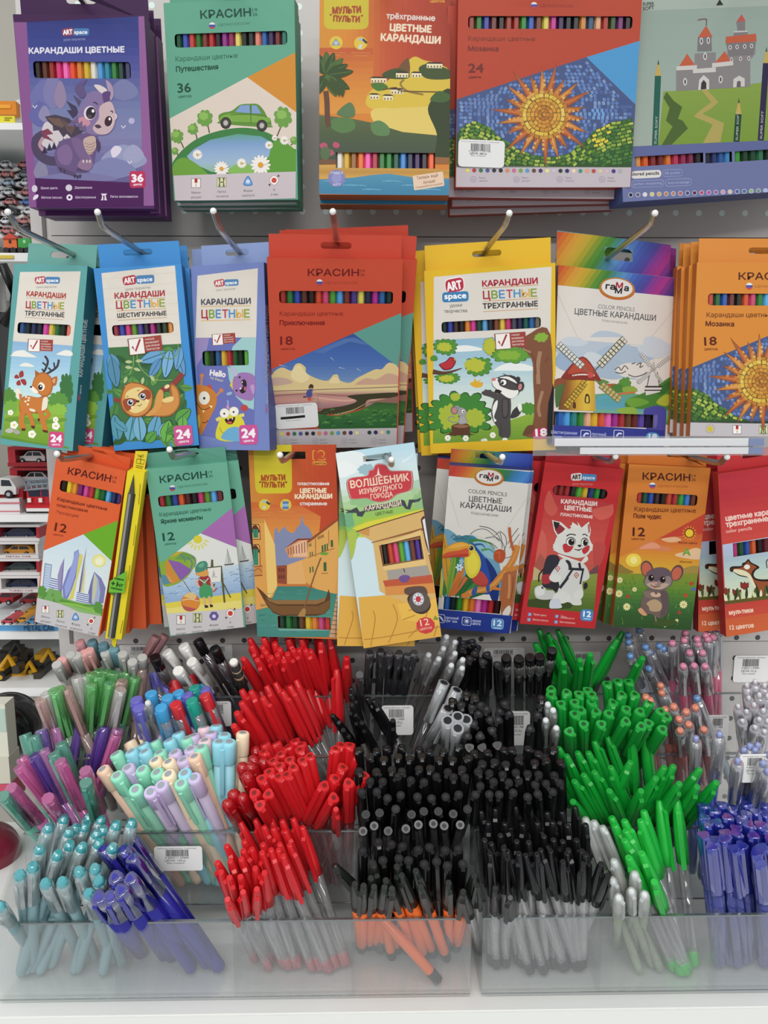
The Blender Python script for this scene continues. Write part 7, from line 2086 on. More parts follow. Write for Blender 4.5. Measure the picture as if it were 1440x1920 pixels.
kind('tube_top', 'ballpoint_pen', 150, [P_('cap', clear('white_tube', 'f0f2f4', .5, 'd4d8dc', .15, .1), [(104, 5.0), (150, 5.4)], 10), P_('cap_hole', mat('tube_hole', '16171a', .5), [(149, 3.6), (150.4, 3.6)], 9), P_('barrel', tr('48484c', .55), [(0, 3), (4, 4), (128, 4)], 9)], (FROST, 106, 148, 3, 5))
def topped(key, top, ink_, obj='gel_pen', tint='f0f0f2', tr_=1., hz=.16):
    kind(key, obj, 150, [P_('cap', clear('clear_cap_' + key, tint, hz, 'eaeaf2', .06, .16, .5), [(98, 5.0), (138, 5.2), (145, 4.6)], 10), P_('cap_top', tr(top, .75), [(144, 3.4 * tr_), (147, 3.8 * tr_), (149.5, 3.0 * tr_), (150, 1.6 * tr_)], 9), P_('nib', mat('nib_metal', '8c8c8c', .3, .5, .8), [(112, 2.6), (124, 1.6), (136, .6)], 7), P_('barrel', tr(ink_, .55), [(0, 3), (4, 4.4), (110, 4.4)], 9)], (clear('clear_cap_' + key, tint, .2), 100, 142, 2.8, 4.8))
topped('blue_top', '5c94d8', 'c0ccd8')
topped('pink_top', 'e884a8', 'e05c84')
topped('orange_top', 'f08464', 'd0685c')
topped('violet_ink', 'f0eef6', 'b4b0d4', tint='fcfaff', tr_=.6, hz=.34)
topped('blue_silver', '98a8e8', '2448d0', tr_=.7, hz=.25)

PENN = [0]
def pen(key, px, py, s, tier, comp, label, group, rr, f=None, tray='L'):
    obj, L, parts, cl = KINDS[key]
    X = XA if tray == 'L' else XB
    jit = rr.uniform(-.12, .12)
    best = None
    for f_ in [q for q in (.2, .35, .5, .65, .8, .93) if q >= (.5 if f is None or f < .0 else f)] or [.93]:
        y = YS[tier] + .006 + (YS[tier + 1] - YS[tier] - .012) * min(f_ + jit, .97)
        z = FLOOR[tier] + .001
        _, pyf = proj(Vector((0, y, z)))
        bx = px + s * (pyf - py)
        B = at(bx, pyf, y)
        lo = X[comp] + .006
        hi = (X[comp + 1] if comp + 1 < len(X) else X[comp] + .1) - .006
        B = Vector((min(max(B.x, lo), hi), y, z))
        d = ray(px, py)
        oc = EYE - B
        bq, cq = oc.dot(d), oc.dot(oc) - L * L
        disc = bq * bq - cq
        if disc >= 0:
            ts = [-bq - math.sqrt(disc), -bq + math.sqrt(disc)]
            T = min((EYE + d * t for t in ts), key=lambda p: abs(p.y - (YS[tier] + .012)) + (.5 if p.z < z + .03 else 0))
        else:
            T = EYE + d * -bq
        yc = B.y + (T.y - B.y) * min(1, (TOPS[tier] - B.z) / max(T.z - B.z, .01))
        if yc > YS[tier] + .007:
            break
    ax = (T - B).normalized()
    B = T - ax * L
    q = Vector((0, 0, 1)).rotation_difference(ax)
    m = Matrix.Translation(B) @ q.to_matrix().to_4x4() @ Matrix.Rotation(rr.uniform(-.9, .9), 4, 'Z')
    root = thing(obj, label, 'pen', m, group)
    capo = None
    for nm, me in parts:
        o = link(nm, me, root)
        capo = capo or o
    if cl:
        link('clip', cl, capo)
    PENN[0] += 1
    return root
FR = {'A': (0, 1160, 3.), 'B': (400, 1160, 2.88), 'C': (860, 1160, 2.483), 'D': (0, 1500, 3.), 'E': (400, 1500, 2.88), 'F': (860, 1500, 2.483)}
def pens(key, fr, tier, comp, s0, label, group, spec, tray='L', f=None):
    x0, y0, k = FR[fr]
    rr = random.Random(len(spec) + tier * 17 + comp)
    out = []
    for t in spec.split():
        v = t.split(',')
        kk = key
        if v[-1][0].isalpha():
            kk = key + v.pop()
        s = float(v[2]) if len(v) > 2 else s0
        lb = label if isinstance(label, str) else label[kk]
        out.append(pen(kk, x0 + float(v[0]) / k, y0 + float(v[1]) / k, s, tier, comp, lb, group, rr, f, tray))
    return out
def words(base, pal):
    return {k: base % v for k, v in pal.items()}
# ---- back tier
pens('pale_', 'A', 3, 0, .5, words('%s capped pen in the back row at the left end, clear white barrel', {'pale_pink': 'pale pink', 'pale_grey': 'pale grey', 'pale_blue': 'dull blue', 'pale_teal': 'dark teal', 'pale_dusty': 'dusty rose'}), 'pastel capped pens of the back row',
     '445,128,.5,dusty 515,125,.4,teal 578,142,.4,teal 640,165,.3,blue 395,200,grey 500,175,pink 590,190,grey 690,196,.2,grey 345,232,pink 745,240,.1,grey 880,100,-.6,dusty 930,92,-.6,dusty 800,215,.1,grey 430,205,grey 318,255,grey 470,190,pink')
pens('white_cap', 'A', 3, 1, .8, 'white capped pen with a clear grip in the back row', 'white capped pens of the back row', '935,186 1075,238 1000,290,.7 1030,150,.6')
pens('black_cap', 'A', 3, 1, .6, 'shiny black capped pen leaning left in the back row', 'black capped pens leaning left', '1110,120 1205,165 870,215,.5')
pens('spotted', 'A', 3, 1, .52, 'black patterned pen with a white tip beside the red pens', None, '1312,238')
pens('red_long', 'B', 3, 2, .3, 'red tapered cap pen standing in the back row', 'red capped pens of the back row',
     '325,45,.0 418,50,.05 505,58,-.15 552,55,.2 272,102,.3 330,130,.3 405,108 475,108 195,108,.5 205,145,.5 265,150,.4 345,190,.4 358,162 400,186 430,165 460,165,.35 495,165,.4 522,170,.42 580,122,.15 625,103,.25 310,205,.45 160,214,.6 236,220,.55 720,208,.0 380,225,.4 280,175,.5')
pens('grey_top', 'B', 3, 3, -.05, 'dark pen with a smoky grey cap in the back row behind the price label', 'smoky grey capped pens', '845,180 905,172 952,180 1005,182,-.15 790,300,.05 1050,190,-.2 1085,180,-.25')
pens('clear_ball', 'B', 3, 3, -.42, 'dark pen with a clear cap and ball top leaning right in the back row', 'clear ball topped pens', '1310,118 1246,153 1165,188,-.35 1308,180 1288,246 1347,262,-.5 1262,88,-.3 1220,210 1350,215')
pens('black_tri', 'B', 3, 3, -.1, 'black three sided pen at the back right of the first tray', 'black three sided pens of the back row', '1385,128 1340,152 1415,192 1425,150 1385,215,-.2')
pens('black_tri', 'C', 3, 0, -.02, 'black three sided pen in the back row beside the flat capped pens', 'black three sided pens beside the flat capped ones', '20,112 62,104 75,160 18,138 132,165 112,200 180,212,.05', tray='R')
pens('black_window', 'C', 3, 0, .0, 'black flat capped pen with a clear window under the cap', 'black flat capped pens', '222,178 280,182 332,176 378,172 436,144,-.05', tray='R')
pens('green_dark', 'C', 3, 1, .45, 'green tapered cap pen in the back row under the red fox packs', 'green capped pens of the back row', '460,52 355,115,.5 432,122 372,48,.4 415,68,.4 490,204,-.1 566,190,-.15 613,163,-.15 765,60,-.5 740,95,-.55 858,180,-.5', tray='R')
pens('blue_top', 'C', 3, 2, .35, 'clear pen with a light blue top in the back row', 'clear pens with light blue tops', '785,65 836,40,.3 787,97 866,122 886,147,.5 950,130 930,116 796,166 880,226,.6', tray='R')
pens('pink_top', 'C', 3, 2, .0, 'clear pen with a pink top and pink ink in the back row', 'clear pens with pink tops', '1055,55 1165,38 1205,34 1150,68 1050,90 1110,85 1160,85 995,104 1115,108,.05 1045,214 1095,212,.1 1146,214,.1 1185,75 1075,150 1135,150', tray='R')
# ---- third tier
pens('glit_', 'A', 2, 0, .0, words('%s pen with a clear cap in the third row', {'glit_green': 'bright green', 'glit_clear': 'colourless', 'glit_rose': 'pale rose'}), 'clear capped green and rose pens',
     '512,305,-.08,green 515,368,-.06,green 560,288,-.1,green 602,290,-.15,green 620,362,-.2,green 690,300,-.25,clear 722,298,-.2,green 765,328,-.25,green 690,348,-.2,rose 680,398,-.2,clear 312,408,.25,green 258,420,.35,clear 228,450,.4,rose 332,390,.3,green 372,392,.4,rose 430,328,.3,clear 472,318,.3,clear 560,320,.1,green 640,300,-.1,green 800,280,-.1,rose 300,400,.3,green')
pens('flat_', 'A', 2, 1, .35, words('%s flat capped pen with a clear neck in the third row', {'flat_purple': 'lilac', 'flat_red': 'red', 'flat_blue': 'sky blue', 'flat_teal': 'teal'}), 'flat capped coloured pens',
     '865,300,.25,purple 922,320,.25,purple 765,452,.3,purple 780,498,.25,purple 976,345,red 1066,318,red 985,478,.4,red 1150,428,.45,red 848,418,.25,blue 940,440,.3,blue 1000,412,blue 905,498,.3,blue 1090,384,teal 1076,458,.4,teal 1140,362,.4,blue 1050,425,.4,purple 1150,395,.4,purple')
pens('clear_ball', 'A', 2, 1, .1, 'clear pen standing among the flat capped coloured pens', None, '830,465')
pens('red_long', 'B', 2, 2, .5, 'red tapered cap pen over a dark barrel in the third row', 'red capped pens of the third row',
     '222,325 152,385,.55 202,390,.5 150,450,.6 125,506,.6 110,576,.6 266,425,.5 286,362,.5 372,392,.5 412,362,.45 420,308,.4 472,298,.45 512,268,.4 610,238,.1 666,272,.05 332,345,.5 378,322,.45 445,330,.45 338,290,.4')
pens('tube_top', 'B', 2, 3, -.4, 'frosted white open ended cap pen among the black pens', 'frosted open ended cap pens', '1246,345 1315,384,-.45 1266,485,-.55 1320,528,-.2 1366,544,-.1 1265,550,.0 1320,592,.05')
pens('black_clear', 'B', 2, 3, .6, 'black capped pen leaning left in the third row by the price label', 'black capped pens leaning left by the label', '640,520,.75 762,515 828,428 862,440,.55 970,548,-.1 742,372,.3 740,404,.3 745,458,.3 700,600,.5 800,560,.5')
pens('black_tri', 'C', 2, 0, .0, 'black three sided pen with a drilled cap in the third row', 'black drilled cap pens of the third row', '35,350 75,368 100,400 185,470 146,470 155,520 100,545 40,545 62,410 92,440 192,430 385,368 380,400 332,512,-.1 368,448 20,470 130,420 215,395 70,490 235,440 10,400 50,600 110,600 180,590 -30,380 -40,430', tray='R')
pens('clear_ball', 'C', 2, 0, .15, 'clear pen with a black refill beside the green drilled caps', 'clear pens beside the green drilled caps', '415,392 405,468 455,505 440,420', tray='R')
pens('green_tri', 'C', 2, 1, .0, 'green three sided pen with a drilled cap in the third row', 'green drilled cap pens', '430,325 430,352 502,340 560,348 620,352 620,385,-.1 476,395 540,388 570,425 540,442 720,388,-.45 782,420,-.5 846,430,-.55 780,476,-.55 665,490,-.4 582,490,0 516,524,0 890,388,-.6 885,486,-.6 950,514,-.65 970,454,-.7 943,430,-.65 740,288,.1 790,290,.1 690,300,.1 640,430,-.2 700,440,-.3 850,500,-.5 600,330 820,350,-.2 760,350,-.2', tray='R')
pens('orange_top', 'C', 2, 2, .1, 'clear pen with an orange top in the third row', 'clear pens with orange tops', '870,355 940,335,.4 935,300,.4 960,415 1060,425,-.1 1025,460 1070,485 1030,515 1100,405,.1 1140,510,.15 890,370 1000,400', tray='R')
pens('blue_top', 'C', 2, 2, .4, 'clear pen with a light blue top among the orange ones', None, '1105,360', tray='R')
pens('violet_ink', 'C', 2, 3, -.75, 'silvery clear pen with violet ink at the right edge', 'silvery violet pens at the right edge', '1380,282,-.5 1340,298,-.5 1425,300 1400,345 1375,392 1340,425 1420,420 1400,462 1440,350 1450,400 1350,360 1440,470 1320,470 1380,500 1425,520 1300,400,-.3 1460,300', tray='R')
# ---- second tier
pens('gel_', 'A', 1, 0, .5, words('%s translucent gel pen in the second row', {'gel_pink': 'pink', 'gel_purple': 'purple', 'gel_mint': 'mint green', 'gel_magenta': 'magenta', 'gel_deep': 'deep violet'}), 'translucent gel pens',
     '140,648,.3,mint 192,658,.3,mint 230,628,.25,purple 270,618,.25,purple 312,610,.2,magenta 372,545,.0,pink 440,578,-.15,purple 546,578,-.2,deep 592,608,-.25,deep 680,588,-.3,mint 658,652,-.35,pink 120,780,.7,pink 105,830,.8,pink 192,764,.6,deep 242,738,.5,magenta 302,758,.5,mint 342,700,.4,mint 336,800,.5,pink 60,950,.9,pink 15,996,.9,mint 480,850,.35,pink 482,918,.3,mint 268,1008,.7,pink 665,620,-.3,magenta')
pens('past_', 'A', 1, 1, .6, words('%s pastel gel pen with a round ringed cap', {'past_mint': 'mint', 'past_aqua': 'sky blue', 'past_lav': 'lavender', 'past_cream': 'cream', 'past_peach': 'peach', 'past_pink': 'rose'}), 'pastel gel pens',
     '880,580,.3,lav 935,576,.25,aqua 972,604,.3,aqua 910,622,.35,cream 1000,642,.3,aqua 1080,608,.2,lav 1146,610,.12,pink 1216,600,.05,aqua 1262,650,.02,aqua 1186,640,.1,lav 1086,655,.25,lav 1150,682,.2,pink 1050,670,.3,mint 950,682,.4,aqua 805,640,.4,cream 726,690,.5,cream 865,690,.45,mint 800,708,.5,aqua 650,758,.6,mint 735,745,.55,aqua 812,745,.5,aqua 895,750,.5,mint 980,750,.45,lav 1070,730,.35,lav 1130,720,.25,mint 1092,772,.4,peach 1026,790,.5,lav 870,792,.55,cream 945,802,.52,cream 880,862,.6,mint 945,872,.55,cream 1036,866,.5,aqua 796,846,.6,mint 716,836,.62,lav 655,880,.65,mint 575,845,.7,peach 760,960,.65,mint 845,972,.62,lav 905,936,.6,lav 1016,925,.55,mint 1090,892,.5,lav 1366,640,-.03,cream 1232,690,.0,aqua 1290,690,.0,aqua')
pens('red_round', 'B', 1, 2, .5, 'glossy red pen with a rounded cap in the second row', 'glossy round red pens', '225,650 216,690 205,742 260,752 145,782 192,782 175,836 100,936,.6 70,990,.65 150,956,.6')
pens('red_tri', 'B', 1, 2, .45, 'red three sided pen with a drilled cap in the second row', 'red drilled cap pens', '275,675 335,670 270,716 440,658,.3 472,676,.3 466,705,.3 480,762,.3 410,760,.4 360,730 320,765 355,792 300,826 350,850,.5 260,862 400,690 296,945,.55 220,940,.6 250,1006,.6 600,900,-.5 650,966,-.6 730,886,.0 815,845,-.5 775,742,-.45 736,680,-.1 690,680,-.1 660,700,-.1 395,840 430,800,.35 700,800,-.4 660,860,-.5 520,740,.2')
pens('red_front', 'B', 1, 2, .02, 'single thin red capped pen standing before the dark gap', None, '662,1028')
rr = random.Random(21)
def grid(key, x0, x1, y0, y1, nx, ny, tier, comp, s0, label, group, tray, ds=.1, f=None):
    for j in range(ny):
        for i in range(nx):
            px = x0 + (x1 - x0) * (i + .5 + (.5 if j % 2 else 0) + rr.uniform(-.2, .2)) / (nx + .5)
            py = y0 + (y1 - y0) * (j + .5 + rr.uniform(-.3, .3)) / ny
            pen(key, px, py, s0 + rr.uniform(-ds, ds), tier, comp, label, group, rr, f, tray)
grid('black_rod', 664, 888, 1392, 1470, 8, 4, 1, 3, .02, 'black stick pen in the second row of the first tray', 'black stick pens of the second row', 'L')
grid('black_rod', 664, 888, 1478, 1565, 8, 3, 1, 3, .02, 'black capped stick pen behind the orange pens', 'black stick pens behind the orange ones', 'L')
grid('black_rod', 670, 880, 1572, 1632, 8, 2, 0, 3, .02, 'black stick pen standing at the back of the orange pens', 'black stick pens right behind the orange ones', 'L', .05, .93)
grid('black_rod', 880, 1060, 1395, 1500, 7, 5, 1, 0, .02, 'black stick pen in the second row of the second tray', 'black stick pens of the second tray', 'R')
grid('black_clear', 890, 1110, 1505, 1610, 7, 4, 0, 0, .1, 'black capped clear pen in the front row of the second tray', 'black capped clear pens of the front row', 'R')
pens('green_dark', 'C', 1, 1, .4, 'green slotted cap pen in the second row', 'green slotted cap pens', '440,655,.45 465,600 500,635 552,620 602,620 630,568,.35 690,548,.35 802,513,.05 862,508,.1 536,755,.55 580,725,.5 630,712,.45 706,690 802,665,-.45 960,690,-.55 1002,684,-.5 920,740,-.6 1030,765,-.65 1112,780,-.65 1126,698,-.7 1202,760,-.75 530,850,.6 850,800,-.4 700,800,.4', tray='R')
pens('blue_silver', 'C', 1, 2, -.1, 'clear capped pen with a blue barrel in the second row', 'clear capped blue pens', '1105,545,-.03 1216,525,-.12 1330,600,-.2 1382,600,-.2 1358,580,-.2 1420,662,-.25 1395,578,-.25 1300,650,-.1 1450,620,-.2 1440,700,-.2', tray='R')
# ---- front tier
pens('teal', 'D', 0, 0, -.42, 'teal pen with a clear jewel-like cap in the front row', 'teal pens with jewel caps', '365,85,-.3 275,135,-.2 430,140 510,75 486,130 580,90 660,120,-.3 746,108,-.2 555,170 396,160 225,255,-.1 330,290 400,236 470,246 566,226 640,250,-.3 110,405,.05 186,358,.0 250,455,.5 345,446,.45 440,386,.4 530,370,.3 552,440,.3 496,514,.4 -10,590,.6 590,150,-.4', f=.5)
pens('navy', 'D', 0, 1, .75, 'thick translucent navy blue pen lying across the front compartment', 'thick navy blue pens', '580,270 722,195,.7 690,272 740,322,.8 730,440,.8 552,545,.55 620,545,.55 680,505,.7 645,430,.75', f=.4)
pens('red_front', 'E', 0, 2, .33, 'red capped clear ballpoint pen in the front row', 'red capped clear pens', '145,118,.5 225,103,.45 310,103,.4 322,150,.4 370,108,.35 430,98,.35 480,144,.35 272,140,.4 386,165,.38 165,220,.45 70,245,.5 20,335,.5 40,386,.4 90,325,.4 86,416,.35 146,412,.3 160,270,.4 206,262,.4 150,315,.4 266,236,.4 356,236,.4 410,240,.4 226,366,.2 276,390,.15 235,480,.0 160,496,.08 76,536,.2 262,280,.3 350,266,.4 376,300,.4 310,266,.35')
pens('orange', 'E', 0, 3, .3, 'orange barrelled ballpoint pen with a black cap in the front row', 'orange pens with black caps', '650,350,.9 850,420,.38 930,432,.42 1015,405,.4 1092,380,.35 1120,466,.36 865,350,.2 990,355,.3 1270,446,.0 1350,496,-.08 1410,405,-.25 765,452,.0 812,462,-.03 868,468,-.08 925,470,-.15 965,478,-.2', f=.2)
pens('black_clear', 'F', 0, 0, .2, 'black capped clear pen leaning over the front edge of the second tray', 'black capped clear pens at the front edge', '75,350,-.3 20,430,-.1 170,410,.0 240,455,-.05 310,255,.33 380,230,.3 440,182,.2 485,285,.08 580,295,.0 665,295,-.12 695,350,-.25 225,235,.3 510,230,.1 590,250,.0 150,200,.3 320,200,.3', tray='R', f=.25)
pens('green_front', 'F', 0, 1, .35, 'bright green slotted cap pen in the front row', 'bright green front pens', '710,78,.4 770,93,.35 845,92,.3 860,48,.25 726,115,.4 776,140,.4 770,185,.45 790,265,.4 850,245,.38 910,380,.3 932,0,.12 1015,0,.1', tray='R', f=.35)
pens('white_tip', 'F', 0, 1, .0, 'clear pen with a frosted cap in front of the green pens', 'frosted cap pens beside the green ones', '820,340 745,450,-.05 805,420 866,436,-.06 716,370,.1 720,280,.35 665,120,.4 625,95,.4 586,80,.35', tray='R', f=.3)
pens('blue_tri', 'F', 0, 2, .1, 'clear blue pen with a three sided cap in the front row at the right edge', 'clear blue three sided pens', '1140,20 1190,45 1270,40 1340,14 1382,50 1140,75 1200,100 1250,74 1310,86 1402,110 1155,105 1140,160 1190,182 1240,150 1290,150 1370,160 1175,214 1280,224 1316,210 1386,240 1412,218 1402,286 1236,176 1290,130 1335,60 1430,60 1440,130 1450,180 1460,250 1350,110 1430,20 1220,14', tray='R', f=.4)
# ------------------------------------------------------------------ toy bay beyond the left end of the panel
YB = .10
bay_back = slab('wall_toy_bay', (-2.2, .52, .5), (PX0, .54, 2.2), mat('bay_back', 'b4b0a6', .6))
for k, (y0, y1, lab) in enumerate(((230, 243, 'white shelf board under the orange box and yellow tag'), (474, 490, 'white shelf board under the toy train'), (965, 979, 'white shelf board under the fire engine'), (1185, 1199, 'white shelf board under the metal car set'), (1290, 1306, 'white shelf board under the construction toys'))):
    a, c = at(0, y0, YB), at(0, y1, YB)
    q = MB()
    q.box((-2.2, YB, c.z), (PX0 - .002, .515, a.z))
    o = q.build('toy_shelf_board', mat('toy_shelf_white', 'f0f1ef', .35))
    tag(o, lab, 'shelf board', 'shelf boards of the toy bay')
    if k == 1:
        q = MB()
        q.box((-2.2, YB - .002, c.z + .003), (at(26, 480, YB).x, YB, a.z - .003))
        q.build('price_strip', mat('yellow_strip', 'd8c04c', .5), o)
def px_box(q, x0, y0, x1, y1, Y, dep, col):
    a, c = at(x0, y0, Y), at(x1, y1, Y)
    q.box((a.x, Y, c.z), (c.x, Y + dep, a.z), lin(col))
def root_at(name, label, cat, px, py, Y, group=None):
    return thing(name, label, cat, Matrix.Translation(at(px, py, Y)), group)
def kid(q, name, m, root, ink=True):
    o = q.build(name, m, root, ink)
    o.matrix_parent_inverse = root.matrix_world.inverted()
    return o
def car(x0, y0, x1, y1, Y, col, label, kindc='toy car', root=None, glass='2c3038', suv=True, dep=.03, ride=True):
    """side-on car: body with cabin, windows, two wheels on each side"""
    r = root or root_at('toy_car', label, kindc, (x0 + x1) / 2, y1, Y)
    W, H = x1 - x0, y1 - y0
    f = lambda u, v, Y_=Y: at(x0 + W * u, y0 + H * v, Y_)
    body = [(0, .55), (.03, .45), (.22, .4), (.36, .06), (.5, 0), (.82 if suv else .7, .04), (.97 if suv else .86, .4), (1, .5), (1, .82), (0, .82)]
    q = MB()
    pts = [f(u, v) for u, v in body]
    q.prism([(p.x, p.z) for p in pts], Y, Y + dep, lin(col))
    kid(q, 'car_body', PLAST, r)
    q = MB()
    for w_ in ([(.27, .4), (.38, .12), (.52, .1), (.52, .4)], [(.56, .4), (.56, .1), (.8 if suv else .7, .12), (.88 if suv else .8, .4)]):
        q.face([f(u, v, Y - .0006) for u, v in w_], lin(glass))
    kid(q, 'side_windows', PLAST, r)
    for u in (.2, .8):
        c = f(u, .8)
        rad = (f(0, 0) - f(0, 1)).length * .2
        q = MB()
        for k in range(14):
            pass
        ring = [(c.x + rad * math.cos(t), c.z + rad * math.sin(t)) for t in [2 * math.pi * i / 14 for i in range(14)]]
        q.prism(ring, Y - .002, Y + dep + .002, lin('1f1f22'))
        hub = [(c.x + rad * .5 * math.cos(t), c.z + rad * .5 * math.sin(t)) for t in [2 * math.pi * i / 10 for i in range(10)]]
        q.prism(hub, Y - .0028, Y - .002, lin('b4b4b8'))
        kid(q, 'wheel', PLAST, r)
    return r
def boxed_car(x0, y0, x1, y1, Y, frame, end, carcol, label, cat='boxed toy car', words_=None, suv=True, dep=.07):
    r = root_at('boxed_toy_car', label, cat, (x0 + x1) / 2, y1, Y, 'boxed toy cars')
    W, H = x1 - x0, y1 - y0
    q = MB()
    px_box(q, x0, y0, x1, y0 + H * .14, Y, dep, frame)
    px_box(q, x0, y1 - H * .2, x1, y1, Y, dep, frame)
    px_box(q, x0, y0 + H * .14, x0 + W * .2, y1 - H * .2, Y, dep, end)
    px_box(q, x1 - W * .07, y0 + H * .14, x1, y1 - H * .2, Y, dep, end)
    px_box(q, x0 + W * .2, y0 + H * .14, x1 - W * .07, y1 - H * .2, Y + dep * .7, dep * .3, '6a4a44')
    kid(q, 'carton', CARD, r)
    car(x0 + W * .24, y0 + H * .2, x1 - W * .1, y1 - H * .18, Y + .012, carcol, None, root=r, suv=suv)
    if words_:
        q = MB()
        a = at(x0 + W * .35, y1 - H * .06, Y - .0004)
        bq = at(x0 + W * .85, y1 - H * .06, Y - .0004)
        flat_text(q, words_, a, Vector((1, 0, 0)), Vector((0, 0, 1)), Vector(), 0, 0, bq.x - a.x, (at(0, y0, Y).z - at(0, y1, Y).z) * .1, lin('8c3038'))
        kid(q, 'lettering', CARD, r)
    return r
# top shelf
q = MB(); px_box(q, -30, 189, 31, 215, YB + .03, .06, 'e08a28'); px_box(q, -30, 196, 20, 203, YB + .029, .001, 'f0a83c')
tag(q.build('toy_carton', CARD, None, True), 'bright orange carton on the top toy shelf', 'carton')
q = MB(); px_box(q, -30, 217, 28, 230, YB + .004, .002, 'e8dc3c'); px_box(q, 8, 220, 22, 222, YB + .0036, .0004, '8c8430'); px_box(q, 8, 224, 18, 226, YB + .0036, .0004, '8c8430')
tag(q.build('price_tag', CARD, None, True), 'yellow price tag standing on the top toy shelf', 'price tag')
q = MB(); c = at(38, 212, YB + .05); q.lathe([(-.014, .006), (-.01, .011), (.004, .010), (.012, .006), (.015, .002)], 10, c.x, c.y, lin('d8d8d6')); 
for i in range(len(q.v)):
    q.v[i] = (q.v[i][0], q.v[i][1], q.v[i][2] + c.z)
tag(q.build('plastic_bag', CARD, None, True), 'small white plastic bag beside the orange carton', 'bag')
# heap of packed cars
PK = (('c8d8d8', '5c94cc', 304, 'pale blue'), ('c0b4a4', '7c848c', 322, 'beige'), ('dcdcda', 'a0b4c8', 338, 'white'), ('e0d0cc', '8cacd8', 356, 'pinkish'), ('c8d0dc', '4c74b8', 374, 'light blue'), ('d8d8d8', '3c4044', 392, 'white rimmed'), ('e8d8d4', '50545c', 410, 'cream'), ('dcdcdc', '2c3034', 428, 'lowest white'))
for i, (rim, toy, y, nm) in enumerate(PK):
    r = root_at('blister_pack', '%s blister pack in the heap beside the purple dragon packs' % nm, 'blister pack', 30, y + 16, YB + .08, 'blister packs in the heap')
    sh = (i * 13) % 11 - 5
    q = MB()
    pts = [at(x, y + 12 + 4 * math.sin(x * .09 + i), YB + .08) for x in range(-60, 66 + sh, 9)]
    q.tube(pts, .0028, 6, lin('f0f0f0'))
    kid(q, 'rim', PLAST, r)
    q = MB()
    px_box(q, -60, y + 2, 58 + sh, y + 12, YB + .085, .1, rim)
    kid(q, 'tray', CARD, r)
    for k in range(3):
        car(-34 + k * 34 + sh, y - 3, -8 + k * 34 + sh, y + 10, YB + .07, (toy, 'd8dce0', 'c87c78')[(k + i) % 3], None, root=r)
# toy train
for x0, x1, c, nm in ((6, 32, 'e0703c', 'orange'), (33, 58, '3ca048', 'green')):
    r = root_at('toy_wagon', nm + ' toy train wagon above the teal fawn packs', 'toy train', (x0 + x1) / 2, 474, YB + .01)
    q = MB(); px_box(q, x0, 447, x1, 465, YB + .01, .03, c); px_box(q, x0 + 10, 450, x0 + 15, 456, YB + .0094, .0006, '3c2420' if nm == 'orange' else 'a8dcb0'); kid(q, 'wagon_body', PLAST, r)
    if nm == 'orange':
        q = MB(); a, d, e = at(x0 - 2, 448, YB + .01), at((x0 + x1) / 2, 437, YB + .01), at(x1 + 2, 448, YB + .01); q.prism([(a.x, a.z), (d.x, d.z), (e.x, e.z)], YB + .008, YB + .042, lin('c84c3c')); kid(q, 'wagon_roof', PLAST, r)
    q = MB(); px_box(q, x0 + 1, 465, x1 - 1, 468, YB + .012, .026, '3c3c40'); kid(q, 'chassis', PLAST, r)
    for u in (.25, .75):
        c_ = at(x0 + (x1 - x0) * u, 469.5, YB + .008); rad = .0034
        q = MB(); q.prism([(c_.x + rad * math.cos(t), c_.z + rad * math.sin(t)) for t in [k * .52 for k in range(12)]], YB + .006, YB + .044, lin('26262a')); kid(q, 'wheel', PLAST, r)
# black bag by the teal packs
r = root_at('black_bag', 'black bag with a strap at the left edge beside the teal packs', 'bag', 0, 800, .07)
q = MB(); a, c = at(-70, 560, .03), at(11, 806, .03)
q.prism([(a.x, c.z), (c.x, c.z), (c.x - .002, a.z - .03), (c.x - .012, a.z), (a.x, a.z)], .03, .075, lin('161517')); kid(q, 'bag_body', PLAST, r)
q = MB(); q.tube([at(x, y, .04) for x, y in ((-30, 600), (-10, 500), (6, 500), (20, 530), (27, 575), (8, 610))], .006, 8, lin('18181a')); kid(q, 'strap', PLAST, r)
q = MB(); px_box(q, -40, 515, 11, 585, .055, .004, 'a8a8a6'); kid(q, 'hang_tag', CARD, r)
# fire engine shelf
boxed_car(14, 838, 92, 875, YB + .05, '9c2c34', 'b03038', 'e4e4e4', 'red box with a white toy car, upper of two above the fire engine')
boxed_car(18, 877, 96, 914, YB + .05, '9c2c34', 'b03038', 'e4e4e4', 'red box with a white toy car, lower of two behind the fire engine')
r = root_at('toy_fire_engine', 'red toy fire engine with a grey basket on the shelf', 'toy fire engine', 70, 964, YB + .012)
q = MB(); px_box(q, 49, 915, 94, 950, YB + .012, .06, 'c8202c'); px_box(q, 47, 946, 94, 957, YB + .008, .05, 'c01c28'); kid(q, 'cab', PLAST, r)
q = MB(); px_box(q, 53, 918, 75, 931, YB + .0114, .0008, '22283c'); px_box(q, 77, 919, 90, 931, YB + .0114, .0008, '2c344c'); kid(q, 'windscreen', PLAST, r)
q = MB(); px_box(q, 49, 953, 92, 959, YB + .007, .004, 'e8e6e4'); px_box(q, 51, 934, 58, 942, YB + .007, .002, 'f0e8e0'); px_box(q, 72, 934, 79, 942, YB + .007, .002, 'f0e8e0'); kid(q, 'bumper', PLAST, r)
q = MB()
for k in range(5):
    q.tube([at(46 + k * 11, 900 + k * .5, YB + .01), at(50 + k * 10, 918, YB + .01)], .0012, 6, lin('8c98a0'))
for y in (899, 908, 917):
    q.tube([at(45, y + 2, YB + .01), at(92, y - 2, YB + .01)], .0016, 6, lin('8c98a0'))
px_box(q, 50, 902, 88, 916, YB + .02, .03, '98a2a8'); kid(q, 'ladder_basket', PLAST, r)
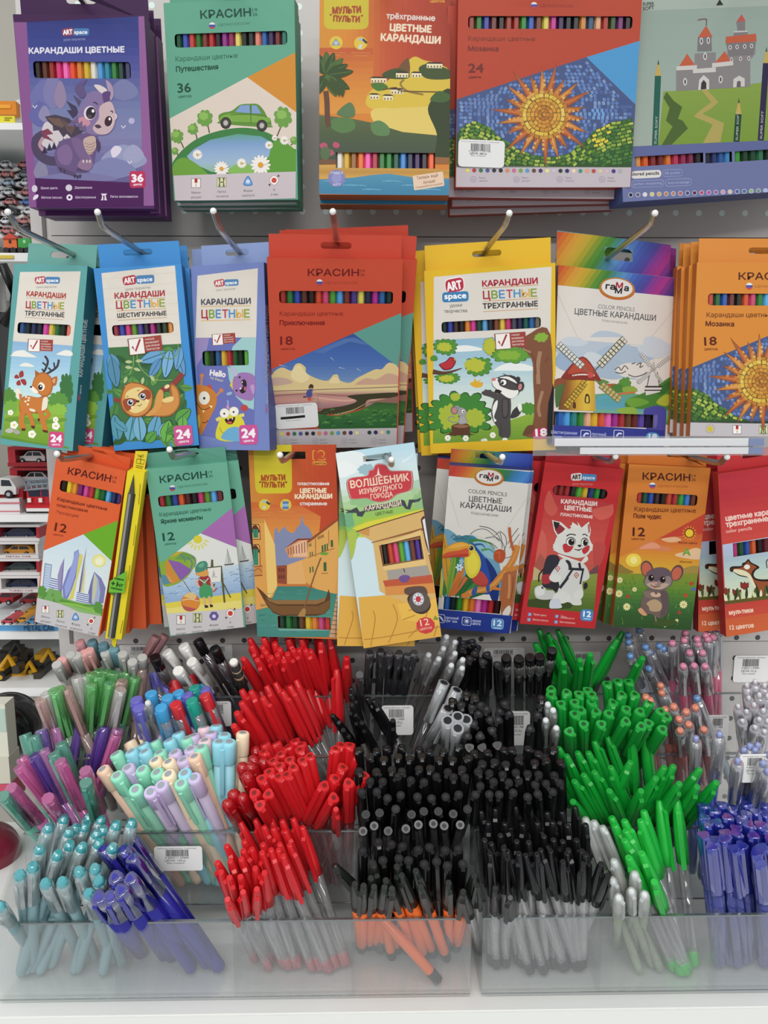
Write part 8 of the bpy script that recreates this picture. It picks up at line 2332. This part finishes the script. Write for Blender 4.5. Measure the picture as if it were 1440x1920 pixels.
for x in (56, 86):
    c_ = at(x, 957, YB + .014); rad = .0055
    q = MB(); q.prism([(c_.x + rad * math.cos(t), c_.z + rad * math.sin(t)) for t in [k * .45 for k in range(14)]], YB + .013, YB + .06, lin('1c1c1f')); kid(q, 'wheel', PLAST, r)
r = root_at('open_toy_carton', 'white open carton with a red and white toy jeep at the left edge', 'boxed toy car', 10, 967, YB + .01)
q = MB(); px_box(q, -60, 935, 38, 966, YB + .01, .05, 'e4e2e2'); px_box(q, -60, 942, 38, 945, YB + .0094, .0006, 'c87c84'); px_box(q, -60, 958, 38, 960, YB + .0094, .0006, 'c87c84'); kid(q, 'carton', CARD, r)
q = MB(); px_box(q, -50, 918, 44, 936, YB + .02, .05, 'a8242c'); kid(q, 'lid', CARD, r)
car(-34, 896, 30, 934, YB + .012, 'e0dedc', None, root=r)
# stack of four boxed cars
for i, (y, cc, nm, wd) in enumerate(((984, '2c3450', 'dark blue', 74), (1016, 'cc8a2c', 'orange', 72), (1048, '3c4848', 'dark green', 74), (1080, '28304c', 'navy', 76))):
    boxed_car(-24 + i * 3, y, wd, y + 31, YB + .012, 'dcd8d6', 'b43038' if i % 2 == 0 else 'd8d4d2', cc, 'white and red box with a %s toy car in the stack of four' % nm, words_='TURBO CAR' if i == 3 else 'METAL CAR' if i == 1 else None)
car(-10, 1110, 24, 1134, YB + .06, 'a8242c', 'small red toy car below the stack of four boxes')
car(36, 1116, 72, 1134, YB + .07, 'a02830', 'second small red toy car under the stacked boxes, nearer the panel')
r = root_at('toy_car_set', 'flat white and blue set box with small cars and blue lettering', 'boxed toy cars', 50, 1184, YB + .005)
q = MB(); px_box(q, -60, 1171, 116, 1184, YB + .005, .14, '5c9ccc'); px_box(q, -60, 1168, 116, 1172, YB + .004, .14, 'e4e8ea'); kid(q, 'set_carton', CARD, r)
q = MB(); a, c = at(45, 1183, YB + .004), at(102, 1183, YB + .004)
flat_text(q, 'METAL CAR', a, Vector((1, 0, 0)), Vector((0, 0, 1)), Vector(), 0, 0, c.x - a.x, .0075, lin('2c4468')); kid(q, 'lettering', CARD, r)
for i, (x, y, c) in enumerate(((2, 1158, 'c84c54'), (28, 1156, 'd8982c'), (48, 1158, '4c8cb8'), (40, 1144, 'd89c34'), (62, 1156, 'e0e0e0'), (20, 1142, 'e4e4e4'), (72, 1146, '34383c'))):
    car(x, y, x + 24, y + 13, YB + .006 + (1157 - y) / 30 * .124 - .028, c, None, root=r)
q = MB(); a = at(-60, 1136, YB + .14); c = at(116, 1170, YB + .006)
q.faces([at(-60, 1170, YB + .006), at(116, 1170, YB + .006), at(112, 1140, YB + .13), at(-40, 1140, YB + .13)], [(0, 1, 2, 3)], lin('dfe4e6')); kid(q, 'card', CARD, r)
# construction toys
for i, (x, y) in enumerate(((-6, 1250), (34, 1262), (70, 1240), (100, 1268), (10, 1225))):
    r = root_at('toy_excavator', ('yellow and black toy excavator at the left edge under the metal car set', 'yellow toy digger with round lamps above the black ball', 'dark toy truck with a yellow cab under the metal car set', 'small yellow toy loader beside the pastel pens', 'dark toy digger with a raised arm at the back of the low shelf')[i], 'toy digger', x, y + 28, YB + .03 + i * .012)
    Y = YB + .03 + i * .012
    q = MB(); px_box(q, x - 18, y, x + 14, y + 16, Y, .04, 'd8a020' if i != 2 and i != 4 else '2c2a26'); px_box(q, x - 6, y - 12, x + 10, y, Y + .006, .03, '3a3630' if i != 2 else 'd09c24'); kid(q, 'body', PLAST, r)
    q = MB(); q.tube([at(x + 8, y, Y - .002), at(x + 22, y - 20, Y - .004), at(x + 34, y + 2, Y - .006)], .0034, 7, lin('c8941c' if i != 4 else '3a3630')); px_box(q, x + 28, y, x + 42, y + 14, Y - .012, .02, '3a342c'); kid(q, 'arm', PLAST, r)
    for u in (-12, 8):
        c_ = at(x + u, y + 19, Y - .004); rad = .0072
        q = MB(); q.prism([(c_.x + rad * math.cos(t), c_.z + rad * math.sin(t)) for t in [k * .45 for k in range(14)]], Y - .006, Y + .045, lin('1c1b1a')); q.prism([(c_.x + rad * .45 * math.cos(t), c_.z + rad * .45 * math.sin(t)) for t in [k * .63 for k in range(10)]], Y - .0068, Y - .006, lin('c8a030')); kid(q, 'wheel', PLAST, r)
# balls and carton at the lower left
def ball(px, py, rpx, Y, col, name, label, rough=.12):
    c = at(px, py, Y)
    rad = rpx * (at(px + 1, py, Y) - c).length
    q = MB(); q.sphere(c, rad, 32, 20)
    o = q.build(name, mat('ball_' + col, col, rough, .6)); tag(o, label, 'ball')
    r = (Vector((c.x, c.y, c.z - rad)))
    return o
ball(14, 1362, 64, -.02, '17191a', 'black_ball', 'large glossy black ball at the left end of the pen trays')
ball(-22, 1600, 58, -.07, '7a2436', 'dark_red_ball', 'dark red glossy ball at the left edge behind the teal pens')
r = root_at('cream_carton', 'cream carton standing in front of the black ball', 'carton', 5, 1470, -.09)
q = MB(); px_box(q, -60, 1321, 17, 1420, -.11, .02, 'd8d8c8'); px_box(q, -60, 1420, 20, 1470, -.112, .024, 'ccc8b8'); px_box(q, -60, 1330, 12, 1372, -.1106, .0006, 'b4c8bc'); kid(q, 'carton', CARD, r)
q = MB(); px_box(q, -60, 1470, 24, 1508, -.112, .03, 'c85468'); kid(q, 'pink_band', CARD, r)
